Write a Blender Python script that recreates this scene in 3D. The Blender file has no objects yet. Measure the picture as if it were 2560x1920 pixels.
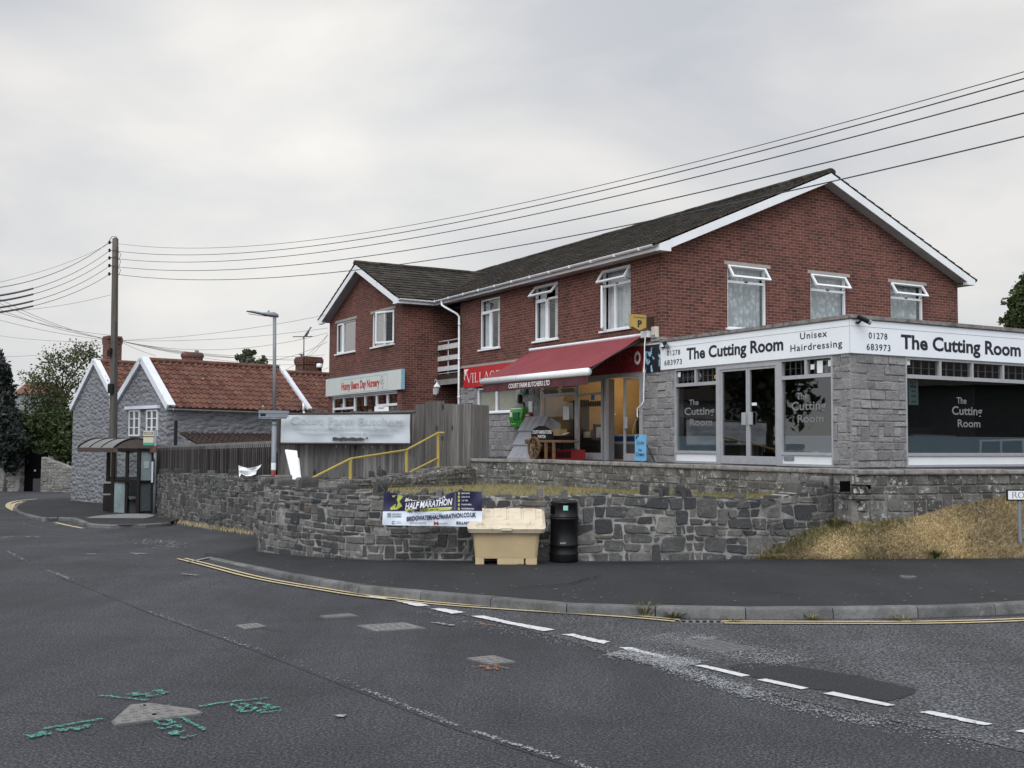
import bpy, bmesh, math, random
import numpy as np
from mathutils import Matrix, Vector
from math import sin, cos, pi, radians, sqrt
rnd = random.Random(7)
SC = bpy.context.scene
COL = SC.collection
# ------------------------------------------------------------------ camera
EYE = 1.85
FPX, PITCH, ROLL, TH = 2740.0, radians(3.066), radians(-.318), radians(29.27)
_f = Vector((0, cos(PITCH), sin(PITCH))); _r = Vector((1, 0, 0)); _d = _f.cross(_r)
RX = cos(ROLL)*_r + sin(ROLL)*_d
DY = -sin(ROLL)*_r + cos(ROLL)*_d
cam = bpy.data.cameras.new('camera'); camo = bpy.data.objects.new('camera', cam); COL.objects.link(camo)
M3 = Matrix((RX, -DY, -_f)).transposed()
camo.matrix_world = Matrix.Translation((0, 0, EYE)) @ M3.to_4x4()
cam.sensor_width = 36.0; cam.lens = 36.0*FPX/2560; cam.clip_start = .1; cam.clip_end = 2000
SC.camera = camo
SC.view_settings.view_transform = 'Standard'; SC.view_settings.look = 'None'
SC.view_settings.exposure = 0.0; SC.view_settings.gamma = 1.0
SC.cycles.use_denoising = True
SC.cycles.max_bounces = 6; SC.cycles.transparent_max_bounces = 16
SC.cycles.caustics_reflective = False; SC.cycles.caustics_refractive = False
# ------------------------------------------------------------------ sky and sun
SUN_EL, SUN_AZ = radians(50), radians(196)      # direction the light comes from (azimuth clockwise from +Y)
SUN_STR, SUN_ANG = 1.8, radians(45)
w = bpy.data.worlds.new('World'); SC.world = w; w.use_nodes = True
nt = w.node_tree; nt.nodes.clear()
def wn(t, **k):
    n = nt.nodes.new(t)
    for a_, v in k.items(): setattr(n, a_, v)
    return n
wo = wn('ShaderNodeOutputWorld'); tc = wn('ShaderNodeTexCoord')
sky = wn('ShaderNodeTexSky', sky_type='NISHITA', sun_disc=False)
sky.sun_elevation = SUN_EL; sky.sun_rotation = SUN_AZ
mp = wn('ShaderNodeMapping'); mp.inputs['Scale'].default_value = (1, 1, 2.4); mp.inputs['Location'].default_value = (3.3, 1.2, .4)
nz = wn('ShaderNodeTexNoise'); nz.inputs['Scale'].default_value = 2.6; nz.inputs['Detail'].default_value = 6; nz.inputs['Roughness'].default_value = .5
nz.inputs['Distortion'].default_value = .35
rp = wn('ShaderNodeValToRGB'); rp.color_ramp.elements[0].position = .34; rp.color_ramp.elements[1].position = .64
rp.color_ramp.elements[0].color = (.60, .625, .675, 1); rp.color_ramp.elements[1].color = (.90, .88, .855, 1)
nt.links.new(tc.outputs['Generated'], mp.inputs[0]); nt.links.new(mp.outputs[0], nz.inputs[0]); nt.links.new(nz.outputs[0], rp.inputs[0])
def wdot(v):
    d = wn('ShaderNodeVectorMath', operation='DOT_PRODUCT'); d.inputs[1].default_value = v
    nt.links.new(tc.outputs['Generated'], d.inputs[0]); return d.outputs['Value']
def wmath(op, a_, b_=None):
    m = wn('ShaderNodeMath', operation=op); m.use_clamp = False
    for i, q in enumerate((a_, b_)):
        if q is None: continue
        if isinstance(q, (int, float)): m.inputs[i].default_value = q
        else: nt.links.new(q, m.inputs[i])
    return m.outputs[0]
# thin bright cloud where the sun stands behind the overcast, and unseen sky behind the photographer brightened to light the shop fronts
glow = wmath('POWER', wmath('MAXIMUM', wdot(Vector((-.19, .95, .27)).normalized()), 0), 45)
glow2 = wmath('POWER', wmath('MAXIMUM', wdot(Vector((-.14, .96, .10)).normalized()), 0), 30)
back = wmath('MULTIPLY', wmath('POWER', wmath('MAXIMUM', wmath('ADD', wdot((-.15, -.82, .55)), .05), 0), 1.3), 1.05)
def wmixadd(c, fac, col):
    m = wn('ShaderNodeMix', data_type='RGBA', blend_type='ADD', clamp_factor=False)
    nt.links.new(fac, m.inputs[0]); nt.links.new(c, m.inputs[6]); m.inputs[7].default_value = (*col, 1); return m.outputs[2]
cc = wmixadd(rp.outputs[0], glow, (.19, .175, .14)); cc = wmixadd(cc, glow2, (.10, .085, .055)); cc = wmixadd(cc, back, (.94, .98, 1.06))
ns = wn('ShaderNodeMix', data_type='RGBA', blend_type='MULTIPLY', clamp_factor=False); ns.inputs[0].default_value = 1.0; nt.links.new(sky.outputs[0], ns.inputs[6]); ns.inputs[7].default_value = (.05, .05, .05, 1)   # clear sky at strength .05 ...
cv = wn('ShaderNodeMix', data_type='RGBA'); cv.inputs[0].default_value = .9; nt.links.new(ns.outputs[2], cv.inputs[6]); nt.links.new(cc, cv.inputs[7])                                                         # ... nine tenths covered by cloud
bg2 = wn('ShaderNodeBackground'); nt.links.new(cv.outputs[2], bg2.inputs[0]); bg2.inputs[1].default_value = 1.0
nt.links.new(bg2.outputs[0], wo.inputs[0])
sl = bpy.data.lights.new('sun', 'SUN'); sl.energy = SUN_STR; sl.angle = SUN_ANG; sl.color = (.96, .98, 1)
so = bpy.data.objects.new('sun', sl); COL.objects.link(so)
sd = Vector((sin(SUN_AZ)*cos(SUN_EL), cos(SUN_AZ)*cos(SUN_EL), sin(SUN_EL)))
so.rotation_euler = sd.to_track_quat('Z', 'Y').to_euler()
# ------------------------------------------------------------------ finding places: rays of the survey photograph
def ray(u, v):
    u, v = float(u), float(v)
    x = (u-1280)/FPX*RX + (v-960)/FPX*DY + _f
    return x/x.y
def at(u, v, D):
    p = ray(u, v)*D; return Vector((p.x, p.y, p.z+EYE))
def proj(p):
    q = Vector(p)-Vector((0, 0, EYE)); z = q.dot(_f)
    return 1280+FPX*q.dot(RX)/z, 960+FPX*q.dot(DY)/z
def zg(y):
    if y < 13: return 0.0
    if y < 18: return -.027*(y-13)**2/10
    if y < 36: return -.0675-.027*(y-18)
    return max(-.5535-.015*(y-36), -1.3)
def G(u, v, dz=0.0):
    r = ray(u, v); D = 15.0
    for _ in range(60):
        D = D+.6*((EYE-zg(D)-dz)/max(-r.z, 1e-4)-D)
    return Vector((r.x*D, D, zg(D)+dz))
def onpl(u, v, p0, n):
    r = ray(u, v); t = (Vector(p0)-Vector((0, 0, EYE))).dot(n)/r.dot(n)
    return r*t+Vector((0, 0, EYE))
AV = Vector((-sin(TH), cos(TH), 0)); BV = Vector((cos(TH), sin(TH), 0))
B0 = Vector((3.490, 25.5, 0))
def W(b, a, z): return B0+BV*b+AV*a+Vector((0, 0, z))
def interp(pts):
    xs = [p[0] for p in pts]; ys = [p[1] for p in pts]
    return lambda x: float(np.interp(x, xs, ys))
# ------------------------------------------------------------------ materials
MATS = {}
def newmat(name):
    m = bpy.data.materials.new(name); m.use_nodes = True; MATS[name] = m
    n = m.node_tree; n.nodes.clear()
    return m, n
class NT:
    def __init__(s, n): s.n = n
    def node(s, t, **k):
        q = s.n.nodes.new(t)
        for a_, v in k.items():
            if a_.startswith('i_'): q.inputs[a_[2:].replace('_', ' ')].default_value = v
            else: setattr(q, a_, v)
        return q
    def link(s, a_, b_): s.n.links.new(a_, b_)
    def math(s, op, a_, b_=None, c_=None, clamp=False):
        q = s.node('ShaderNodeMath', operation=op); q.use_clamp = clamp
        for i, x in enumerate((a_, b_, c_)):
            if x is None: continue
            if isinstance(x, (int, float)): q.inputs[i].default_value = x
            else: s.link(x, q.inputs[i])
        return q.outputs[0]
    def mix(s, f, a_, b_, bt='MIX'):
        q = s.node('ShaderNodeMix', data_type='RGBA', blend_type=bt)
        for i, x in ((0, f), (6, a_), (7, b_)):
            if isinstance(x, (int, float)): q.inputs[i].default_value = x
            elif isinstance(x, tuple): q.inputs[i].default_value = (*x[:3], 1)
            else: s.link(x, q.inputs[i])
        return q.outputs[2]
    def ramp(s, f, stops):
        q = s.node('ShaderNodeValToRGB'); e = q.color_ramp.elements
        while len(e) < len(stops): e.new(.5)
        for i, (p, c) in enumerate(stops):
            e[i].position = p; e[i].color = (*c, 1) if isinstance(c, tuple) else (c, c, c, 1)
        s.link(f, q.inputs[0]); return q.outputs[0]
    def noise(s, vec, scale, detail=3, rough=.5, dist=0):
        q = s.node('ShaderNodeTexNoise'); q.inputs['Scale'].default_value = scale; q.inputs['Detail'].default_value = detail
        q.inputs['Roughness'].default_value = rough; q.inputs['Distortion'].default_value = dist
        if vec is not None: s.link(vec, q.inputs[0])
        return q.outputs[0]
    def vor(s, vec, scale, feature='F1'):
        q = s.node('ShaderNodeTexVoronoi', feature=feature); q.inputs['Scale'].default_value = scale
        if vec is not None: s.link(vec, q.inputs[0])
        return q
    def map(s, vec, scale=(1, 1, 1), rot=(0, 0, 0), loc=(0, 0, 0)):
        q = s.node('ShaderNodeMapping'); q.inputs['Scale'].default_value = scale; q.inputs['Rotation'].default_value = rot; q.inputs['Location'].default_value = loc
        s.link(vec, q.inputs[0]); return q.outputs[0]
    def obj(s): return s.node('ShaderNodeTexCoord').outputs['Object']
    def uv(s): return s.node('ShaderNodeTexCoord').outputs['UV']
    def pos(s): return s.node('ShaderNodeNewGeometry').outputs['Position']
    def island(s): return s.node('ShaderNodeNewGeometry').outputs['Random Per Island']
    def out(s, col, rough=.7, metal=0, bump=None, bd=.01, bs=.6, spec=.5, **k):
        p = s.node('ShaderNodeBsdfPrincipled'); o = s.node('ShaderNodeOutputMaterial')
        for i, x in (('Base Color', col), ('Roughness', rough), ('Metallic', metal), ('Specular IOR Level', spec)):
            if isinstance(x, tuple): p.inputs[i].default_value = (*x[:3], 1)
            elif isinstance(x, (int, float)): p.inputs[i].default_value = x
            else: s.link(x, p.inputs[i])
        for a_, v in k.items(): p.inputs[a_.replace('_', ' ')].default_value = v
        if bump is not None:
            b = s.node('ShaderNodeBump'); b.inputs['Distance'].default_value = bd; b.inputs['Strength'].default_value = bs
            s.link(bump, b.inputs['Height']); s.link(b.outputs[0], p.inputs['Normal'])
        s.link(p.outputs[0], o.inputs[0]); return p
def plain(name, c, rough=.6, var=.12, scale=6, metal=0, bump=0, spec=.5, dirt=None):
    m, n = newmat(name); t = NT(n); v = t.pos()
    f = t.noise(v, scale, 4, .6)
    lo = tuple(x*(1-var) for x in c); hi = tuple(min(1, x*(1+var)) for x in c)
    col = t.ramp(f, [(.3, lo), (.7, hi)])
    if dirt:
        g = t.ramp(t.noise(v, dirt[1], 5, .65), [(dirt[2], 0.0), (min(1, dirt[2]+.2), 1.0)])
        col = t.mix(g, col, dirt[0])
    rr = t.ramp(t.noise(v, scale*2.3, 2), [(.3, max(0, rough-.08)), (.7, min(1, rough+.08))])
    t.out(col, rr, metal, t.noise(v, scale*9, 3) if bump else None, bump or .01, .6, spec)
    return m
def island_mat(name, stops, rough=.85, bump=.006, nscale=14, stain=None, moss=None, mossth=.6, space='pos', spots=None):
    m, n = newmat(name); t = NT(n); v = t.pos()
    col = t.ramp(t.island(), [(p, c) for p, c in stops])
    g = t.noise(v, nscale, 5, .65)
    col = t.mix(t.ramp(g, [(.25, .55), (.75, 0.0)]), col, tuple(x*.45 for x in stops[0][1]))
    if stain: col = t.mix(t.ramp(t.noise(v, 1.3, 6, .75), [(.46, 0.0), (.66, .75)]), col, stain)
    if moss: col = t.mix(t.ramp(t.noise(v, 7, 7, .8), [(mossth, 0.0), (mossth+.07, .8)]), col, moss)
    if spots:
        d = t.vor(v, spots[1]); col = t.mix(t.ramp(d.outputs['Distance'], [(spots[2], 1.0), (spots[2]+.04, 0.0)]), col, spots[0])
    t.out(col, rough, 0, t.noise(v, nscale*2.5, 5, .7), bump, .9, .3); return m
UPVC = plain('white_upvc', (.74, .76, .78), .35, .04, 2)
FASCIA = plain('white_fascia_board', (.72, .74, .76), .45, .06, 1.6, dirt=((.45, .45, .43), 3, .62))
SIGNW = plain('white_sign_panel', (.76, .79, .83), .4, .03, 1.2, dirt=((.6, .61, .6), 2.2, .68))
INK = plain('dark_ink', (.008, .009, .02), .5, .1)
BLACK = plain('black_plastic', (.006, .006, .007), .45, .2, spec=.25)
BLACKM = plain('black_metal', (.010, .0095, .0095), .55, .25, 12, spec=.2)
ALU = plain('aluminium_frame', (.42, .43, .45), .42, .08, 7, metal=.35)
ALUD = plain('dull_grey_metal', (.20, .22, .25), .5, .12, 5, metal=.2)
LAMPG = plain('lamp_grey_paint', (.16, .18, .205), .5, .1, 4)
LEAD = plain('concrete_coping', (.20, .19, .18), .9, .3, 8, bump=.004, dirt=((.07, .065, .06), 5, .5))
CONC = plain('concrete_lintel', (.30, .28, .26), .9, .1, 8, bump=.003)
KERBM = island_mat('kerb_concrete', [(0, (.135, .136, .138)), (1, (.20, .20, .197))], .93, .012, 18, stain=(.045, .044, .038), moss=(.24, .24, .235), mossth=.6)
REDS = plain('red_sign_paint', (.42, .012, .016), .4, .06, 2)
REDSHADE = plain('shaded_red_sign_paint', (.17, .012, .018), .4, .06, 2)  # same red sign under the awning, its shade put into a darker paint
WHITEL = plain('white_lettering', (.75, .74, .73), .5, .04)
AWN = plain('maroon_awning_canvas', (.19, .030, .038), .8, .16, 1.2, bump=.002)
YEL = plain('yellow_handrail_paint', (.40, .30, .065), .5, .12, 5, dirt=((.16, .09, .04), 14, .62))
BROWNP = plain('dark_brown_paint', (.035, .022, .017), .5, .2)
CREAMB = plain('cream_plastic', (.55, .52, .44), .5, .06)
GOLD = plain('yellow_sign_face', (.38, .26, .06), .45, .08, 3)
GREENC = plain('green_cabinet', (.045, .26, .03), .4, .1, 4)
DGREEN = plain('dark_green_sign', (.01, .10, .05), .5, .1)
PAPER = plain('white_paper', (.70, .71, .73), .8, .05)
GRIT = plain('sand_plastic', (.44, .34, .195), .62, .08, 3, bump=.001, dirt=((.24, .17, .10), 5, .60))
GRITT = plain('faded_sand_plastic', (.53, .46, .35), .66, .1, 4, bump=.001, dirt=((.30, .24, .17), 7, .53))
DARK = plain('dark_void', (.004, .004, .0045), .95, .1, spec=0)
NAVY = plain('navy_print', (.014, .012, .05), .5, .15)
LIME = plain('lime_print', (.42, .46, .08), .5, .1)
SKYB = plain('light_blue_sign', (.16, .42, .66), .45, .05)
REDPL = plain('red_plastic', (.26, .02, .02), .5, .1)
WOODB = plain('brown_cart_timber', (.14, .075, .035), .8, .3, 12, bump=.003)
BENCHG = plain('grey_bench_plastic', (.12, .13, .135), .6, .1)
FROST = plain('frosted_film', (.30, .37, .41), .35, .06, 1.5)
FROSTS = plain('frosted_shelter_glass', (.26, .31, .32), .3, .15, 1.2)
SHROOF = plain('shelter_roof_sheet', (.17, .167, .165), .45, .12, 3, dirt=((.12, .10, .09), 3, .6))
SHDARK = plain('rusty_shelter_frame', (.011, .009, .008), .6, .3, 10, spec=.2, dirt=((.05, .025, .015), 7, .68))
HUTG = plain('grey_ridged_plastic', (.24, .245, .27), .5, .1, 3)
WOODT = plain('tan_menu_board', (.42, .29, .13), .7, .12, 4)
WDOOR = plain('orange_wood_door', (.42, .20, .08), .6, .15, 5)
CABLE = plain('cable_black', (.05, .05, .055), .6, .1)
WIRE = plain('wire_grey', (.10, .10, .11), .6, .1)
YLINE = plain('yellow_line_paint', (.46, .38, .23), .8, .15, 9, dirt=((.08, .08, .08), 16, .62))
WHITEM = plain('white_road_paint', (.52, .53, .54), .85, .12, 9, dirt=((.06, .062, .067), 17, .56))
WORN = plain('worn_road_paint', (.30, .31, .32), .85, .2, 9, dirt=((.04, .042, .046), 22, .49))
TEAL = plain('teal_spray_paint', (.08, .33, .275), .85, .25, 9, dirt=((.035, .037, .041), 34, .46))
ORANGE = plain('orange_spray_paint', (.34, .14, .06), .8, .15, 9, dirt=((.055, .057, .062), 26, .50))
STEELC = plain('cast_iron_cover', (.17, .165, .16), .6, .15, 10, bump=.002, metal=.2)
STEELD = plain('dark_iron_cover', (.10, .10, .105), .6, .2, 10, bump=.002)
LOGW = plain('grey_ink', (.28, .29, .30), .6, .1)
FADED = plain('faded_banner_print', (.43, .47, .50), .7, .1)
def mk_brick():
    m, n = newmat('red_brick'); t = NT(n); uv = t.uv()
    b = t.node('ShaderNodeTexBrick'); t.link(uv, b.inputs['Vector'])
    b.offset = .5; b.inputs['Scale'].default_value = 1; b.inputs['Brick Width'].default_value = .225; b.inputs['Row Height'].default_value = .075
    b.inputs['Mortar Size'].default_value = .0065; b.inputs['Mortar Smooth'].default_value = .15; b.inputs['Bias'].default_value = -.1
    b.inputs['Color1'].default_value = (.158, .057, .043, 1); b.inputs['Color2'].default_value = (.068, .029, .024, 1); b.inputs['Mortar'].default_value = (.25, .16, .135, 1)
    pal = t.ramp(t.noise(uv, 9, 2), [(.35, (.82, .82, .82)), (.65, (1.15, 1.12, 1.1))])
    col = t.mix(1.0, b.outputs['Color'], pal, 'MULTIPLY')
    big = t.ramp(t.noise(t.map(uv, (1, .5, 1)), .9, 6, .65), [(.3, (.70, .72, .76)), (.7, (1.14, 1.10, 1.06))])
    col = t.mix(1.0, col, big, 'MULTIPLY')
    inv = t.math('SUBTRACT', 1.0, b.outputs['Fac']); h = t.math('ADD', inv, t.math('MULTIPLY', t.noise(uv, 60, 3), .3))
    t.out(col, .85, 0, h, .008, .7, .3); return m
BRICK = mk_brick()
def mk_asphalt(name, c, scale, hi, patch, crack=.0):
    m, n = newmat(name); t = NT(n); v = t.pos()
    sp = t.noise(v, scale, 2, .7); sp2 = t.vor(v, scale*.8)
    col = t.ramp(sp, [(.37, tuple(x*.4 for x in c)), (.50, c), (.66, hi)])
    col = t.mix(t.ramp(sp2.outputs['Distance'], [(.0, .5), (.35, 0.0)]), col, tuple(min(1, x*1.7) for x in hi))
    big = t.ramp(t.noise(t.map(v, (.9, .16, 1), (0, 0, -.62)), .9, 6, .62), [(.3, tuple([1-patch]*3)), (.72, tuple([1+patch*1.5]*3))])   # streaks worn along the road
    col = t.mix(1.0, col, big, 'MULTIPLY')
    blot = t.ramp(t.noise(v, .55, 7, .72, .6), [(.34, tuple([1-patch*1.1]*3)), (.66, (1.12, 1.12, 1.12))]); col = t.mix(1.0, col, blot, 'MULTIPLY')
    oil = t.ramp(t.vor(t.map(v, (1, .8, 1)), .45).outputs['Distance'], [(.05, .55), (.13, 0.0)]); col = t.mix(t.math('MULTIPLY', oil, t.noise(v, 6, 4)), col, tuple(x*.35 for x in c))
    mid = t.ramp(t.noise(v, 2.2, 5, .7), [(.42, 0.0), (.75, .35)])
    col = t.mix(mid, col, tuple(x*1.35 for x in c))
    if crack:
        cr = t.vor(t.map(v, (.35, .5, 1)), 1.0, 'DISTANCE_TO_EDGE').outputs['Distance']
        wob = t.math('ADD', cr, t.math('MULTIPLY', t.math('SUBTRACT', t.noise(v, 4, 4), .5), .06))
        gate = t.ramp(t.noise(v, .35, 2), [(.52, 0.0), (.6, crack)])
        line = t.math('MULTIPLY', t.ramp(wob, [(.0, 1.0), (.012, 0.0)]), gate)
        col = t.mix(line, col, tuple(x*.3 for x in c))
    h = t.math('ADD', t.math('MULTIPLY', sp, .6), sp2.outputs['Distance'])
    t.out(col, .82, 0, h, .006, .8, .35); return m
ROADM = mk_asphalt('main_road_asphalt', (.025, .0265, .0315), 52, (.092, .096, .108), .32, .5)
SIDEM = mk_asphalt('side_road_asphalt', (.035, .037, .041), 40, (.150, .155, .167), .30, .3)
PAVEM = mk_asphalt('pavement_asphalt', (.0165, .018, .0205), 80, (.036, .038, .042), .30, .0)
PATCHM = mk_asphalt('patch_asphalt', (.020, .021, .024), 90, (.040, .041, .045), .12)
SEALM = mk_asphalt('sealed_edge_asphalt', (.028, .029, .032), 90, (.058, .06, .063), .1)
RUBBLE = island_mat('dark_rubble_stone', [(0, (.050, .052, .056)), (.3, (.095, .096, .096)), (.6, (.145, .142, .136)), (.85, (.20, .193, .18)), (.96, (.25, .24, .22)), (1, (.15, .11, .08))], .95, .03, 9, stain=(.045, .045, .047), moss=(.36, .355, .335), mossth=.60)
MORTAR = plain('pale_mortar', (.25, .245, .23), .95, .4, 9, bump=.014, dirt=((.085, .083, .08), 3, .46))
TERST = island_mat('weathered_wall_block', [(0, (.105, .10, .092)), (.5, (.17, .165, .155)), (1, (.25, .245, .235))], .95, .022, 12, stain=(.035, .033, .03), moss=(.50, .50, .48), mossth=.545)
TERMO = plain('dark_joint', (.16, .155, .145), .95, .3, 8, bump=.006, dirt=((.08, .08, .07), 5, .5))
CLAD = island_mat('grey_split_stone', [(0, (.24, .235, .24)), (.5, (.31, .305, .305)), (1, (.38, .37, .365))], .9, .06, 6)
CLADJ = plain('grey_stone_joint', (.24, .235, .235), .9, .1, 8)
COPEST = island_mat('coping_stone', [(0, (.045, .045, .047)), (.6, (.095, .093, .09)), (1, (.19, .183, .17))], .92, .012, 11, moss=(.33, .33, .30), mossth=.64)
def mk_rubblepaint():
    m, n = newmat('grey_painted_rubble'); t = NT(n); v = t.pos()
    s = t.map(v, (1, 1, 2.1)); d = t.vor(s, 3.6); d.inputs['Randomness'].default_value = 1
    nn = t.noise(v, 9, 5, .65)
    h = t.math('ADD', t.math('MULTIPLY', d.outputs['Distance'], -1.0), t.math('MULTIPLY', nn, .9))
    col = t.ramp(t.noise(v, 1.6, 5, .65), [(.3, (.175, .18, .195)), (.7, (.24, .247, .265))])
    t.out(col, .8, 0, h, .075, 1.0, .3); return m
PRUB = mk_rubblepaint()
ROOFT = island_mat('dark_roof_tile', [(0, (.020, .017, .015)), (.5, (.038, .032, .027)), (1, (.066, .055, .046))], .95, .01, 16, stain=(.018, .017, .014), moss=(.095, .088, .045), mossth=.56)
PANT = island_mat('red_pantile', [(0, (.10, .042, .033)), (.4, (.175, .082, .058)), (.8, (.205, .098, .070)), (1, (.13, .075, .06))], .88, .006, 10, stain=(.10, .045, .035), spots=((.5, .48, .42), 2.1, .045))
PANTD = island_mat('brown_pantile', [(0, (.032, .022, .019)), (1, (.06, .04, .034))], .88, .006, 10)
CHIMB = island_mat('chimney_brick', [(0, (.15, .062, .045)), (1, (.15, .062, .045))], .92, .02, 9, stain=(.055, .045, .038), moss=(.21, .13, .10), mossth=.52)
def mk_boards(name, stops, grain=(.35, .33, .30)):
    m, n = newmat(name); t = NT(n); v = t.pos()
    col = t.ramp(t.island(), stops)
    g = t.noise(t.map(v, (22, 22, 1.1)), 1.0, 5, .65)
    col = t.mix(t.ramp(g, [(.35, .6), (.6, 0.0)]), col, tuple(x*.4 for x in stops[0][1]))
    k = t.vor(t.map(v, (3.2, 3.2, 1.3)), 1.0); col = t.mix(t.ramp(k.outputs['Distance'], [(.07, .8), (.13, 0.0)]), col, (.02, .018, .016))
    t.out(col, .9, 0, g, .004, .8, .2); return m
FENCEG = mk_boards('grey_fence_board', [(0, (.13, .123, .118)), (.5, (.19, .182, .176)), (1, (.27, .26, .25))])
FENCED = mk_boards('dark_fence_slat', [(0, (.030, .027, .026)), (.5, (.060, .055, .053)), (1, (.115, .105, .10))])
GATED = mk_boards('tall_grey_board', [(0, (.085, .080, .076)), (1, (.15, .142, .136))])
POLEW = mk_boards('pole_timber', [(0, (.12, .108, .093)), (1, (.13, .118, .102))])
def mk_glass(name, tint=(.9, .93, .93), refl=.07):
    m, n = newmat(name); t = NT(n)
    lw = t.node('ShaderNodeLayerWeight'); lw.inputs[0].default_value = .5
    f = t.math('ADD', t.math('MULTIPLY', t.math('POWER', lw.outputs['Facing'], 5.0), .9), refl)
    g = t.node('ShaderNodeBsdfGlossy'); g.inputs['Roughness'].default_value = .015; g.inputs['Color'].default_value = (1, 1, 1, 1)
    bp = t.node('ShaderNodeBump'); bp.inputs['Strength'].default_value = .05; bp.inputs['Distance'].default_value = .02
    t.link(t.noise(t.pos(), 1.3, 1), bp.inputs['Height']); t.link(bp.outputs[0], g.inputs['Normal'])
    tr = t.node('ShaderNodeBsdfTransparent'); tr.inputs[0].default_value = (*tint, 1)
    mx = t.node('ShaderNodeMixShader'); t.link(f, mx.inputs[0]); t.link(tr.outputs[0], mx.inputs[1]); t.link(g.outputs[0], mx.inputs[2])
    o = t.node('ShaderNodeOutputMaterial'); t.link(mx.outputs[0], o.inputs[0]); return m
GLASS = mk_glass('window_glass', (.86, .90, .90), .10)
GLASSD = mk_glass('tinted_window_glass', (.45, .48, .50), .15)
GLASSS = mk_glass('shop_glass', (.88, .90, .89), .05)
GLASSB = mk_glass('sky_mirror_glass', (.3, .32, .32), .30)
def mk_curtain(name, lace):
    m, n = newmat(name); t = NT(n); v = t.obj()
    c = t.ramp(t.noise(v, 3, 3), [(.3, (.42, .44, .46)), (.7, (.62, .63, .64))])
    if lace:
        k = t.vor(t.map(v, (9, 9, 7)), 1.0); k2 = t.noise(v, 26, 4, .7)
        f = t.ramp(t.math('ADD', t.math('MULTIPLY', k.outputs['Distance'], .6), t.math('MULTIPLY', k2, .6)), [(.42, 0.0), (.66, .75)])
        c = t.mix(f, c, (.20, .23, .25))
    t.out(c, .9, 0, None); return m
LACE = mk_curtain('lace_curtain', True); DRAPE = mk_curtain('pale_drape', False)
def mk_leaf(name, stops, tr=.25):
    m, n = newmat(name); t = NT(n)
    c = t.ramp(t.island(), stops)
    big = t.ramp(t.noise(t.pos(), .8, 3), [(.35, (.65, .66, .7)), (.65, (1.2, 1.18, 1.1))])
    c = t.mix(1.0, c, big, 'MULTIPLY')
    p = t.node('ShaderNodeBsdfPrincipled'); t.link(c, p.inputs['Base Color']); p.inputs['Roughness'].default_value = .6; p.inputs['Specular IOR Level'].default_value = .3
    q = t.node('ShaderNodeBsdfTranslucent'); t.link(c, q.inputs[0])
    mx = t.node('ShaderNodeMixShader'); mx.inputs[0].default_value = tr; t.link(p.outputs[0], mx.inputs[1]); t.link(q.outputs[0], mx.inputs[2])
    o = t.node('ShaderNodeOutputMaterial'); t.link(mx.outputs[0], o.inputs[0]); return m
LEAFB = mk_leaf('birch_leaf', [(0, (.040, .055, .022)), (.5, (.065, .085, .032)), (1, (.10, .115, .05))])
LEAFG = mk_leaf('hedge_leaf', [(0, (.018, .032, .010)), (.6, (.038, .058, .016)), (1, (.065, .085, .024))], .15)
LEAFC = mk_leaf('conifer_leaf', [(0, (.014, .022, .018)), (.6, (.026, .037, .030)), (1, (.045, .058, .05))], .1)
LEAFR = mk_leaf('tree_leaf', [(0, (.030, .045, .016)), (.6, (.050, .068, .024)), (1, (.075, .095, .036))])
DRYG = mk_leaf('dry_grass_blade', [(0, (.24, .18, .09)), (.35, (.44, .345, .19)), (.75, (.60, .50, .31)), (.95, (.70, .62, .44)), (1, (.17, .18, .08))], .25)
LAWNG = mk_leaf('lawn_blade', [(0, (.10, .11, .035)), (.45, (.17, .155, .055)), (.8, (.28, .22, .09)), (1, (.07, .095, .03))], .2)
WEEDG = mk_leaf('weed_leaf', [(0, (.055, .075, .025)), (.6, (.12, .12, .05)), (1, (.25, .20, .10))], .2)
BARK = plain('bark', (.10, .085, .07), .9, .35, 9, bump=.012)
SOILG = plain('dry_soil', (.15, .10, .05), .95, .35, 6, bump=.02)
LAWNS = plain('thin_lawn_soil', (.16, .135, .06), .95, .3, 5, bump=.015)
EARTH = plain('rough_ground', (.06, .07, .035), .95, .3, .8)
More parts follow.
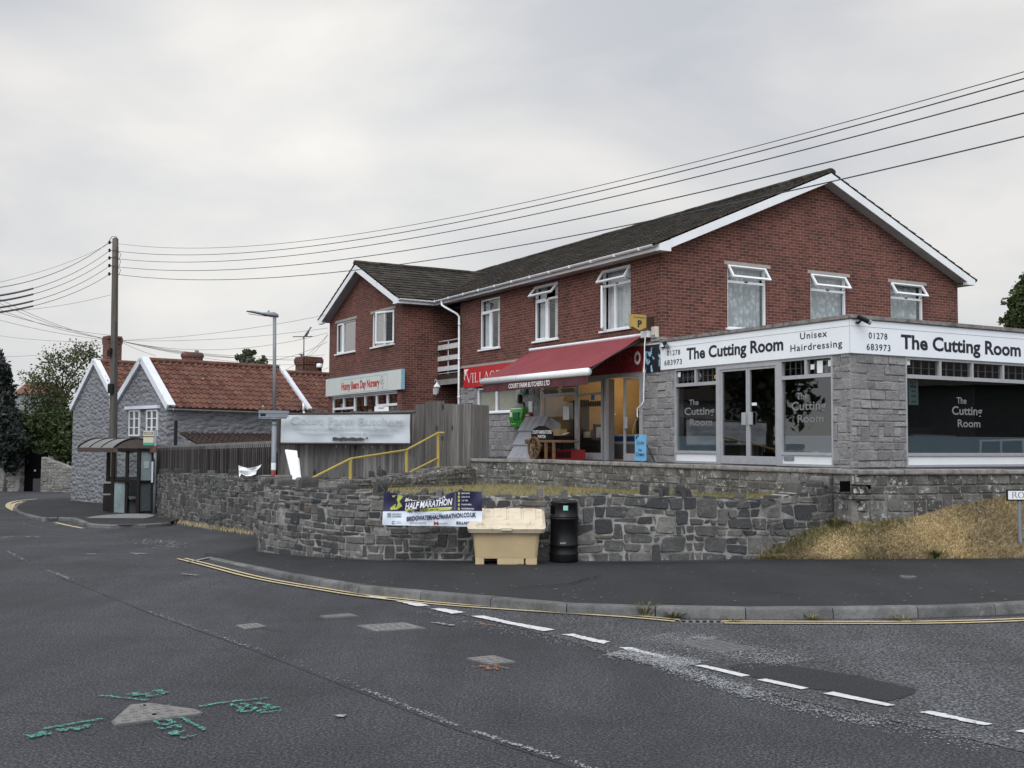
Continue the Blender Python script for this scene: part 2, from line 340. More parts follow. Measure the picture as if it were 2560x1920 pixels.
# ------------------------------------------------------------------ object helpers
def tag(o, label=None, cat=None, group=None, kind=None):
    if label: o['label'] = label
    if cat: o['category'] = cat
    if group: o['group'] = group
    if kind: o['kind'] = kind
    return o
def thing(name, label, cat, loc=(0, 0, 0), rz=0, group=None):
    o = bpy.data.objects.new(name, None); COL.objects.link(o); o.location = loc; o.rotation_euler = (0, 0, rz); o.empty_display_size = .2
    return tag(o, label, cat, group)
def fr(o, ux, ox):                       # frame: (u, out, z) -> space
    o = Vector(o); ux = Vector(ux); ox = Vector(ox)
    return Matrix(((ux.x, ox.x, 0, o.x), (ux.y, ox.y, 0, o.y), (ux.z, ox.z, 1, o.z), (0, 0, 0, 1)))
class MB:
    def __init__(s, M=None): s.v = []; s.f = []; s.mi = []; s.M = M; s.m = 0
    def add(s, vs, fs):
        k = len(s.v)
        s.v += [(s.M @ Vector(q))[:] if s.M else tuple(q) for q in vs]
        s.f += [[i+k for i in q] for q in fs]; s.mi += [s.m]*len(fs); return s
    def box(s, x0, y0, z0, x1, y1, z1):
        return s.add([(x0, y0, z0), (x1, y0, z0), (x1, y1, z0), (x0, y1, z0), (x0, y0, z1), (x1, y0, z1), (x1, y1, z1), (x0, y1, z1)],
                     [(0, 3, 2, 1), (4, 5, 6, 7), (0, 1, 5, 4), (1, 2, 6, 5), (2, 3, 7, 6), (3, 0, 4, 7)])
    def quad(s, *p): return s.add(p, [tuple(range(len(p)))])
    def prism(s, poly, z0, z1, ax=2):    # poly in the two other axes, extruded along ax
        n = len(poly)
        def P(q, z): return (q[0], q[1], z) if ax == 2 else ((q[0], z, q[1]) if ax == 1 else (z, q[0], q[1]))
        return s.add([P(q, z0) for q in poly]+[P(q, z1) for q in poly],
                     [tuple(range(n))[::-1], tuple(range(n, 2*n))]+[(i, (i+1) % n, (i+1) % n+n, i+n) for i in range(n)])
    def tube(s, pts, r, seg=8, cap=True):
        pts = [Vector(p) for p in pts]; n = len(pts); rr = r if isinstance(r, (list, tuple)) else [r]*n
        vs = []; up = None
        for i, p in enumerate(pts):
            t = (pts[min(i+1, n-1)]-pts[max(i-1, 0)]).normalized()
            if up is None: up = t.orthogonal().normalized()
            up = (up-t*up.dot(t)); up = up.normalized() if up.length > 1e-6 else t.orthogonal().normalized()
            q = t.cross(up)
            vs += [p+(up*cos(2*pi*k/seg)+q*sin(2*pi*k/seg))*rr[i] for k in range(seg)]
        fs = [(i*seg+k, i*seg+(k+1) % seg, (i+1)*seg+(k+1) % seg, (i+1)*seg+k) for i in range(n-1) for k in range(seg)]
        if cap: fs += [tuple(range(seg))[::-1], tuple(range((n-1)*seg, n*seg))]
        return s.add(vs, fs)
    def lathe(s, prof, c=(0, 0, 0), seg=24, sx=1, sy=1):
        n = len(prof); vs = [(c[0]+r*cos(2*pi*k/seg)*sx, c[1]+r*sin(2*pi*k/seg)*sy, c[2]+z) for r, z in prof for k in range(seg)]
        fs = [(i*seg+k, i*seg+(k+1) % seg, (i+1)*seg+(k+1) % seg, (i+1)*seg+k) for i in range(n-1) for k in range(seg)]
        fs += [tuple(range(seg))[::-1], tuple(range((n-1)*seg, n*seg))]
        return s.add(vs, fs)
    def build(s, name, mat, parent=None, smooth=False, bevel=0, recalc=True, loc=None, kind=None):
        me = bpy.data.meshes.new(name); me.from_pydata(s.v, [], s.f)
        mats = mat if isinstance(mat, (list, tuple)) else [mat]
        for m_ in mats: me.materials.append(m_)
        if len(mats) > 1: me.polygons.foreach_set('material_index', s.mi)
        if recalc or bevel:
            bm = bmesh.new(); bm.from_mesh(me)
            bmesh.ops.recalc_face_normals(bm, faces=bm.faces)
            if bevel: bmesh.ops.bevel(bm, geom=[e for e in bm.edges if len(e.link_faces) == 2 and e.calc_face_angle(0) > .5], offset=bevel, segments=2, affect='EDGES', profile=.6)
            bm.to_mesh(me); bm.free()
        me.update(); boxuv(me)
        if smooth: me.polygons.foreach_set('use_smooth', [True]*len(me.polygons))
        o = bpy.data.objects.new(name, me); COL.objects.link(o)
        if parent: o.parent = parent
        if loc: o.location = loc
        if kind: o['kind'] = kind
        return o
def boxuv(me):
    n = len(me.polygons)
    if not n: return
    nl = len(me.loops); co = np.empty(len(me.vertices)*3); me.vertices.foreach_get('co', co); co = co.reshape(-1, 3)
    li = np.empty(nl, int); me.loops.foreach_get('vertex_index', li)
    nr = np.empty(n*3); me.polygons.foreach_get('normal', nr); nr = np.abs(nr.reshape(-1, 3))
    lt = np.empty(n, int); me.polygons.foreach_get('loop_total', lt)
    ax = np.repeat(nr.argmax(1), lt); c = co[li]
    uv = np.where((ax == 0)[:, None], c[:, [1, 2]], np.where((ax == 1)[:, None], c[:, [0, 2]], c[:, [0, 1]]))
    me.uv_layers.new(name='UVMap').data.foreach_set('uv', uv.ravel())
def struct(name, mb, mat, **k): return mb.build(name, mat, kind='structure', **k)
def text(name, body, M, u0, z0, u1, z1, d, mat, parent, bold=0, shear=0, align='LEFT', space=1.0, line=1.0, thick=.002):
    cu = bpy.data.curves.new('txt', 'FONT'); cu.body = body; cu.size = 1; cu.offset = bold; cu.shear = shear; cu.align_x = align
    cu.space_character = space; cu.space_line = line; cu.resolution_u = 3; cu.fill_mode = 'FRONT' if thick == 0 else 'BOTH'; cu.extrude = thick*0
    o = bpy.data.objects.new('txt', cu); COL.objects.link(o); dg = bpy.context.evaluated_depsgraph_get(); dg.update()
    me = bpy.data.meshes.new_from_object(o.evaluated_get(dg)); bpy.data.objects.remove(o); bpy.data.curves.remove(cu)
    co = np.empty(len(me.vertices)*3); me.vertices.foreach_get('co', co); co = co.reshape(-1, 3)
    lo = co.min(0); hi = co.max(0); s = (co-lo)/np.maximum(hi-lo, 1e-6)
    vs = [(M @ Vector((u0+(u1-u0)*q[0], d, z0+(z1-z0)*q[1])))[:] for q in s]
    fs = [tuple(p.vertices) for p in me.polygons]; bpy.data.meshes.remove(me)
    mb = MB(); mb.add(vs, fs); return mb.build(name, mat, parent, recalc=False)
def lattice_panel(mb, u0, z0, u1, z1, holes, d=0.0, reveal=.1, top=None):
    us = sorted(set([u0, u1]+[h[0] for h in holes]+[h[2] for h in holes])); zs = sorted(set([z0, z1]+[h[1] for h in holes]+[h[3] for h in holes]))
    for i in range(len(us)-1):
        for j in range(len(zs)-1):
            cu, cz = (us[i]+us[i+1])/2, (zs[j]+zs[j+1])/2
            if any(h[0] < cu < h[2] and h[1] < cz < h[3] for h in holes): continue
            mb.quad((us[i], d, zs[j]), (us[i+1], d, zs[j]), (us[i+1], d, zs[j+1]), (us[i], d, zs[j+1]))
    for h in holes:
        a_, b_, c_, e_ = h[:4]; r = d-reveal
        mb.quad((a_, d, b_), (a_, r, b_), (a_, r, e_), (a_, d, e_)); mb.quad((c_, d, b_), (c_, d, e_), (c_, r, e_), (c_, r, b_))
        mb.quad((a_, d, e_), (a_, r, e_), (c_, r, e_), (c_, d, e_)); mb.quad((a_, d, b_), (c_, d, b_), (c_, r, b_), (a_, r, b_))
def rect_frame(mb, u0, z0, u1, z1, t, d0, d1):
    mb.box(u0, d0, z0, u0+t, d1, z1); mb.box(u1-t, d0, z0, u1, d1, z1); mb.box(u0+t, d0, z0, u1-t, d1, z0+t); mb.box(u0+t, d0, z1-t, u1-t, d1, z1)
def curtain(M, u0, z0, u1, z1, d, mat, parent, folds=9, amp=.025, seed=0, name='curtain'):
    r = random.Random(seed); n = folds*6; mb = MB(M); ph = r.random()*6
    xs = [u0+(u1-u0)*i/n for i in range(n+1)]; off = [amp*sin(2*pi*folds*i/n+ph+.8*sin(i*.37+ph))*(.6+.4*sin(i*.21)) for i in range(n+1)]
    mb.add([(x, d+o, z) for z in (z0, z1) for x, o in zip(xs, off)], [(i, i+1, n+2+i, n+1+i) for i in range(n)])
    return mb.build(name, mat, parent, smooth=True, recalc=False)
# ================================================================== SETTING: ground, roads, kerbs, markings
def sheet(name, x0, x1, y0, y1, nx, ny, dz, mat, **k):
    mb = MB(); xs = np.linspace(x0, x1, nx+1); ys = np.linspace(y0, y1, ny+1)
    mb.add([(x, y, zg(y)+dz) for y in ys for x in xs], [(j*(nx+1)+i, j*(nx+1)+i+1, (j+1)*(nx+1)+i+1, (j+1)*(nx+1)+i) for j in range(ny) for i in range(nx)])
    return struct(name, mb, mat, recalc=False, smooth=True)
gm = MB(); ys = [-300, -40, 10, 13, 15, 17, 20, 25, 30, 36, 45, 60, 90, 400]
gm.add([(x, y, zg(y)-.07) for y in ys for x in (-400, 0, 400)], [(3*j+i, 3*j+i+1, 3*j+i+4, 3*j+i+3) for j in range(len(ys)-1) for i in range(2)])
struct('ground', gm, EARTH, recalc=False)
sheet('main_road', -60, 9, -10, 66, 6, 152, 0.0, ROADM)
def poly(name, pts, dz, mat, kind='structure', flat=None):
    mb = MB(); ps = [G(u, v, dz) for u, v in pts]; mb.quad(*ps); o = mb.build(name, mat, kind=kind, recalc=False)
    bm = bmesh.new(); bm.from_mesh(o.data); bmesh.ops.triangulate(bm, faces=bm.faces)
    for f in bm.faces:
        if f.normal.z < 0: f.normal_flip()
    bm.to_mesh(o.data); bm.free(); return o
# the side road, a lighter and coarser surface that starts at the give-way dashes
sp = [G(u, v, .004) for u, v in [(900, 1484), (1050, 1518), (1200, 1545), (1400, 1596), (1560, 1645), (1750, 1698), (2000, 1752), (2250, 1806), (2560, 1880), (2900, 1965)]]
far = [Vector((30, 3.5, .004)), Vector((60, 3.5, .004)), Vector((60, 16, .004))] + [G(u, v, .004) for u, v in [(3300, 1480), (2900, 1520), (2560, 1540), (2300, 1548), (1900, 1549), (1600, 1540), (1300, 1515), (1100, 1498)]]
mb = MB(); mb.quad(*(sp+far)); o = struct('side_road', mb, SIDEM, recalc=False)
bm = bmesh.new(); bm.from_mesh(o.data); bmesh.ops.triangulate(bm, faces=bm.faces)
for f in bm.faces:
    if f.normal.z < 0: f.normal_flip()
bm.to_mesh(o.data); bm.free()
Z6 = lambda p: (1400+.5244*p[0], 1480+.5244*p[1])
Z5 = lambda p: (600+.3617*p[0], 1440+.3617*p[1])
Z0 = lambda p: (.2893*p[0], 1480+.2893*p[1])
Z2 = lambda p: (.2893*p[0], 1000+.2893*p[1])
ptch = [(800, 352), (880, 342), (960, 336), (1060, 345), (1200, 366), (1440, 402), (1600, 440), (1690, 458), (1700, 480), (1640, 500), (1560, 520), (1440, 505), (1300, 472), (1190, 462), (1080, 445), (940, 410), (860, 380)]
pp = []
for i, p in enumerate(ptch):                       # ragged edge
    q = ptch[(i+1) % len(ptch)]
    for k in range(5): pp.append(Z6((p[0]+(q[0]-p[0])*k/5+rnd.uniform(-7, 7), p[1]+(q[1]-p[1])*k/5+rnd.uniform(-2, 2))))
poly('asphalt_patch', pp, .008, PATCHM)
def jag(pts, nx, ja):
    out = []
    for i, p in enumerate(pts):
        q = pts[(i+1) % len(pts)]; L = math.hypot(q[0]-p[0], q[1]-p[1]); m = max(1, int(L/nx))
        for k in range(m):
            t = k/m; out.append((p[0]+(q[0]-p[0])*t+rnd.uniform(-ja, ja)*2, p[1]+(q[1]-p[1])*t+rnd.uniform(-ja, ja)*.5))
    return out
dash = [([(820, 120), (930, 114), (1050, 148), (960, 156)], Z5), ([(1075, 170), (1225, 178), (1310, 204), (1220, 208)], Z5), ([(1320, 224), (1400, 222), (1562, 250), (1465, 259)], Z5), ([(1600, 277), (1680, 273), (1890, 318), (2180, 369), (2095, 379), (1850, 330)], Z5),
        ([(8, 201), (60, 199), (235, 236), (205, 246)], Z6), ([(280, 265), (330, 262), (520, 310), (490, 318)], Z6), ([(640, 348), (690, 347), (908, 397), (865, 403)], Z6), ([(940, 418), (980, 412), (1188, 457), (1150, 463)], Z6),
        ([(1253, 483), (1300, 474), (1600, 538), (1560, 543)], Z6), ([(1713, 572), (1770, 565), (2058, 628), (2020, 635)], Z6), ([(2175, 662), (2215, 655), (2480, 712), (2440, 720)], Z6)]
for i, (pts, Z) in enumerate(dash):
    fresh = i in (6, 7, 8)
    poly('give_way_dash', [Z(p) for p in jag(pts, 14, .8 if fresh else 3.2)], .012, WHITEM)
def ribbon(mb, pts, w, dz, step=None):
    pts = [Vector((p.x, p.y, 0)) for p in pts]; vs = []
    for i, p in enumerate(pts):
        t = (pts[min(i+1, len(pts)-1)]-pts[max(i-1, 0)]).normalized(); n = Vector((-t.y, t.x, 0))
        for s in (-.5, .5): q = p+n*w*s; vs.append((q.x, q.y, zg(q.y)+dz))
    mb.add(vs, [(2*i, 2*i+1, 2*i+3, 2*i+2) for i in range(len(pts)-1)])
def resamp(pts, step):
    pts = [Vector(p) for p in pts]; d = [0]
    for a_, b_ in zip(pts, pts[1:]): d.append(d[-1]+(b_-a_).length)
    n = max(2, int(d[-1]/step)+1); out = []
    for s in np.linspace(0, d[-1], n): out.append(Vector([float(np.interp(s, d, [p[k] for p in pts])) for k in range(3)]))
    return out
def smooth_path(pts, it=2):
    for _ in range(it):
        q = [pts[0]]
        for a_, b_ in zip(pts, pts[1:]): q += [a_*.75+b_*.25, a_*.25+b_*.75]
        pts = q+[pts[-1]]
    return pts
yl = MB()
outer = [(444, 1398.7), (520, 1418), (600, 1440), (672, 1456), (817, 1480), (889, 1492), (1070, 1512), (1215, 1523), (1400, 1535), (1500, 1541), (1601, 1548), (1687, 1556.5)]
outer2 = [(1811, 1561), (2060, 1562), (2304, 1562), (2450, 1559), (2560, 1555), (2800, 1543), (3100, 1526)]
for path in (outer, outer2):
    c = smooth_path([G(u, v, 0) for u, v in path], 2); c = resamp(c, .25)
    ribbon(yl, c, .055, .016)
    off = []
    for i, p in enumerate(c):
        t = (c[min(i+1, len(c)-1)]-c[max(i-1, 0)]); t.z = 0; t.normalize(); off.append(p+Vector((-t.y, t.x, 0))*.125)
    ribbon(yl, off, .055, .016)
struct('yellow_line', yl, YLINE, recalc=False)
yl2 = MB()
for pp_ in ([(320, 856), (180, 868), (90, 885), (62, 910), (75, 935), (130, 960), (190, 985)], [(310, 866), (190, 880), (120, 897), (100, 918), (125, 942), (190, 964), (290, 1000), (382, 1035)]):
    ribbon(yl2, resamp(smooth_path([G(*Z2(p)) for p in pp_], 2), .4), .16, .012)
ribbon(yl2, [G(*Z2(p)) for p in ((480, 1062), (600, 1090), (715, 1112))], .11, .012)
struct('yellow_line', yl2, YLINE, recalc=False)
wm = MB()                                            # worn centre line, scattered flakes of old paint
def flakes(mb, u0, v0, u1, v1, n, w, size, dz=.012):
    a_, b_ = G(u0, v0), G(u1, v1); t = (b_-a_); L = t.length; t.normalize(); nn = Vector((-t.y, t.x, 0))
    for _ in range(n):
        p = a_+t*rnd.random()*L+nn*rnd.gauss(0, w); s = size*rnd.uniform(.4, 1.4); k = rnd.randint(4, 6); ph = rnd.random()*6
        ps = [p+Vector((cos(ph+2*pi*i/k)*s*rnd.uniform(.5, 1.2)*1.5, sin(ph+2*pi*i/k)*s*rnd.uniform(.5, 1.2), 0)) for i in range(k)]
        mb.quad(*[(q.x, q.y, zg(q.y)+dz+rnd.random()*.002) for q in ps])
flakes(wm, 373, 1531, 640, 1625, 150, .018, .006); flakes(wm, 907, 1726, 1143, 1818, 190, .016, .006); flakes(wm, 1179, 1831, 1400, 1901, 200, .016, .0058); flakes(wm, 1420, 1905, 1560, 1960, 80, .016, .006)
flakes(wm, 121, 1428, 179, 1451, 60, .02, .012); flakes(wm, 17, 1379, 66, 1404, 50, .02, .014); flakes(wm, 640, 1625, 900, 1722, 40, .03, .006)
struct('worn_centre_line', wm, plain('old_white_paint', (.30, .305, .315), .85, .3, 9), recalc=False)
sm = MB(); ribbon(sm, resamp([G(u, v) for u, v in ((140, 1440), (373, 1533), (640, 1628), (905, 1733), (1143, 1826), (1400, 1908), (1560, 1962))], .1), .016, .004); struct('road_seam', sm, plain('dark_seam', (.026, .026, .029), .9, .3, 12, dirt=((.05, .05, .055), 3, .5)), recalc=False)
wf = MB()
for (u0, v0, u1, v1, n, w_, s_) in [(8, 1345, 30, 1342, 14, .03, .03), (68, 1343, 75, 1343, 6, .02, .03), (86, 1343, 100, 1344, 8, .02, .03), (215, 1386, 236, 1387, 12, .02, .03), (327, 1384, 346, 1387, 12, .02, .03), (350, 1384, 366, 1386, 10, .02, .025), (458, 1436, 494, 1440, 16, .02, .022), (1083, 1558, 1132, 1566, 30, .015, .016), (355, 1348, 440, 1372, 110, .22, .022), (390, 1352, 450, 1362, 70, .12, .02),
                                    (845, 1793, 855, 1794, 5, .008, .022), (1640, 1590, 1990, 1660, 3600, .20, .005), (1620, 1650, 1900, 1745, 2600, .08, .0055), (1900, 1745, 2200, 1815, 900, .08, .005), (1540, 1632, 1740, 1664, 3200, .11, .0065), (1720, 1595, 1790, 1600, 400, .06, .005), (1050, 1530, 1540, 1632, 500, .10, .006), (2150, 1790, 2500, 1870, 500, .12, .005), (130, 1305, 210, 1322, 40, .15, .03), (60, 1310, 110, 1322, 20, .1, .03)]:
    flakes(wf, u0, v0, u1, v1, n, w_, s_)
struct('paint_flakes', wf, WORN, recalc=False)
tm = MB()                                            # teal surveyor's spray marks round the big cover
T = []
T += [[(870, 905), (1050, 925), (1265, 948)], [(885, 1108), (640, 1150), (380, 1197)], [(1560, 1095), (1665, 1150), (1775, 1208)], [(1720, 1000), (1980, 962), (2212, 938), (2330, 926)]]
T += [[(1090, 898), (1180, 882), (1160, 905), (1290, 885)], [(1130, 912), (1230, 895), (1290, 905), (1270, 920), (1370, 900)], [(1320, 868), (1400, 860), (1360, 882), (1450, 876), (1400, 895)]]
T += [[(225, 1250), (275, 1272), (300, 1245), (380, 1220), (360, 1250), (300, 1265)], [(330, 1235), (400, 1242), (440, 1235), (380, 1250)], [(500, 1200), (545, 1218), (600, 1185), (650, 1200)], [(640, 1195), (770, 1160), (760, 1180), (650, 1205), (640, 1195)]]
T += [[(1350, 1125), (1440, 1115), (1500, 1140), (1430, 1165), (1350, 1140), (1350, 1125)], [(1350, 1190), (1440, 1195), (1500, 1165), (1550, 1170), (1540, 1190)], [(1465, 1240), (1520, 1215), (1545, 1245), (1470, 1245), (1600, 1215)], [(1560, 1278), (1685, 1248)]]
T += [[(2000, 982), (2100, 1020), (2060, 1045)], [(2080, 975), (2150, 985), (2110, 1010), (2212, 1010), (2180, 1040), (2080, 1050)], [(2200, 975), (2330, 985), (2280, 1010), (2400, 1005), (2300, 1030), (2212, 1045)], [(2250, 1060), (2420, 1035)]]
def spray(mb, pl, Z, w_=.009, size=.006, den=330):
    q = [Z(p) for p in pl]
    for a_, b_ in zip(q, q[1:]):
        L = (G(*b_)-G(*a_)).length; flakes(mb, a_[0], a_[1], b_[0], b_[1], max(4, int(L*den)), w_, size)
for pl in T: spray(tm, pl, Z0)
struct('teal_paint_marks', tm, TEAL, recalc=False)
om = MB()
for pl in ([(1620, 640), (1690, 630), (1720, 645)], [(1700, 655), (1760, 640), (1770, 655)], [(1750, 625), (1850, 650)]): spray(om, pl, Z5, .012, .007, 200)
for pl in ([(1620, 322), (1680, 335), (1650, 345)], [(1690, 340), (1770, 345)]): spray(om, pl, Z5, .012, .007, 160)
struct('orange_paint_marks', om, ORANGE, recalc=False)
# ------------------------------------------------------------------ iron covers
def cover(pts, label, mat, studs, group='iron covers in the road', rim=.02, dz=.006):
    ps = [G(u, v, 0) for u, v in pts]; c = sum(ps, Vector())/len(ps)
    r = thing('manhole_cover', label, 'manhole cover', (c.x, c.y, zg(c.y)), 0, group)
    m = MB(); loc = [(p.x-c.x, p.y-c.y) for p in ps]; m.prism(loc, -.03, dz+.006); m.build('frame', STEELD, r)
    k = MB(); ins = [(x*.95, y*.95) for x, y in loc]; k.prism(ins, 0, dz+.010)
    def inside(x, y):
        res = False
        for i in range(len(ins)):
            x1, y1 = ins[i]; x2, y2 = ins[i-1]
            if (y1 > y) != (y2 > y) and x < (x2-x1)*(y-y1)/(y2-y1)+x1: res = not res
        return res
    if studs:
        e0 = Vector(loc[1])-Vector(loc[0]); ang = math.atan2(e0.y, e0.x); ca, sa = cos(ang), sin(ang)
        for i in range(-30, 31):
            for j in range(-30, 31):
                x0, y0 = i*studs, j*studs; x, y = x0*ca-y0*sa, x0*sa+y0*ca
                if not inside(x*1.12, y*1.12): continue
                w_, h_ = (studs*.34, studs*.12) if (i+j) % 2 else (studs*.12, studs*.34)
                q = [(x+(a_*w_)*ca-(b_*h_)*sa, y+(a_*w_)*sa+(b_*h_)*ca) for a_, b_ in ((-1, -1), (1, -1), (1, 1), (-1, 1))]
                k.prism(q, dz+.010, dz+.015)
    k.build('lid', mat, r); return r
M1 = cover([Z0(p) for p in [(1125, 988), (1280, 973), (1690, 1028), (1755, 1055), (1740, 1068), (990, 1167), (960, 1135)]], 'large pale polygonal iron cover ringed by teal spray marks', STEELC, .075)
for p in ((1235, 1000), (1340, 1077)):
    q = G(*Z0(p)); m = MB(); c = M1.location; m.lathe([(.022, 0), (.022, .018)], (q.x-c.x, q.y-c.y, 0), 10); m.build('key_hole', DARK, M1)
cover([(588, 1566), (642, 1561), (667, 1569), (612, 1576)], 'small pale square cover left of the other road covers', STEELC, .06)
cover([Z5(p) for p in [(545, 284), (760, 265), (825, 285), (590, 297)]], 'narrow sunken cover nearest the double yellow lines', STEELD, 0)
cover([Z5(p) for p in [(800, 350), (1140, 329), (1285, 368), (940, 392)]], 'largest plain rectangular cover in the middle of the road', STEELC, .08)
cover([Z5(p) for p in [(1560, 578), (1750, 558), (1910, 603), (1720, 621)]], 'square cover with orange spray marks at its near edge', STEELC, .09)
cover([Z6(p) for p in [(515, 247), (705, 228), (945, 272), (785, 294)]], 'faint worn cover in the lighter side road', STEELD, .1)
# ------------------------------------------------------------------ pavement and kerb
kv = interp([(509, 1393), (600, 1412), (713, 1434), (791, 1448), (878, 1463), (980, 1474), (1088, 1482), (1226, 1494), (1381, 1509), (1500, 1512.5), (1737, 1520.5), (1933, 1522), (2135, 1519), (2338, 1516), (2541, 1508), (2700, 1498), (2900, 1484), (3300, 1452)])
kh = interp([(509, .012), (640, .03), (713, .07), (878, .105), (1000, .11), (3300, .12)])
bv = interp([(509, 1391), (562, 1388), (645, 1367.5), (700, 1378), (762, 1386), (849, 1396), (950, 1401), (1180, 1403), (1540, 1404), (1750, 1402), (1905, 1398.5), (2200, 1397.5), (2560, 1396), (3300, 1380)])
us = list(np.concatenate([np.arange(512, 1000, 12), np.arange(1000, 3301, 50)]))
front = [G(u, kv(u), kh(u)) for u in us]; backp = [G(u, bv(u), kh(u)+.008) for u in us]
def inset(path, d):
    out = []
    for i, p in enumerate(path):
        t = path[min(i+1, len(path)-1)]-path[max(i-1, 0)]; t.z = 0; t.normalize(); out.append(p+Vector((-t.y, t.x, 0))*d)
    return out
pin = inset(front, .12); n = len(us); mb = MB()
ext = [b+(b-f_).normalized()*.45 for b, f_ in zip(backp, front)]
rows = []
for k in range(7): rows.append([p.lerp(q, k/6) for p, q in zip(pin, backp)])
rows.append(ext)
mb.add([q[:] for r_ in rows for q in r_], [(k*n+i, k*n+i+1, (k+1)*n+i+1, (k+1)*n+i) for k in range(len(rows)-1) for i in range(n-1)])
struct('pavement', mb, PAVEM, recalc=False, smooth=True)
mb = MB(); e1 = [q+(p-q).normalized()*.16+Vector((0, 0, .004)) for p, q in zip(front, backp)]; e2 = [q+Vector((0, 0, .004)) for q in backp]
mb.add([q[:] for q in e1+e2], [(i, i+1, n+i+1, n+i) for i in range(n-1)]); struct('pavement_edge', mb, SEALM, recalc=False)
kb = MB(); kp = resamp(front, .914); nk = len(kp)
for i in range(nk-1):
    a_, b_ = kp[i], kp[i+1]; t = (b_-a_); L = t.length; t.normalize(); nn = Vector((-t.y, t.x, 0)).normalized(); g_ = .006
    j = rnd.uniform(-.006, .006); zt = rnd.uniform(-.003, .003); pr = [(-.012+j, -.35), (-.012+j, 0-.115), (.0+j, -.03), (.006+j, -.012), (.02+j, 0), (.125, .002), (.125, -.35)]
    vs = []
    for s in (g_, L-g_):
        c = a_+t*s
        vs += [(c+nn*x+Vector((0, 0, z+zt)))[:] for x, z in pr]
    m_ = len(pr); kb.add(vs, [tuple(range(m_)), tuple(range(m_, 2*m_))[::-1]]+[(q, q+m_, (q+1) % m_+m_, (q+1) % m_) for q in range(m_)])
struct('kerb', kb, KERBM)
# bus stop pavement on the far side of the entrance
outl = [(60, 1252), (38, 1262), (30, 1271), (45, 1281), (80, 1290), (118, 1297.5), (140, 1293.5), (165, 1292), (188, 1297), (205, 1305), (222, 1311), (312, 1313.5), (428, 1306.5)]
kout = smooth_path([G(u, v, .09) for u, v in outl], 2)
inner = [G(u, v, .09) for u, v in [(450, 1297), (395, 1283), (330, 1268), (266, 1252), (182, 1246), (160, 1244), (110, 1247)]]
mb = MB(); mb.quad(*[p[:] for p in inset(kout, .1)+inner]); o = struct('bus_stop_pavement', mb, PAVEM, recalc=False)
bm = bmesh.new(); bm.from_mesh(o.data); bmesh.ops.triangulate(bm, faces=bm.faces)
for f in bm.faces:
    if f.normal.z < 0: f.normal_flip()
bm.to_mesh(o.data); bm.free()
kb = MB(); kp = resamp(kout, .914)
for i in range(len(kp)-1):
    a_, b_ = kp[i], kp[i+1]; t = (b_-a_); L = t.length; t.normalize(); nn = Vector((-t.y, t.x, 0)).normalized()
    vs = [(a_+t*s+nn*x+Vector((0, 0, z)))[:] for s in (.005, L-.005) for x, z in ((0, -.3), (0, -.02), (.02, 0.003), (.12, .003), (.12, -.3))]
    kb.add(vs, [tuple(range(5)), tuple(range(5, 10))[::-1]]+[(q, q+5, (q+1) % 5+5, (q+1) % 5) for q in range(5)])
struct('kerb', kb, KERBM)
mb = MB(); ribbon(mb, [G(u, v, 0) for u, v in [(400, 1428), (470, 1408), (560, 1388.5), (644, 1367.5)]][1:], .07, .02); struct('edging_strip', mb, plain('pale_edging', (.20, .20, .20), .9, .2, 8), recalc=False)
mb = MB(); c = G(300, 1293, .096); mb.lathe([(1.0, 0), (1.0, .006)], c[:], 28, .85, 1.5); struct('concrete_pad', mb, plain('pale_concrete_pad', (.17, .17, .165), .9, .15, 4))
# drain at the kerb
dr = G(1757, 1557, 0); r = thing('drain_grate', 'black slotted drain grate in the gutter below the kerb', 'drain grate', dr[:], 0)
m = MB(); rect_frame(m, -.23, -.075, .23, .075, .018, -.02, .012); m.M = None
m2 = MB(); rot = Matrix(((1, 0, 0, 0), (0, 0, 1, 0), (0, 1, 0, 0), (0, 0, 0, 1)))
f_ = MB(rot); rect_frame(f_, -.24, -.085, .24, .085, .018, -.02, .014); f_.build('frame', STEELD, r)
b_ = MB()
for i in range(6): x = -.19+i*.072; b_.add([(x, -.07, .006), (x+.03, -.07, .006), (x+.055, .07, .006), (x+.025, .07, .006), (x, -.07, .013), (x+.03, -.07, .013), (x+.055, .07, .013), (x+.025, .07, .013)], [(0, 3, 2, 1), (4, 5, 6, 7), (0, 1, 5, 4), (1, 2, 6, 5), (2, 3, 7, 6), (3, 0, 4, 7)])
b_.build('bars', STEELC, r); m = MB(); m.box(-.22, -.07, .0045, .22, .07, .0055); m.build('pit', DARK, r)
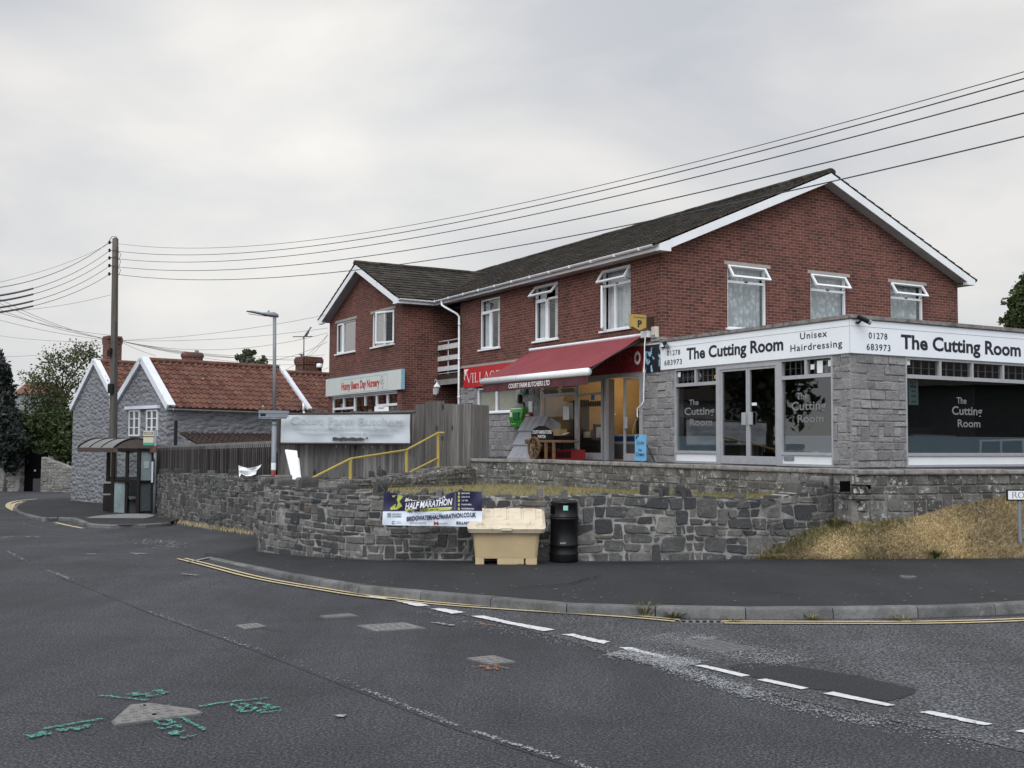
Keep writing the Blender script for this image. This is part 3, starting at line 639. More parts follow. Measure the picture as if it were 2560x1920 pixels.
# ------------------------------------------------------------------ stone wall generator
class Path:
    def __init__(s, pts):
        s.p = [Vector((q[0], q[1], 0)) for q in pts]; s.d = [0.0]
        for a_, b_ in zip(s.p, s.p[1:]): s.d.append(s.d[-1]+(b_-a_).length)
        s.L = s.d[-1]
    def at(s, x):
        x = min(max(x, 0), s.L); i = max(0, min(len(s.d)-2, int(np.searchsorted(s.d, x, 'right'))-1))
        a_, b_ = s.p[i], s.p[i+1]; t = (b_-a_).normalized(); p = a_+t*(x-s.d[i]); return p, Vector((t.y, -t.x, 0))
    def pt(s, x, d, z):
        p, nn = s.at(x); return (p.x+nn.x*d, p.y+nn.y*d, z)
def stones(P, zb, zt, course, length, seed, jit=.02, pro=(.01, .05), gap=.008, corner=.22, s0=0, s1=None, tall=.12, back=0):
    r = random.Random(seed); mb = MB(); s1 = P.L if s1 is None else s1
    zmin = min(zb(s) for s in np.linspace(s0, s1, 40)); zmax = max(zt(s) for s in np.linspace(s0, s1, 40))
    z = zmin-.06; lines = [z]
    while z < zmax: z += r.uniform(*course); lines.append(z)
    ph = [(r.random()*6, r.random()*6) for _ in lines]
    def zl(k, s): return lines[k]+jit*(.9*sin(s*1.7+ph[k][0])+.6*sin(s*4.3+ph[k][1]))
    blocked = [[] for _ in range(len(lines)+2)]
    for k in range(len(lines)-1):
        s = s0-r.random()*.1
        while s < s1:
            L = r.uniform(*length)*(.7 if r.random() < .25 else 1); hit = [b for b in blocked[k] if b[0] < s+L and b[1] > s]
            if hit:
                b = min(hit); 
                if b[0]-s < length[0]*.5: s = max(s, b[1]); continue
                L = b[0]-s
            e = min(s+L, s1); a_ = max(s, s0); s += L
            if e-a_ < .03: continue
            top = k+1
            if r.random() < tall and k+2 < len(lines): top = k+2; blocked[k+1].append((a_, e))
            mid = (a_+e)/2; zt_ = zt(mid)
            if zl(k, mid) > zt_-.02 or zl(top, mid) < zb(mid): continue
            j = lambda q=1.0: r.uniform(-jit, jit)*q
            sk = j(); sk2 = j()
            c4 = [(a_+gap+sk, zl(k, a_)+gap+j(.3)), (e-gap+sk2, zl(k, e)+gap+j(.3)), (e-gap-sk2, min(zl(top, e), zt_)-gap+j(.3)), (a_+gap-sk, min(zl(top, a_), zt_)-gap+j(.3))]
            ring = []
            for i in range(4):
                p, q, o_ = c4[i], c4[(i+1) % 4], c4[i-1]; c1, c2 = r.uniform(.03, corner), r.uniform(.03, corner)
                ring.append((p[0]+(o_[0]-p[0])*c1, p[1]+(o_[1]-p[1])*c1)); ring.append((p[0]+(q[0]-p[0])*c2, p[1]+(q[1]-p[1])*c2))
            cx = sum(q[0] for q in ring)/8; cz = sum(q[1] for q in ring)/8; pr = r.uniform(*pro); w_, h_ = e-a_, max(.03, zl(top, mid)-zl(k, mid))
            tx, tz = r.uniform(-.012, .012), r.uniform(-.012, .012); vs = []
            for ins, d in ((0, -.02), (min(.008, w_*.1), pr*.65), (min(.016, w_*.14), pr)):
                fx = 1-2*ins/w_; fz = 1-2*min(ins, h_*.25)/h_
                for x, zz in ring:
                    xx = cx+(x-cx)*fx; zq = cz+(zz-cz)*fz
                    vs.append(P.pt(xx, d+(tx*(xx-cx)/w_+tz*(zq-cz)/h_ if d > 0 else 0)*2, zq))
            fs = [tuple(range(16, 24))]+[(a2*8+i, a2*8+(i+1) % 8, (a2+1)*8+(i+1) % 8, (a2+1)*8+i) for a2 in (0, 1) for i in range(8)]
            mb.add(vs, fs)
    return mb
def wall_core(P, zb, zt, thick, n=80, d0=.004, drop=.25):
    mb = MB(); S = np.linspace(0, P.L, n+1); vs = []
    for s in S:
        for d, z in ((d0, zb(s)-drop), (d0, zt(s)), (-thick, zt(s)), (-thick, zb(s)-drop)): vs.append(P.pt(s, d, z))
    fs = [(4*i+k, 4*i+4+k, 4*i+5+k, 4*i+1+k) for i in range(n) for k in range(3)]+[(0, 1, 2, 3), tuple(4*n+k for k in (3, 2, 1, 0))]
    return mb.add(vs, fs)
def cocks(P, zt, thick, seed, s0=0, s1=None, small=(.025, .075), big=(.12, .22), pb=.27, wid=(.06, .15)):
    r = random.Random(seed); mb = MB(); s = s0; s1 = P.L if s1 is None else s1
    while s < s1-.05:
        tall = r.random() < pb; w_ = r.uniform(.055, .11) if tall else r.uniform(*wid); h = r.uniform(*big) if tall else r.uniform(*small); e = min(s+w_, s1)
        z0 = zt((s+e)/2)-.03; th = thick*r.uniform(.75, 1.0); d1 = r.uniform(-.01, .025); lean = r.uniform(-.03, .03)
        pf = [(0, 0), (1, 0), (1.02, .6), (.86+r.uniform(-.08, .08), .9+r.uniform(-.1, .1)), (.5+r.uniform(-.2, .2), 1.0), (.12+r.uniform(-.08, .08), .86+r.uniform(-.1, .1)), (-.02, .55)]
        vs = []
        for d in (d1, d1-.03, d1-th):
            for x, z in pf:
                q = .93 if d == d1 else 1.0
                vs.append(P.pt(s+.004+(w_-.008)*(.5+(x-.5)*q)+lean*z, d, z0+h*z*q))
        m_ = len(pf); mb.add(vs, [tuple(range(m_)), tuple(range(2*m_, 3*m_))[::-1]]+[(a2*m_+i, a2*m_+(i+1) % m_, (a2+1)*m_+(i+1) % m_, (a2+1)*m_+i) for a2 in (0, 1) for i in range(m_)])
        s = e+r.uniform(0, .012)
    return mb
# ------------------------------------------------------------------ terrace wall of weathered blocks, built along the shop front
FL = EYE-.43
TL = W(-2.0, 4.25, 0); TL0, TL1 = W(-2.75, 4.35, 0), W(-1.95, 2.2, 0); TC = W(-2.05, -7.85, 0); TR = TC+(W(1.2, -8.6, 0)-TC)*3.4
ter = thing('terrace_wall', 'weathered pale block retaining wall with slab coping in front of the shops', 'wall')
TP = Path([(TL0.x, TL0.y), (TL1.x, TL1.y), (TC.x, TC.y), (TR.x, TR.y)])
tzb = lambda s: -.05; tzt = lambda s: FL-.05
o = stones(TP, tzb, tzt, (.09, .2), (.2, .5), 5, .006, (.012, .03), .006, .1, tall=.2); o.build('blocks', TERST, ter)
wall_core(TP, tzb, tzt, .25, 60).build('joints', TERMO, ter)
cp = MB(); r_ = random.Random(3)
for (pa, pb_, st) in ((0, TP.d[1], 1), (TP.d[1], TP.d[2], 1), (TP.d[2], TP.L, 1)):
    s = pa
    while s < pb_-.01:
        e = min(s+r_.uniform(.7, 1.1), pb_); zt_ = FL+.025+r_.uniform(-.008, .008); dd = .05+r_.uniform(-.012, .015); mid = (s+e)/2
        A_, B_ = s+.004, e-.004
        n1 = TP.at(mid)[1]; pa_, pb2 = TP.at(A_+1e-4)[0], TP.at(B_-1e-4)[0]
        vs = [(q+n1*d)[:2]+(z,) for q in (pa_, pb2) for d, z in ((dd, FL-.05), (dd+.006, FL-.03), (dd, zt_-.012), (dd-.015, zt_), (-.34, zt_), (-.34, FL-.05))]
        cp.add(vs, [tuple(range(6)), tuple(range(6, 12))[::-1]]+[(q, q+6, (q+1) % 6+6, (q+1) % 6) for q in range(6)]); s = e
cp.build('coping', LEAD, ter)
m = MB()
for (u, v, w_) in ((2111, 1216, .085), (2170, 1217, .03)):
    q = onpl(u, v, TC, (TR-TC).cross(Vector((0, 0, 1))).normalized()); t = (TR-TC).normalized(); nn = Vector((t.y, -t.x, 0))
    for a_ in (0,): m.add([(q+t*x+nn*y+Vector((0, 0, z)))[:] for x in (-w_, w_) for y in (.0, .034) for z in (-w_, w_)], [(0, 1, 3, 2), (4, 6, 7, 5), (0, 2, 6, 4), (1, 5, 7, 3), (0, 4, 5, 1), (2, 3, 7, 6)])
m.build('weep_hole', DARK, ter)
tf = MB(); tf.quad(*[W(b_, a_, FL) for b_, a_ in ((-2.6, 4.3), (-1.9, 2.2), (-2.0, -7.8), (1.2, -8.5), (9.0, -10.3), (9.0, .5), (.3, .5), (.3, 12.3), (-1.2, 12.3), (-1.95, 9))]); o = struct('terrace_floor', tf, PAVEM, recalc=False)
bm = bmesh.new(); bm.from_mesh(o.data); bmesh.ops.triangulate(bm, faces=bm.faces)
for f in bm.faces:
    if f.normal.z < 0: f.normal_flip()
bm.to_mesh(o.data); bm.free()
# ------------------------------------------------------------------ front rubble wall along the pavement
wpts = [G(u, bv(u), .11) for u in (645, 700, 762, 849, 950, 1060, 1180, 1350, 1540, 1750, 1905)]
wend = onpl(2083, 1300, TL, BV)
ret = G(653, 1337, 0.05)                                   # back corner, where the set-back wall joins
x1 = wpts[-1]; c1 = x1.lerp(wend, .5)+Vector((.12, -.12, 0))
FP = Path([(ret.x, ret.y)]+[(p.x, p.y) for p in wpts]+[(c1.x, c1.y), (wend.x+.1, wend.y+.05)])
ftop = interp([(640, 1207), (700, 1214), (760, 1222), (850, 1228), (950, 1233), (1100, 1240), (1200, 1243), (1400, 1243), (1500, 1237), (1650, 1239), (1804, 1247), (1875, 1254), (1925, 1250), (1994, 1231), (2057, 1218), (2110, 1205)])
def fz(s):
    p, n_ = FP.at(max(s, FP.d[1])); q = (p.x, p.y, EYE); u = proj(q)[0]; return at(u, ftop(u), p.y).z
fzt_tab = [(s, fz(s)) for s in np.linspace(0, FP.L, 90)]
fzt = interp(fzt_tab); fzb = lambda s: zg(FP.at(s)[0].y)+.06
fw = thing('rubble_wall', 'dark rubble garden wall with upright coping stones curving along the pavement behind the bins', 'wall')
s_mid = FP.d[7]
o1 = stones(FP, fzb, fzt, (.065, .135), (.09, .36), 11, .014, (.006, .034), .006, .13, s1=s_mid, tall=.14); o1.build('stones', RUBBLE, fw)
o2 = stones(FP, fzb, fzt, (.08, .17), (.09, .42), 12, .030, (.006, .034), .007, .17, s0=s_mid, tall=.28); o2.build('stones', RUBBLE, fw)
wall_core(FP, fzb, fzt, .38, 120).build('mortar', MORTAR, fw)
cocks(FP, fzt, .36, 4, s0=FP.d[1]+.02, s1=FP.L-.1).build('coping', COPEST, fw)
# set-back wall by the entrance
lb = [(392, 1290), (434, 1303), (520, 1318), (590, 1328), (653, 1337)]
lp = [G(u, v, .0) for u, v in lb]; LP = Path([(p.x, p.y) for p in lp]+[(lp[-1].x+.5, lp[-1].y-.1)])
ltop = interp([(380, 1186), (405, 1185), (579, 1189), (660, 1193)])
def lz(s):
    p, _ = LP.at(s); u = proj((p.x, p.y, EYE))[0]; return at(u, ltop(u), p.y).z
lzt = interp([(s, lz(s)) for s in np.linspace(0, LP.L, 60)]); lzb = lambda s: zg(LP.at(s)[0].y)-.03
lw = thing('rubble_wall', 'dark rubble wall set back between the bus shelter and the entrance, below the dark slat fence', 'wall')
stones(LP, lzb, lzt, (.08, .16), (.10, .38), 21, .016, (.01, .04), .007, .15, tall=.14).build('stones', RUBBLE, lw)
wall_core(LP, lzb, lzt, .4, 60).build('mortar', MORTAR, lw); cocks(LP, lzt, .38, 8, pb=.1).build('coping', COPEST, lw)
# low wall beside the steps, its slab top rising to a rounded end
sw = [at(860, 1207, 20.2), at(950, 1203, 21.6), at(1050, 1195, 23.2), at(1100, 1184, 24.2), at(1150, 1171, 25.4), at(1182, 1170, 26.0)]
SP = Path([(p.x, p.y) for p in sw]); spz = interp([(SP.d[i], p.z) for i, p in enumerate(sw)])
st = thing('rubble_wall', 'low rubble wall with a rough slab top rising beside the steps to a rounded end', 'wall')
stones(SP, lambda s: .55, spz, (.06, .12), (.15, .4), 31, .014, (.012, .04), .007, .2).build('stones', TERST, st)
wall_core(SP, lambda s: .55, spz, .75, 30).build('mortar', TERMO, st)
m = MB(); r_ = random.Random(9); s = 0
while s < SP.L:
    e = s+r_.uniform(.1, .22)
    for d0 in (0.02, -.18, -.38, -.58):
        z = spz((s+e)/2)+r_.uniform(-.005, .045); c4 = [(s+.01, d0), (min(e, SP.L)-.01, d0), (min(e, SP.L)-.01, d0-.18), (s+.01, d0-.18)]
        m.add([SP.pt(a_+r_.uniform(-.02, .02), b_+r_.uniform(-.015, .015), zz) for zz in (z-.1, z) for a_, b_ in c4], [(4, 5, 6, 7), (0, 1, 5, 4), (1, 2, 6, 5), (2, 3, 7, 6), (3, 0, 4, 7)])
    s = e
m.build('slab_top', TERST, st)
e_ = sw[-1]; m = MB(); n1 = SP.at(SP.L)[1]; cc_ = e_-n1*.375; m.lathe([(.42, -.9), (.42, -.12), (.40, -.02), (.25, .03), (0.01, .05)], (cc_.x, cc_.y, e_.z), 14); m.build('rounded_end', TERST, st)
# ------------------------------------------------------------------ lawn between the two walls
lv = interp([(880, 1206), (1180, 1206), (1300, 1210), (1500, 1221), (1650, 1229), (1800, 1238), (1990, 1231), (2060, 1220)])
la, lbk = [], []
for s in np.linspace(FP.d[3], FP.L-.15, 44):
    p, n_ = FP.at(s); q = p-n_*.3; la.append(Vector((q.x, q.y, fzt(s)-.06)))
    u = proj((q.x, q.y, fzt(s)))[0]; uu = 1130+(u-760)/(2080-760)*(2060-1130)
    k = onpl(uu, lv(uu), TL+BV*.02, BV); lbk.append(Vector((k.x, k.y, max(min(k.z, 1.25), .75))))
m = MB(); n = len(la); ROWS = 6
m.add([la[i].lerp(lbk[i], k/ROWS)[:] for k in range(ROWS+1) for i in range(n)], [(k*n+i, k*n+i+1, (k+1)*n+i+1, (k+1)*n+i) for k in range(ROWS) for i in range(n-1)])
struct('lawn', m, LAWNS, recalc=False, smooth=True)
def blades(name, sample, count, h, wd, mat, seed, lean=.6):
    r = random.Random(seed); vs = []; fs = []
    for _ in range(count):
        p, hs = sample(r)
        if p is None: continue
        hh = r.uniform(*h)*hs; an = r.random()*2*pi; ln = hh*lean*r.uniform(.2, 1.4); dx, dy = cos(an)*ln, sin(an)*ln; a2 = r.random()*pi; wx, wy = cos(a2)*wd, sin(a2)*wd*.4
        i = len(vs); vs += [(p.x-wx, p.y-wy, p.z-.01), (p.x+wx, p.y+wy, p.z-.01), (p.x+dx*.4+wx*.7, p.y+dy*.4+wy*.7, p.z+hh*.6), (p.x+dx*.4-wx*.7, p.y+dy*.4-wy*.7, p.z+hh*.6), (p.x+dx, p.y+dy, p.z+hh)]
        fs += [(i, i+1, i+2, i+3), (i+3, i+2, i+4)]
    m = MB(); m.v = vs; m.f = fs; m.mi = [0]*len(fs); return m.build(name, mat, recalc=False, kind='stuff')
def lawn_s(r):
    i = r.randint(0, n-2); p = la[i].lerp(la[i+1], r.random()); q = lbk[i].lerp(lbk[i+1], r.random()); t = r.random(); return p.lerp(q, t), (.7+.9*(r.random() < .12))
blades('lawn_grass', lawn_s, 9000, (.025, .07), .006, LAWNG, 5)
# ------------------------------------------------------------------ dry grass bank on the right
fe = [(1903, 1398.5), (1960, 1399), (2040, 1399), (2200, 1398), (2400, 1397), (2560, 1396), (2750, 1393), (3000, 1388), (3300, 1381)]
be = [(1905, 1396), (1945, 1376), (1990, 1342), (2050, 1318), (2085, 1308), (2138, 1310), (2190, 1308), (2260, 1300), (2321, 1286), (2367, 1270), (2468, 1250), (2560, 1236), (2750, 1205)]
nb = 60
tn = Vector((TR.y-TC.y, -(TR.x-TC.x), 0)).normalized()
fvi, bvi = interp(fe), interp(be)
FPu = [(proj((q.x, q.y, .3))[0], q.y) for q in [FP.at(s)[0] for s in np.linspace(FP.d[10], FP.L, 60)]]; FPy = interp(sorted(FPu))
Fp, Bp = [], []
for u in np.linspace(1903, 2750, nb+1):
    Fp.append(G(u, fvi(u), .12))
    if u < 2083: q = at(u, bvi(u), FPy(u)-.02)
    elif u <= 2138: q = onpl(u, bvi(u), TL-BV*.02, BV)
    else: q = onpl(u, bvi(u), TC+tn*.02, tn)
    q.z = max(q.z, Fp[-1].z+.005); Bp.append(q)
def bank(i, t):
    p = Fp[i].lerp(Bp[i], t); return Vector((p.x, p.y, p.z+.03*sin(pi*t)*min(1, (Bp[i]-Fp[i]).length/1.5)))
m = MB(); m.add([bank(i, k/10)[:] for k in range(11) for i in range(nb+1)], [(k*(nb+1)+i, k*(nb+1)+i+1, (k+1)*(nb+1)+i+1, (k+1)*(nb+1)+i) for k in range(10) for i in range(nb)])
struct('grass_bank', m, SOILG, recalc=False, smooth=True)
def bank_s(r):
    x = r.random()*(nb-.01); i = int(x); t = r.random()*1.05-.05*r.random(); t = min(t, 1); f_ = x-i
    p = bank(i, t).lerp(bank(i+1, t), f_); cl = .5+.5*sin(p.x*2.3+1.1*sin(p.y*3.1))*sin(p.y*2.7+p.x); edge = 1.5 if t < .12 else 1
    return p, (.4+.6*cl)*edge*(1.35 if x < 12 else 1.0)
blades('dry_grass', bank_s, 54000, (.02, .065), .008, DRYG, 6, 2.3)
def green_s(r):
    k = r.choice([(3, .5, 1.6), (9, .75, 1.5), (14, .85, 1.2), (19, .75, .8), (23, .9, .8), (20, .15, .7), (31, .08, .6)]); p = bank(min(nb-1, max(0, int(k[0]+r.gauss(0, 1.6)))), min(1, max(0, k[1]+r.gauss(0, .13)))); return p+Vector((r.gauss(0, .06), r.gauss(0, .06), 0)), k[2]
blades('green_grass', green_s, 1500, (.05, .12), .007, WEEDG, 8, .9)
def tuft(name, label, cat, c, count, h, rad, mat, seed, group=None, flat=1.0):
    r = random.Random(seed); m = MB()
    for _ in range(count):
        an = r.random()*2*pi; rr = rad*sqrt(r.random()); p = Vector((cos(an)*rr*.25, sin(an)*rr*.25*flat, 0)); hh = r.uniform(.5, 1)*h; tip = p+Vector((cos(an)*rr, sin(an)*rr*flat, hh)); md = p.lerp(tip, .55)+Vector((0, 0, hh*.18)); wv = Vector((-sin(an), cos(an), 0))*r.uniform(.004, .008)
        m.add([(p-wv)[:], (p+wv)[:], (md+wv)[:], (md-wv)[:], tip[:]], [(0, 1, 2, 3), (3, 2, 4)])
    o = m.build(name, mat, recalc=False, loc=c[:]); return tag(o, label, cat, group)
WG = 'weeds along the kerb'
for i, (u, v, cnt, h, rd, lab) in enumerate([(1612, 1541, 70, .17, .20, 'spiky pale weed at the kerb left of the drain grate'), (1682, 1545, 70, .10, .2, 'low bushy weed at the kerb touching the drain grate'), (976, 1482, 40, .09, .10, 'leftmost of three small weeds at the kerb by the yellow lines'), (1014, 1486, 40, .10, .12, 'middle one of three small weeds at the kerb by the yellow lines'), (1064, 1493, 40, .09, .14, 'rightmost of three small weeds at the kerb by the yellow lines'), (1830, 1553, 25, .05, .14, 'dry brown weed at the kerb just right of the drain grate'), (2030, 1551, 35, .07, .16, 'low dark weed under the kerb below the grass bank'), (2262, 1551, 35, .05, .22, 'flat straggling weed at the kerb near the right edge')]):
    tuft('weed', lab, 'weed', G(u, v, .004), cnt, h, rd, WEEDG, 40+i, WG)
tuft('weed', 'dark green thistle at the pavement edge of the dry grass bank', 'weed', G(2338, 1396, .13), 60, .16, .16, LEAFG, 61)
tuft('weed', 'dry brush of thin stems against the foot of the rubble wall below the banner', 'weed', G(1062, 1399, .115), 30, .26, .2, DRYG, 62, flat=.3)
tuft('weed', 'tall green grass clump where the grass bank meets both walls', 'weed', bank(13, .85), 160, .2, .3, LAWNG, 63)
def ledge_s(r):
    s = r.random()*LP.L; p, n_ = LP.at(s); q = p+n_*(r.random()**2*.35); return Vector((q.x, q.y, zg(q.y))), .8
blades('wall_foot_grass', ledge_s, 1500, (.05, .16), .007, DRYG, 66)

# patches, spots and a stopcock lid on the pavement
pm_ = MB(); r_ = random.Random(12)
for _ in range(150):
    u = r_.uniform(700, 2650); t = r_.random(); v = kv(u)*(1-t)+bv(u)*t-6*(1-t); c = G(u, v, float(kh(u))+.012); s_ = r_.uniform(.006, .02); k = r_.randint(5, 8); pm_.quad(*[(c.x+cos(2*pi*i/k)*s_*r_.uniform(.7, 1.3), c.y+sin(2*pi*i/k)*s_*r_.uniform(.7, 1.3), c.z) for i in range(k)])
struct('pavement_spots', pm_, plain('pale_spots', (.15, .155, .16), .9, .4, 3), recalc=False)
c_ = G(2270, 1441, .122); sc_ = thing('stopcock_lid', 'small dark oval lid set in the middle of the pavement', 'manhole cover', c_[:]); m = MB(); m.lathe([(.11, -.02), (.11, .004), (.095, .008)], (0, 0, 0), 16, 1, .8); m.build('lid', STEELD, sc_); m = MB(); m.box(-.05, -.008, .008, .05, .008, .010); m.build('slot', DARK, sc_)
crk = MB()
for path in ([(1560, 1512), (1640, 1513), (1700, 1511), (1735, 1513)], [(1180, 1412), (1500, 1411), (1800, 1409), (2100, 1405), (2560, 1404)], [(1300, 1470), (1420, 1462), (1500, 1440)]):
    pts = resamp([G(u, v, .115) for u, v in path], .07); pts = [p+Vector((r_.gauss(0, .012), r_.gauss(0, .012), 0)) for p in pts]; ribbon(crk, pts, .014, .126)
struct('pavement_crack', crk, DARK, recalc=False)
# ================================================================== BRICK BUILDING
E_ = EYE
bld = thing('brick_building', 'two storey red brick shop building with dark tiled gable roofs and a projecting wing', 'building', B0[:], TH)
LF = fr((0, 0, 0), (0, -1, 0), (-1, 0, 0)); GF = fr((0, 0, 0), (1, 0, 0), (0, -1, 0)); WF = fr((-1.3, 0, 0), (0, -1, 0), (-1, 0, 0)); SRF = fr((0, -5.81, 0), (1, 0, 0), (0, -1, 0))
zr = lambda z: z+E_
SILL, HEAD, SOF = zr(2.82), zr(4.36), zr(4.48)
# walls
m = MB(LF); holes = [(-9.17, SILL, -7.90, HEAD), (-5.88, SILL, -4.62, HEAD), (-2.51, SILL, -1.24, HEAD)]
lattice_panel(m, -10.52, zr(2.40), 0, SOF, holes); m.M = GF
gh = [(1.985, SILL-.02, 3.235, HEAD), (4.72, SILL-.02, 5.985, HEAD), (7.63, SILL-.02, 8.90, HEAD)]
lattice_panel(m, 0, zr(1.6), 10.3, SOF, gh); m.quad((0, 0, SOF), (10.3, 0, SOF), (10.3, 0, SOF+.02), (5.15, 0, zr(4.56+.425*5.15)), (0, 0, SOF+.02))
m.M = None
m.quad((10.3, 0, 0), (10.3, 20.3, 0), (10.3, 20.3, SOF), (10.3, 0, SOF)); m.quad((0, 20.3, 0), (10.3, 20.3, 0), (10.3, 20.3, SOF), (5.15, 20.3, zr(6.7)), (0, 20.3, SOF)); m.quad((0, 19, 0), (0, 20.3, 0), (0, 20.3, SOF), (0, 19, SOF))
m.quad((0, 10.52, 0), (4, 10.52, 0), (4, 10.52, SOF), (0, 10.52, SOF)); m.quad((4, 10.52, 0), (4, 12.1, 0), (4, 12.1, SOF), (4, 10.52, SOF)); m.quad((-1.3, 12.1, 0), (4, 12.1, 0), (4, 12.1, SOF+.05), (-1.3, 12.1, SOF+.05))
m.quad((-1.3, 19.0, 0), (0, 19.0, 0), (0, 19.0, SOF+.05), (-1.3, 19.0, SOF+.05))
m.M = WF; wh = [(-14.75, zr(3.24), -12.80, zr(4.41)), (-18.28, zr(3.24), -16.30, zr(4.41)), (-18.64, zr(-.2), -12.48, zr(1.66))]
lattice_panel(m, -19.0, 0, -12.1, SOF, wh); m.quad((-19.0, 0, SOF), (-12.1, 0, SOF), (-12.1, 0, SOF+.05), (-15.55, 0, zr(4.55+.425*3.45)), (-19.0, 0, SOF+.05))
m.build('wall', BRICK, bld, recalc=False)
m = MB(LF); m.box(-10.52, -.1, zr(2.335), 0.0, .012, zr(2.40)); m.build('lintel_band', CONC, bld)
m = MB(GF)
for u0, _, u1, _ in gh: m = MB(GF); m.box(u0-.10, -.1, HEAD, u1+.13, .008, HEAD+.085); m.build('lintel', CONC, bld)
for u0, _, u1, z1 in wh[:2]: m = MB(WF); m.box(u0-.12, -.1, z1, u1+.1, .008, z1+.09); m.build('lintel', CONC, bld)
m = MB(); m.box(10.2, .1, 0, 10.28, 20.2, .1); 
# inner floor keeps daylight of one storey from the other
m = MB(); m.quad((.02, .02, zr(2.42)), (10.28, .02, zr(2.42)), (10.28, 20.28, zr(2.42)), (.02, 20.28, zr(2.42))); m.quad((-1.28, 12.12, zr(2.42)), (.0, 12.12, zr(2.42)), (.0, 18.98, zr(2.42)), (-1.28, 18.98, zr(2.42))); m.build('upper_floor', plain('room_floor', (.12, .10, .09), .9), bld, recalc=False)
# roof tiles
def tiles(mb, o, ud, sd, wid, length, tw, ex, seed, lift=.03, prof=None, jit=.004, clip=None):
    r = random.Random(seed); o, ud, sd = Vector(o), Vector(ud).normalized(), Vector(sd).normalized(); nn = ud.cross(sd).normalized()
    if nn.z < 0: nn = -nn
    nr = int(round(length/ex)); ex = length/nr; nc = int(round(wid/tw)); tw = wid/nc; prof = prof or [(0, 0), (.08, .012), (.16, .0), (1, 0)]
    for j in range(nr):
        for i in range(nc):
            p = o+ud*(i*tw)+sd*(j*ex)
            if clip and not clip(p+ud*tw*.5+sd*ex*.5): continue
            h0 = lift+r.uniform(-jit, jit); h1 = .004+r.uniform(-jit, jit)*.4; sk = r.uniform(-.006, .006); vs = []
            for (t, hh) in prof: vs.append((p+ud*(t*tw)+sd*sk+nn*(h0+hh))[:])
            for (t, hh) in prof: vs.append((p+ud*(t*tw)+sd*(ex+.02)+nn*(h1+hh))[:])
            for (t, hh) in prof: vs.append((p+ud*(t*tw)+sd*(sk+.004)+nn*(-.012))[:])
            q = len(prof); mb.add(vs, [(k, k+1, q+k+1, q+k) for k in range(q-1)]+[(2*q+k, 2*q+k+1, k+1, k) for k in range(q-1)]+[(0, q, 2*q), (q-1, 2*q+q-1, 2*q-1)])
SL = Vector((1, 0, .427)).normalized(); run = sqrt(5.55**2+(5.55*.427)**2)
m = MB(); tiles(m, (-.42, -.33, zr(4.60)), (0, 1, 0), (1, 0, .427), 20.7, run, .30, .335, 2)
tiles(m, (10.72, -.33, zr(4.60)), (0, 1, 0), (-1, 0, .427), 20.7, run, .30, .335, 3)
wr = sqrt(3.9**2+(3.9*.427)**2)
tiles(m, (-1.64, 11.66, zr(4.62)), (1, 0, 0), (0, 1, .427), 6.2, wr, .30, .335, 4); tiles(m, (-1.64, 19.44, zr(4.62)), (1, 0, 0), (0, -1, .427), 6.2, wr, .30, .335, 5)
rf = m.build('roof', ROOFT, bld, recalc=False)
m = MB(); r_ = random.Random(1)
y = -.34
while y < 20.3:
    e = min(y+.45, 20.36); z0 = zr(4.60+5.57*.427)-.035+r_.uniform(-.006, .006)
    pf = [(5.15+.16*cos(t), z0+.10*sin(t)+.03) for t in np.linspace(-.35, pi+.35, 8)]; m.prism(pf, y+.004, e, 1); y = e
m.build('ridge_tiles', ROOFT, rf); m = MB()
x = -1.66
while x < 4.2:
    e = x+.45; z0 = zr(4.62+3.89*.427)-.035+r_.uniform(-.006, .006); pf = [(15.55+.16*cos(t), z0+.10*sin(t)+.03) for t in np.linspace(-.35, pi+.35, 8)]; m.prism(pf, x+.004, e, 0); x = e
m.build('ridge_tiles', ROOFT, rf)
# barge boards, soffits, fascias, gutters
zl = lambda b: 4.53+.425*b
m = MB()
for sgn in (0, 1):
    m = MB(); X = (lambda b: b) if not sgn else (lambda b: 10.3-b)
    m.prism([(X(0.02), zr(zl(.02))-.0), (X(5.15), zr(zl(5.15))), (X(5.15), zr(zl(5.15)+.215)), (X(.02), zr(zl(.02)+.205))], -.335, -.305, 1)
    m.prism([(X(-.31), zr(4.455)), (X(.02), zr(4.455)), (X(.02), zr(4.735)), (X(-.31), zr(4.605))], -.342, -.20, 1); m.build('barge_board', FASCIA, bld)
for sgn in (0, 1):
    m = MB(); Y = (lambda a: a) if not sgn else (lambda a: 31.1-a)
    z2 = lambda a: 4.53+.425*(a-12.1)
    m.prism([(Y(12.12), zr(z2(12.12))), (Y(15.55), zr(z2(15.55))), (Y(15.55), zr(z2(15.55)+.215)), (Y(12.12), zr(z2(12.12)+.205))], -1.635, -1.605, 0)
    m.prism([(Y(11.74), zr(4.455)), (Y(12.12), zr(4.455)), (Y(12.12), zr(4.735)), (Y(11.74), zr(4.595))], -1.642, -1.5, 0); m.build('barge_board', FASCIA, bld)
for bx_ in ((-.315, -.2, zr(4.46), -.29, 11.8, zr(4.64)), (10.59, -.2, zr(4.46), 10.615, 20.3, zr(4.64)), (-1.5, 11.75, zr(4.46), -.315, 11.775, zr(4.64))): m = MB(); m.box(*bx_); m.build('fascia', FASCIA, bld)
m = MB(); m.box(-.289, -.2, zr(4.462), -.002, 12.2, zr(4.475)); m.box(10.31, -.3, zr(4.462), 10.6, 20.3, zr(4.475)); m.box(.5, 10.3, zr(4.462), 4.1, 12.2, zr(4.475)); m.box(-1.6, 11.78, zr(4.463), -.29, 12.1, zr(4.476))
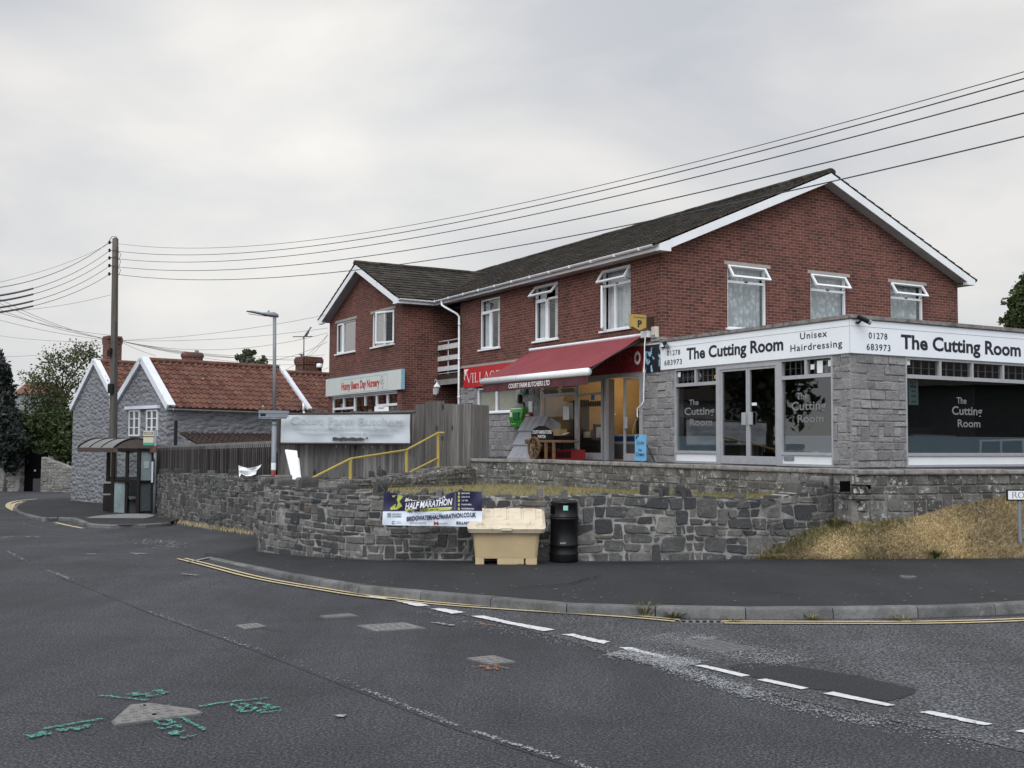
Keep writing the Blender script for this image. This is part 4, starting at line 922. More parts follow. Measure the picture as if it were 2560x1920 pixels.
m.quad((0.0, -.304, zr(zl(0)-.004)), (5.15, -.304, zr(zl(5.15)-.004)), (5.15, -.002, zr(zl(5.15)-.004)), (0.0, -.002, zr(zl(0)-.004))); m.quad((10.3, -.304, zr(zl(0)-.004)), (5.15, -.304, zr(zl(5.15)-.004)), (5.15, -.002, zr(zl(5.15)-.004)), (10.3, -.002, zr(zl(0)-.004)))
for Y in (lambda a: a, lambda a: 31.1-a): m.quad((-1.604, Y(12.1), zr(4.526)), (-1.604, Y(15.55), zr(4.526+.425*3.45)), (-1.302, Y(15.55), zr(4.526+.425*3.45)), (-1.302, Y(12.1), zr(4.526)))
m.build('soffit', plain('grey_soffit', (.34, .34, .35), .7, .1, 3), bld)
def halfpipe(mb, p0, p1, r=.06):
    p0, p1 = Vector(p0), Vector(p1); t = (p1-p0).normalized(); q = Vector((0, 0, 1)).cross(t).normalized(); A = np.linspace(pi, 2*pi, 9)
    vs = [(p+q*r*cos(a_)+Vector((0, 0, r*sin(a_))))[:] for p in (p0, p1) for a_ in A]+[(p+q*(r-.008)*cos(a_)+Vector((0, 0, (r-.008)*sin(a_))))[:] for p in (p0, p1) for a_ in A]
    n = len(A); mb.add(vs, [(i, i+1, n+i+1, n+i) for i in range(n-1)]+[(2*n+i, 2*n+i+1, 3*n+i+1, 3*n+i) for i in range(n-1)]+[(0, n, 3*n, 2*n), (n-1, 2*n-1, 4*n-1, 3*n-1)]+[(i, i+1, 2*n+i+1, 2*n+i) for i in range(n-1)]+[(n+i, n+i+1, 3*n+i+1, 3*n+i) for i in range(n-1)])
for ga, gb_ in (((-1.62, 11.69, zr(4.60)), (-.40, 11.69, zr(4.588))), ((10.685, -.3, zr(4.6)), (10.685, 20.3, zr(4.6))), ((-1.55, 19.42, zr(4.60)), (0, 19.42, zr(4.6)))): m = MB(); halfpipe(m, ga, gb_); m.build('gutter', UPVC, bld)
m = MB(); halfpipe(m, (-.385, -.22, zr(4.60)), (-.385, 11.72, zr(4.585)))
for i in range(12): y = .3+i*1.02; m.box(-.455, y, zr(4.53), -.31, y+.03, zr(4.60)); 
m.build('gutter', UPVC, bld, smooth=False)
m = MB(); m.tube([(-.385, 11.1, zr(4.56)), (-.385, 11.08, zr(4.40)), (-.34, 10.95, zr(4.32)), (-.10, 10.56, zr(4.08)), (-.07, 10.46, zr(3.98)), (-.07, 10.45, zr(2.0)), (-.07, 10.45, zr(-.43))], .036, 10)
for z in (3.7, 2.6, 1.4, .3): m.tube([(-.07, 10.45, zr(z)), (-.07, 10.45, zr(z+.06))], .046, 10)
m.build('downpipe', UPVC, bld, smooth=True)
m = MB(); m.box(-.315, 9.55, zr(4.43), -.295, 10.6, zr(4.48)); m.build('rotten_fascia_patch', plain('peeled_fascia', (.2, .16, .13), .9, .4, 20), bld)
# ---------------------------------------------------------------- windows
def sash_mesh(mb, M, P, w_, h, t=.055, th=.045):
    """P maps (u, v, depth) in the sash plane to frame space; v runs down from the hinge."""
    mb.M = M
    def bx(u0, v0, u1, v1):
        vs = [P(u, v, d) for d in (0, th) for u, v in ((u0, v0), (u1, v0), (u1, v1), (u0, v1))]
        mb.add(vs, [(0, 3, 2, 1), (4, 5, 6, 7), (0, 1, 5, 4), (1, 2, 6, 5), (2, 3, 7, 6), (3, 0, 4, 7)])
    mb.m = 0; bx(0, 0, t, h); bx(w_-t, 0, w_, h); bx(t, 0, w_-t, t); bx(t, h-t, w_-t, h)
    mb.m = 1; mb.add([P(u, v, th*.5) for u, v in ((t, t), (w_-t, t), (w_-t, h-t), (t, h-t))], [(0, 1, 2, 3)]); mb.m = 0
def window(M, u0, z0, u1, z1, trans=None, mulls=(), opentop=0, openside=None, cur=DRAPE, seed=0, glass=GLASS, sill=True, d=-.06, t=.05, folds=8, curtain_gap=None, casement=None):
    mb = MB(M); rect_frame(mb, u0, z0, u1, z1, t, d-.05, d+.02)
    if trans: mb.box(u0+t, d-.045, trans-.03, u1-t, d+.018, trans+.03)
    zt_ = trans-.03 if trans else z1-t
    for q in mulls: mb.box(q-.032, d-.045, z0+t, q+.032, d+.018, zt_)
    if sill: mb.box(u0-.06, d+.02, z0-.035, u1+.06, .055, z0+.012)
    win = mb.build('window', UPVC, bld)
    pane = MB(M); edges = [u0+t]+list(mulls)+[u1-t]
    for i in range(len(edges)-1):
        if openside is not None and i == openside: continue
        a_ = edges[i]+(.03 if i else 0); b_ = edges[i+1]-(.03 if i < len(edges)-2 else 0); pane.quad((a_, d-.02, z0+t), (b_, d-.02, z0+t), (b_, d-.02, zt_), (a_, d-.02, zt_))
    if trans and not opentop: pane.quad((u0+t, d-.02, trans+.03), (u1-t, d-.02, trans+.03), (u1-t, d-.02, z1-t), (u0+t, d-.02, z1-t))
    if pane.f: pane.build('pane', glass, win, recalc=False)
    if casement is not None:
        a_, b_ = edges[casement], edges[casement+1]; c = MB(M); rect_frame(c, a_-.01+(.03 if casement else 0), z0+t-.01, b_-.03+.012, zt_+.012, .05, d+.018, d+.04); c.build('sash', UPVC, win)
    if trans and opentop:
        th = opentop; s = MB(); w_, h = u1-u0-.03, z1-trans-.01
        sash_mesh(s, M, lambda u, v, dd: (u0+.015+u, d+.022+v*sin(th)+dd*cos(th), z1-.012-v*cos(th)+dd*sin(th)), w_, h); s.build('sash', [UPVC, glass], win)
        st_ = MB(M); st_.tube([(u0+.06, d, trans+.05), (u0+.06, d+.16, trans+.08)], .008, 5); st_.tube([(u1-.06, d, trans+.05), (u1-.06, d+.16, trans+.08)], .008, 5); st_.box((u0+u1)/2-.05, d+.0, trans+.005, (u0+u1)/2+.05, d+.03, trans+.03); st_.build('stay', BLACKM, win)
    if openside is not None:
        a_, b_ = edges[openside], edges[openside+1]; th = radians(38 if casement is None and opentop else 22); w_, h = b_-a_-.03, zt_-z0-t; s = MB()
        left = openside == 0
        if left: sash_mesh(s, M, lambda u, v, dd: (a_-.01+u*cos(th)-dd*sin(th), d+.022+u*sin(th)+dd*cos(th), zt_-v), w_, h)
        else: sash_mesh(s, M, lambda u, v, dd: (b_+.01-u*cos(th)+dd*sin(th), d+.022+u*sin(th)+dd*cos(th), zt_-v), w_, h)
        s.build('sash', [UPVC, GLASSS], win)
    if cur is not None:
        if curtain_gap: 
            curtain(M, u0+.02, z0-.02, curtain_gap[0], z1-.02, d-.13, cur, win, max(2, folds//2), .03, seed); curtain(M, curtain_gap[1], z0-.02, u1-.02, z1-.02, d-.13, cur, win, max(2, folds//2), .03, seed+1)
        else: curtain(M, u0+.02, z0-.02, u1-.02, z1-.02, d-.14, cur, win, folds, .022, seed)
    return win
TR_ = zr(3.97)
for i, (u0, z0, u1, z1) in enumerate(gh): window(GF, u0, z0, u1, z1, TR_-.01, (), radians(33), None, LACE, i, GLASS, True, folds=11)
window(LF, *holes[0], TR_, (-8.53,), 0, None, DRAPE, 11, GLASS, casement=0, curtain_gap=(-8.85, -8.35)); window(LF, *holes[1], TR_, (-5.24,), radians(40), None, DRAPE, 12, GLASS, casement=0, curtain_gap=(-5.5, -5.05)); window(LF, *holes[2], TR_, (-1.98,), radians(33), 0, DRAPE, 13, GLASS)
w1 = window(WF, *wh[1], None, (-17.65,), 0, None, DRAPE, 14, GLASSB, casement=0, curtain_gap=(-17.7, -16.35)); w2 = window(WF, *wh[0], None, (-13.75,), 0, 1, None, 15, GLASSB)
curtain(WF, -14.7, wh[0][1], -14.2, wh[0][3], -.2, DRAPE, w2, 3, .03, 5)
m = MB(WF); u0, z0, u1, z1 = wh[2]; rect_frame(m, u0, z0, u1, z1, .07, -.1, -.03)
for q in (-16.4, -14.35): m.box(q-.05, -.1, z0+.07, q+.05, -.03, z1-.07)
for q in (-17.5, -15.4, -13.4): m.box(q-.04, -.1, zr(1.26), q+.04, -.03, z1-.07)
m.box(u0+.07, -.1, zr(1.18), -16.45, -.028, zr(1.26)); m.box(-14.3, -.1, zr(1.20), u1-.07, -.028, zr(1.28)); m.box(u0, -.03, z1-.005, u1, .05, z1+.03)
lw_ = m.build('window', UPVC, bld); m = MB(WF); m.quad((u0+.07, -.07, z0+.07), (u1-.07, -.07, z0+.07), (u1-.07, -.07, z1-.07), (u0+.07, -.07, z1-.07)); m.build('pane', GLASSD, lw_, recalc=False)
m = MB(WF); m.quad((-18.9, -.9, zr(-.4)), (-12.2, -.9, zr(-.4)), (-12.2, -.9, zr(2.3)), (-18.9, -.9, zr(2.3))); m.build('room_wall', plain('green_room_wall', (.12, .13, .10), .9), bld, recalc=False)
# ---------------------------------------------------------------- balcony in the recess
m = MB(); m.box(.02, 10.525, zr(1.9), 3.9, 12.095, zr(2.05)); bal = m.build('balcony', plain('balcony_slab', (.16, .155, .15), .8, .15), bld)
m = MB(); m.box(-.03, 10.525, zr(2.05), .02, 12.3, zr(2.20)); m.build('slab_edge', BROWNP, bal); m = MB(); m.box(-.035, 10.525, zr(1.87), .018, 12.33, zr(2.045)); m.build('lower_edge', plain('grey_edge_board', (.22, .21, .20), .8, .2, 6), bal)
RAILW = plain('flaking_white_rail', (.55, .55, .54), .7, .15, 5, dirt=((.16, .15, .14), 9, .60))
for z0, z1 in ((3.02, 3.18), (2.66, 2.81), (2.32, 2.47)): m = MB(); m.box(-.03, 10.53, zr(z0), -.002, 12.30, zr(z1)); m.build('rail_board', RAILW, bal)
m = MB()
for y in (12.22, 11.40): m.tube([(.015, y, zr(2.2)), (.015, y, zr(3.30))], .017, 6)
m.tube([(.015, 10.53, zr(3.30)), (.015, 12.24, zr(3.31))], .017, 6); m.tube([(.015, 10.53, zr(2.25)), (.015, 12.24, zr(2.25))], .014, 6); m.build('rail_frame', RAILW, bal)
m = MB(); m.quad((.0, 10.53, FL), (3.95, 10.53, FL), (3.95, 12.09, FL), (0, 12.09, FL)); m.box(3.8, 10.6, FL, 3.95, 12.0, zr(1.85)); m.build('passage_shade', DARK, bld)  # black floor and end box put the passage's shade into the colour
# ---------------------------------------------------------------- ground floor of the left facade
CL = dict(course=(.10, .21), length=(.16, .46), jit=.004, pro=(.008, .03), gap=.004, corner=.09, tall=.18)
def cladding(parent, x, a0, a1, z0, z1, seed, name='stone_cladding'):
    P = Path([(x, a1), (x, a0)]); zb = lambda s: z0; zt = lambda s: z1
    st_ = stones(P, zb, zt, seed=seed, **CL); o = st_.build(name, CLAD, parent); c = MB(); c.add([P.pt(s, d, z) for s in (0, P.L) for d, z in ((.004, z0), (.004, z1), (-.25, z1), (-.25, z0))], [(0, 4, 5, 1), (0, 1, 2, 3), (7, 6, 5, 4), (1, 5, 6, 2)]); c.build('joints', CLADJ, o); return o
cladding(bld, 0, 5.50, 6.90, FL-.1, zr(1.72), 51); cladding(bld, 0, 9.39, 10.51, FL-.1, zr(1.72), 52); cladding(bld, 0, 6.90, 9.39, FL-.1, zr(.86), 53)
sw_ = window(LF, -9.37, zr(.90), -6.92, zr(1.66), None, (-8.18,), 0, None, None, 0, GLASS, True)
m = MB(LF)
for i in range(30): u = -9.3+i*.078; m.quad((u, -.13, zr(.93)), (u+.035, -.17, zr(.93)), (u+.035, -.17, zr(1.64)), (u, -.13, zr(1.64)))
m.build('blind', plain('cream_blind', (.42, .40, .33), .8, .08), sw_, recalc=False)
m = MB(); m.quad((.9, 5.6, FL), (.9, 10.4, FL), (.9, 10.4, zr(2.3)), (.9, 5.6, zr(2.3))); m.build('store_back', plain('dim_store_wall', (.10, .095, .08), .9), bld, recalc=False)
# butcher's shopfront
m = MB(LF); za, zb_ = FL, zr(1.72)
m.box(-5.50, -.06, za, -5.43, .02, zb_); m.box(-3.72, -.06, za, -3.62, .03, zb_); m.box(-2.36, -.06, za, -2.27, .02, zb_); m.box(-.80, -.06, za, -.73, .02, zb_)
m.box(-5.43, -.06, zr(1.62), -.80, .015, zb_); m.box(-5.43, -.05, zr(1.26), -3.72, .01, zr(1.33)); m.box(-4.55, -.05, zr(1.33), -4.48, .01, zr(1.62)); m.box(-5.43, -.05, za, -3.72, .012, zr(-.36))
sf = m.build('shopfront', ALU, bld)
m = MB(LF); m.quad((-5.43, -.02, zr(-.36)), (-3.72, -.02, zr(-.36)), (-3.72, -.02, zr(1.26)), (-5.43, -.02, zr(1.26))); m.build('pane', GLASSS, sf, recalc=False)
lv_ = MB(LF)
for u0, u1 in ((-5.41, -4.56), (-4.47, -3.73)):
    for z in (1.35, 1.48): lv_.quad((u0, -.05, zr(z)), (u1, -.05, zr(z)), (u1-.04, .06, zr(z+.10)), (u0+.04, .06, zr(z+.10)))
lv_.build('louvre', plain('louvre_glass', (.38, .40, .41), .2, .05), sf, recalc=False)
def door(M, u0, u1, z0, z1, parent, glass=GLASSS, d=.02, midrail=None, handle=None, name='door'):
    m = MB(M); rect_frame(m, u0, z0+.12, u1, z1, .055, d-.05, d); m.box(u0, d-.05, z0, u1, d+.002, z0+.12)
    if midrail: m.box(u0+.055, d-.045, midrail-.03, u1-.055, d-.002, midrail+.03)
    o = m.build(name, ALU, parent); m = MB(M); m.quad((u0+.055, d-.025, z0+.12), (u1-.055, d-.025, z0+.12), (u1-.055, d-.025, z1-.055), (u0+.055, d-.025, z1-.055)); m.build('pane', glass, o, recalc=False)
    if handle is not None: m = MB(M); m.box(handle-.06, d, zr(.36), handle+.06, d+.035, zr(.64)); m.build('handle', ALU, o, bevel=.006)
    return o
door(LF, -3.61, -2.45, FL+.01, zr(1.62), bld, midrail=zr(1.26), handle=-3.60); door(LF, -1.52, -.81, FL+.01, zr(1.60), bld, handle=-1.40)
m = MB(LF); m.box(-2.45, -.3, FL, -2.37, .0, zr(1.62)); m.build('door_post', ALUD, bld)
# shop interior
m = MB(); x1 = 4.2
m.quad((.15, .78, FL+.004), (x1, .78, FL+.004), (x1, 5.48, FL+.004), (.15, 5.48, FL+.004)); m.build('shop_floor', plain('tile_floor', (.25, .24, .22), .5), bld, recalc=False)
m = MB(); m.quad((x1, .78, FL), (x1, 5.48, FL), (x1, 5.48, zr(2.0)), (x1, .78, zr(2.0))); m.quad((.15, .78, FL), (x1, .78, FL), (x1, .78, zr(2.0)), (.15, .78, zr(2.0))); m.quad((.15, 5.48, FL), (x1, 5.48, FL), (x1, 5.48, zr(2.0)), (.15, 5.48, zr(2.0))); m.quad((.15, .78, zr(2.0)), (x1, .78, zr(2.0)), (x1, 5.48, zr(2.0)), (.15, 5.48, zr(2.0)))
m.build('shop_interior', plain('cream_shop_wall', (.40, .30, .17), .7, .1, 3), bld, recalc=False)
m = MB(); m.box(4.12, 2.55, FL, 4.18, 3.25, zr(1.45)); m.build('inner_door', WDOOR, bld)
m = MB()
for y0, y1, z0, z1 in ((3.5, 4.2, .75, 1.5), (4.3, 5.2, .6, 1.5), (1.1, 2.1, .5, 1.35)):
    m.box(4.10, y0, zr(z0), 4.14, y1, zr(z1))
mbd = m.build('menu_board', WOODT, bld); m = MB()
for y0, y1, z0, z1 in ((3.5, 4.2, .75, 1.5), (4.3, 5.2, .6, 1.5), (1.1, 2.1, .5, 1.35)):
    k = int((z1-z0)/.065)
    for i in range(k):
        z = z1-.06-i*.065; m.box(4.092, y0+.08+rnd.random()*.05, zr(z), 4.10, y1-.1-rnd.random()*.3, zr(z+.018))
m.build('menu_line', INK, mbd)
cnt = thing('display_counter', 'long butcher counter with a blue and white stripe and curved glass inside the shop', 'counter', B0[:], TH)
m = MB(); m.box(1.7, 1.0, FL, 2.4, 4.9, zr(-.02)); m.build('base', plain('counter_grey', (.24, .26, .30), .4), cnt); m = MB(); m.box(1.69, 1.0, zr(-.02), 2.4, 4.9, zr(.05)); m.box(1.69, 1.0, zr(.19), 2.42, 4.9, zr(.24)); m.build('trim', UPVC, cnt); m = MB(); m.box(1.69, 1.0, zr(.05), 2.4, 4.9, zr(.19)); m.build('stripe', plain('blue_stripe', (.01, .10, .32), .4), cnt)
m = MB(); A = np.linspace(0, 1.25, 7)
m.add([(1.75+.5*(1-cos(t)), y, zr(.24+.62*sin(t))) for y in (1.0, 4.9) for t in A], [(i, i+1, 8+i, 7+i) for i in range(6)]); m.build('curved_glass', GLASSS, cnt, recalc=False)
m = MB()
for y in (1.0, 2.3, 3.6, 4.9): m.tube([(1.745+.5*(1-cos(t)), y, zr(.24+.62*sin(t))) for t in A], .012, 5)
m.build('glass_edge', UPVC, cnt)
m = MB(); 
for y0, y1, z1 in ((3.1, 3.6, .95), (4.0, 4.5, .9)): m.box(2.5, y0, zr(.24), 2.9, y1, zr(z1))
m.build('scale', BLACK, cnt)
for i, (x, y) in enumerate(((2.2, 2.0), (2.6, 4.2))):
    lt = thing('ceiling_lamp', ['strip lamp glowing above the right end of the butcher counter', 'strip lamp glowing above the left end of the butcher counter'][i], 'lamp', W(x, y, zr(1.93))[:], TH, 'ceiling lamps in the shop')
    m = MB(); m.box(-.6, -.05, 0, .6, .05, .05); mm, nn_ = newmat('lamp_glow_%d' % i); t_ = NT(nn_); e_m = t_.node('ShaderNodeEmission'); e_m.inputs[0].default_value = (1, .78, .45, 1); e_m.inputs[1].default_value = 6; oo = t_.node('ShaderNodeOutputMaterial'); t_.link(e_m.outputs[0], oo.inputs[0]); m.build('tube', mm, lt)
    pl = bpy.data.lights.new('shop_lamp', 'POINT'); pl.energy = 26; pl.color = (1, .72, .40); pl.shadow_soft_size = .15; po = bpy.data.objects.new('shop_lamp', pl); COL.objects.link(po); po.location = W(x, y, zr(1.75))
m = MB(); m.box(.9, 3.9, FL, 1.25, 5.3, zr(.15)); m.build('window_table', plain('dark_shop_table', (.03, .025, .02), .6), bld)
m = MB(); m.box(1.0, 5.05, zr(.15), 1.3, 5.42, zr(1.2)); m.box(2.9, 3.2, zr(.3), 3.3, 3.5, zr(1.2)); m.box(3.9, 4.2, zr(-.2), 4.1, 5.4, zr(.5)); m.box(3.95, 1.0, zr(-.2), 4.1, 2.3, zr(.42)); m.build('shelf_unit', plain('dark_shop_shelf', (.045, .03, .022), .7), bld)
r_ = random.Random(8)
for i in range(9):
    y = 3.95+i*.15; h = r_.uniform(.1, .36); m = MB(); m.box(.95+r_.random()*.12, y, zr(.15), 1.2, y+r_.uniform(.08, .14), zr(.15+h)); m.build('shop_goods', [WOODT, PAPER, BROWNP, REDPL][i % 4], bld)
for i in range(12):
    y = 3.95+i*.11; m = MB(); m.lathe([(.01, -.16), (.035, -.14), (.03, -.02), (.012, 0)], (1.0, y, zr(1.15)), 7); m.build('hanging_goods', BROWNP, bld, smooth=True)
m = MB(LF)
for u0, z0, u1, z1 in ((-4.35, .62, -4.05, .98),): m.box(u0, -.012, zr(z0), u1, -.008, zr(z1))
m.build('notice', PAPER, sf)
m = MB(LF); m.box(-2.98, .0, zr(1.10), -2.82, .004, zr(1.28)); m.build('blue_sticker', plain('blue_sticker', (.01, .14, .45), .5), bld)
# ================================================================== HAIR SALON EXTENSION
sal = thing('hair_salon', 'single storey flat roofed grey stone salon projecting from the brick gable', 'building', B0[:], TH)
cladding(sal, 0, -.49, .72, FL-.1, zr(1.72), 61); cladding(sal, 0, -5.81, -5.36, FL-.1, zr(1.72), 62)
P = Path([(0, -5.81), (1.45, -5.81)]); zb = lambda s: FL-.1; zt = lambda s: zr(1.72)
o = stones(P, zb, zt, seed=63, **CL).build('stone_cladding', CLAD, sal); c = MB(); c.box(.0, -5.805, FL-.1, 1.45, -5.5, zr(1.72)); c.build('joints', CLADJ, o)
m = MB(); m.box(-.08, -5.9, zr(2.36), 9.6, .0, zr(2.43)); m.build('roof_coping', LEAD, sal); m = MB(); m.box(-.02, -5.83, zr(1.70), 9.5, -.0, zr(2.36)); m.box(-.02, .001, zr(1.70), .3, .64, zr(2.36)); m.build('fascia_backing', FASCIA, sal)
m = MB(); m.box(-.06, -.06, zr(2.40), .35, .35, zr(2.47)); m.build('flashing', plain('lead_flashing', (.25, .26, .28), .6, .15, 5), sal)
m = MB(); m.quad((9.5, -5.8, 0), (9.5, 0, 0), (9.5, 0, zr(2.3)), (9.5, -5.8, zr(2.3))); m.box(6.3, -5.805, FL, 9.49, -5.6, zr(1.7)); m.build('side_wall', CLADJ, sal)
m = MB(); m.quad((3.6, -5.7, FL), (3.6, -.1, FL), (3.6, -.1, zr(1.7)), (3.6, -5.7, zr(1.7))); m.quad((.1, -.1, FL), (9.4, -.1, FL), (9.4, -.1, zr(1.7)), (.1, -.1, zr(1.7))); m.quad((.1, -5.7, zr(1.69)), (9.4, -5.7, zr(1.69)), (9.4, -.1, zr(1.69)), (.1, -.1, zr(1.69))); m.quad((.05, -5.76, FL+.003), (9.4, -5.76, FL+.003), (9.4, -.1, FL+.003), (.05, -.1, FL+.003)); m.build('interior', plain('dark_salon_room', (.035, .035, .038), .8), sal, recalc=False)
def shop_window(M, u0, u1, tops, seed, deco, deco_box, stick=()):
    m = MB(M); zA = FL+.0
    rect_frame(m, u0, zA, u1, zr(1.70), .045, -.09, .01); m.box(u0+.045, -.09, zr(1.29), u1-.045, .012, zr(1.365)); m.box(u0+.045, -.09, zr(-.215), u1-.045, .022, zr(-.155))
    w_ = (u1-u0-.09)/tops
    for i in range(1, tops): q = u0+.045+w_*i; m.box(q-.03, -.09, zr(1.365), q+.03, .01, zr(1.655))
    win = m.build('shop_window', ALU, sal)
    m = MB(M); m.quad((u0+.045, -.04, zr(-.155)), (u1-.045, -.04, zr(-.155)), (u1-.045, -.04, zr(1.29)), (u0+.045, -.04, zr(1.29)))
    for i in range(tops): a_ = u0+.045+w_*i+.03; m.quad((a_, -.04, zr(1.365)), (a_+w_-.06, -.04, zr(1.365)), (a_+w_-.06, -.04, zr(1.655)), (a_, -.04, zr(1.655)))
    m.build('pane', GLASSD, win, recalc=False)
    m = MB(M); m.quad((u0+.045, -.05, zr(-.155)), (u1-.045, -.05, zr(-.155)), (u1-.045, -.05, zr(.17)), (u0+.045, -.05, zr(.17))); m.build('frosted_strip', FROST, win, recalc=False)
    m = MB(M); m.box(u0+.045, -.085, zA+.02, u1-.045, -.01, zr(-.215)); m.build('panel', UPVC, win)
    m = MB(M)
    for i in range(tops):
        a_ = u0+.045+w_*i+.03; b_ = a_+w_-.06
        for k in range(1, 4): q = a_+(b_-a_)*k/4; m.box(q-.009, -.075, zr(1.365), q+.009, -.05, zr(1.655))
        m.box(a_, -.075, zr(1.50), b_, -.052, zr(1.508))
    m.build('glazing_bar', plain('pale_grille', (.40, .41, .42), .5), win)
    if deco:
        ub, zb_, ue, ze = deco_box; h = (ze-zb_); DM = plain('etched_lettering_%d' % seed, (.17, .175, .18), .6, .05)
        d0 = MB(); g = text('lettering', 'The', M, ub+(ue-ub)*.16, zb_+h*.78, ub+(ue-ub)*.48, ze, -.036, DM, win, .018); text('lettering', 'Cutting', M, ub, zb_+h*.32, ue, zb_+h*.70, -.036, DM, win, .018); text('lettering', 'Room', M, ub+(ue-ub)*.18, zb_, ub+(ue-ub)*.93, zb_+h*.26, -.036, DM, win, .018)
    for (a_, b_, c_, e2, mt) in stick: s_ = MB(M); s_.box(a_, -.036, zr(b_), c_, -.033, zr(e2)); s_.build('sticker', mt, win)
    return win
shop_window(LF, .49, 1.99, 2, 1, True, (.80, zr(.40), 1.84, zr(.99)), [(.56, 1.52, .66, 1.63, PAPER), (1.84, 1.42, 1.92, 1.50, GOLD)])
shop_window(LF, 3.93, 5.36, 2, 2, True, (4.20, zr(.43), 5.14, zr(1.02)), [(4.74, 1.46, 4.84, 1.56, PAPER), (4.91, 1.38, 5.06, 1.62, PAPER), (5.2, 1.5, 5.31, 1.62, PAPER)])
shop_window(SRF, 1.45, 5.35, 4, 3, True, (2.82, zr(.36), 3.73, zr(.96)), [(1.53, 1.55, 1.63, 1.66, PAPER)])
m = MB(LF); m.box(1.99, -.1, FL, 2.08, .02, zr(1.70)); m.box(3.83, -.1, FL, 3.93, .02, zr(1.70)); m.box(2.08, -.1, zr(1.60), 3.83, .02, zr(1.70)); m.build('door_frame', ALU, sal)
def sdoor(u0, u1, hu):
    m = MB(LF); rect_frame(m, u0, FL+.13, u1, zr(1.60), .05, -.06, .0); m.box(u0, -.06, FL+.01, u1, .002, FL+.13); o = m.build('door', ALU, sal)
    m = MB(LF); m.quad((u0+.05, -.03, FL+.13), (u1-.05, -.03, FL+.13), (u1-.05, -.03, zr(1.55)), (u0+.05, -.03, zr(1.55))); m.build('pane', GLASSD, o, recalc=False)
    m = MB(LF); m.box(hu-.06, .003, zr(.40), hu+.06, .04, zr(.66)); m.build('handle', ALU, o, bevel=.005)
sdoor(2.085, 2.95, 2.86); sdoor(2.96, 3.825, 3.06)
m = MB(LF); m.box(3.05, -.029, zr(.80), 3.2, -.026, zr(.86)); m.build('door_sticker', PAPER, sal)
m = MB(LF); m.box(4.02, .0, zr(-.32), 4.30, .012, zr(-.24)); m.build('letter_plate', ALUD, sal)
m = MB(SRF); m.box(1.66, -.12, zr(.78), 1.93, -.10, zr(1.28)); ns = m.build('window_notice', plain('pale_green_notice', (.30, .38, .36), .7), sal)
def mirrored(txt, u0, z0, u1, z1, bold): text('lettering', txt, SRF, u1, z0, u0, z1, -.098, INK, ns, bold)
mirrored('20', 1.70, zr(1.12), 1.88, zr(1.24), .02); mirrored('who', 1.74, zr(1.03), 1.85, zr(1.08), .01); mirrored('lights', 1.73, zr(.92), 1.86, zr(.99), .01); mirrored('show', 1.73, zr(.82), 1.86, zr(.88), .01)
sofa = thing('sofa', 'dark sofa with a pale roll seen low through the wide salon window', 'sofa', W(2.9, -4.9, FL)[:], TH)
m = MB(); m.box(-.7, -.3, .25, 1.3, .3, .45); m.box(-.7, .2, .45, 1.3, .4, .8); m.build('seat', plain('dark_sofa', (.05, .05, .055), .7), sofa, bevel=.03); m = MB(); m.tube([(-.6, -.3, .56), (1.1, -.3, .54)], .09, 10); m.build('roll', plain('grey_roll', (.25, .24, .24), .8), sofa)
# ================================================================== SIGNS AND FITTINGS ON THE SHOPS
def bthing(name, label, cat, group=None): return thing(name, label, cat, B0[:], TH, group)
s1 = bthing('shop_sign', 'white salon fascia sign on the left face with dark letters and unisex hairdressing', 'sign')
m = MB(LF); m.box(.02, .021, zr(1.71), 5.845, .05, zr(2.335)); m.build('board', SIGNW, s1); m = MB(LF); m.box(.02, .05, zr(2.215), 5.84, .053, zr(2.222)); m.build('seam', LOGW, s1)
def tx(o, body, M, u0, z0, u1, z1, d, mat=INK, bold=.02, **k): text('lettering', body, M, u0, zr(z0), u1, zr(z1), d, mat, o, bold, **k)
tx(s1, '01278', LF, .27, 2.02, .76, 2.14, .054, bold=.012, space=1.15); tx(s1, '683973', LF, .17, 1.80, .82, 1.925, .054, bold=.012, space=1.15)
tx(s1, 'The Cutting Room', LF, .99, 1.80, 4.08, 2.15, .054, bold=.03); tx(s1, 'Unisex', LF, 4.55, 2.06, 5.27, 2.19, .054, bold=.012, space=1.15); tx(s1, 'Hairdressing', LF, 4.28, 1.795, 5.65, 1.97, .054, bold=.012, space=1.15)
s2 = bthing('shop_sign', 'white salon fascia sign on the right face, running out of the picture', 'sign')
m = MB(SRF); m.box(-.05, .021, zr(1.71), 9.0, .05, zr(2.335)); m.build('board', SIGNW, s2); m = MB(SRF); m.box(-.05, .05, zr(2.215), 9.0, .053, zr(2.222)); m.build('seam', LOGW, s2)
tx(s2, '01278', SRF, .42, 2.00, .92, 2.12, .054, bold=.012, space=1.15); tx(s2, '683973', SRF, .36, 1.78, 1.0, 1.905, .054, bold=.012, space=1.15); tx(s2, 'The Cutting Room', SRF, 1.29, 1.76, 4.86, 2.13, .054, bold=.03)
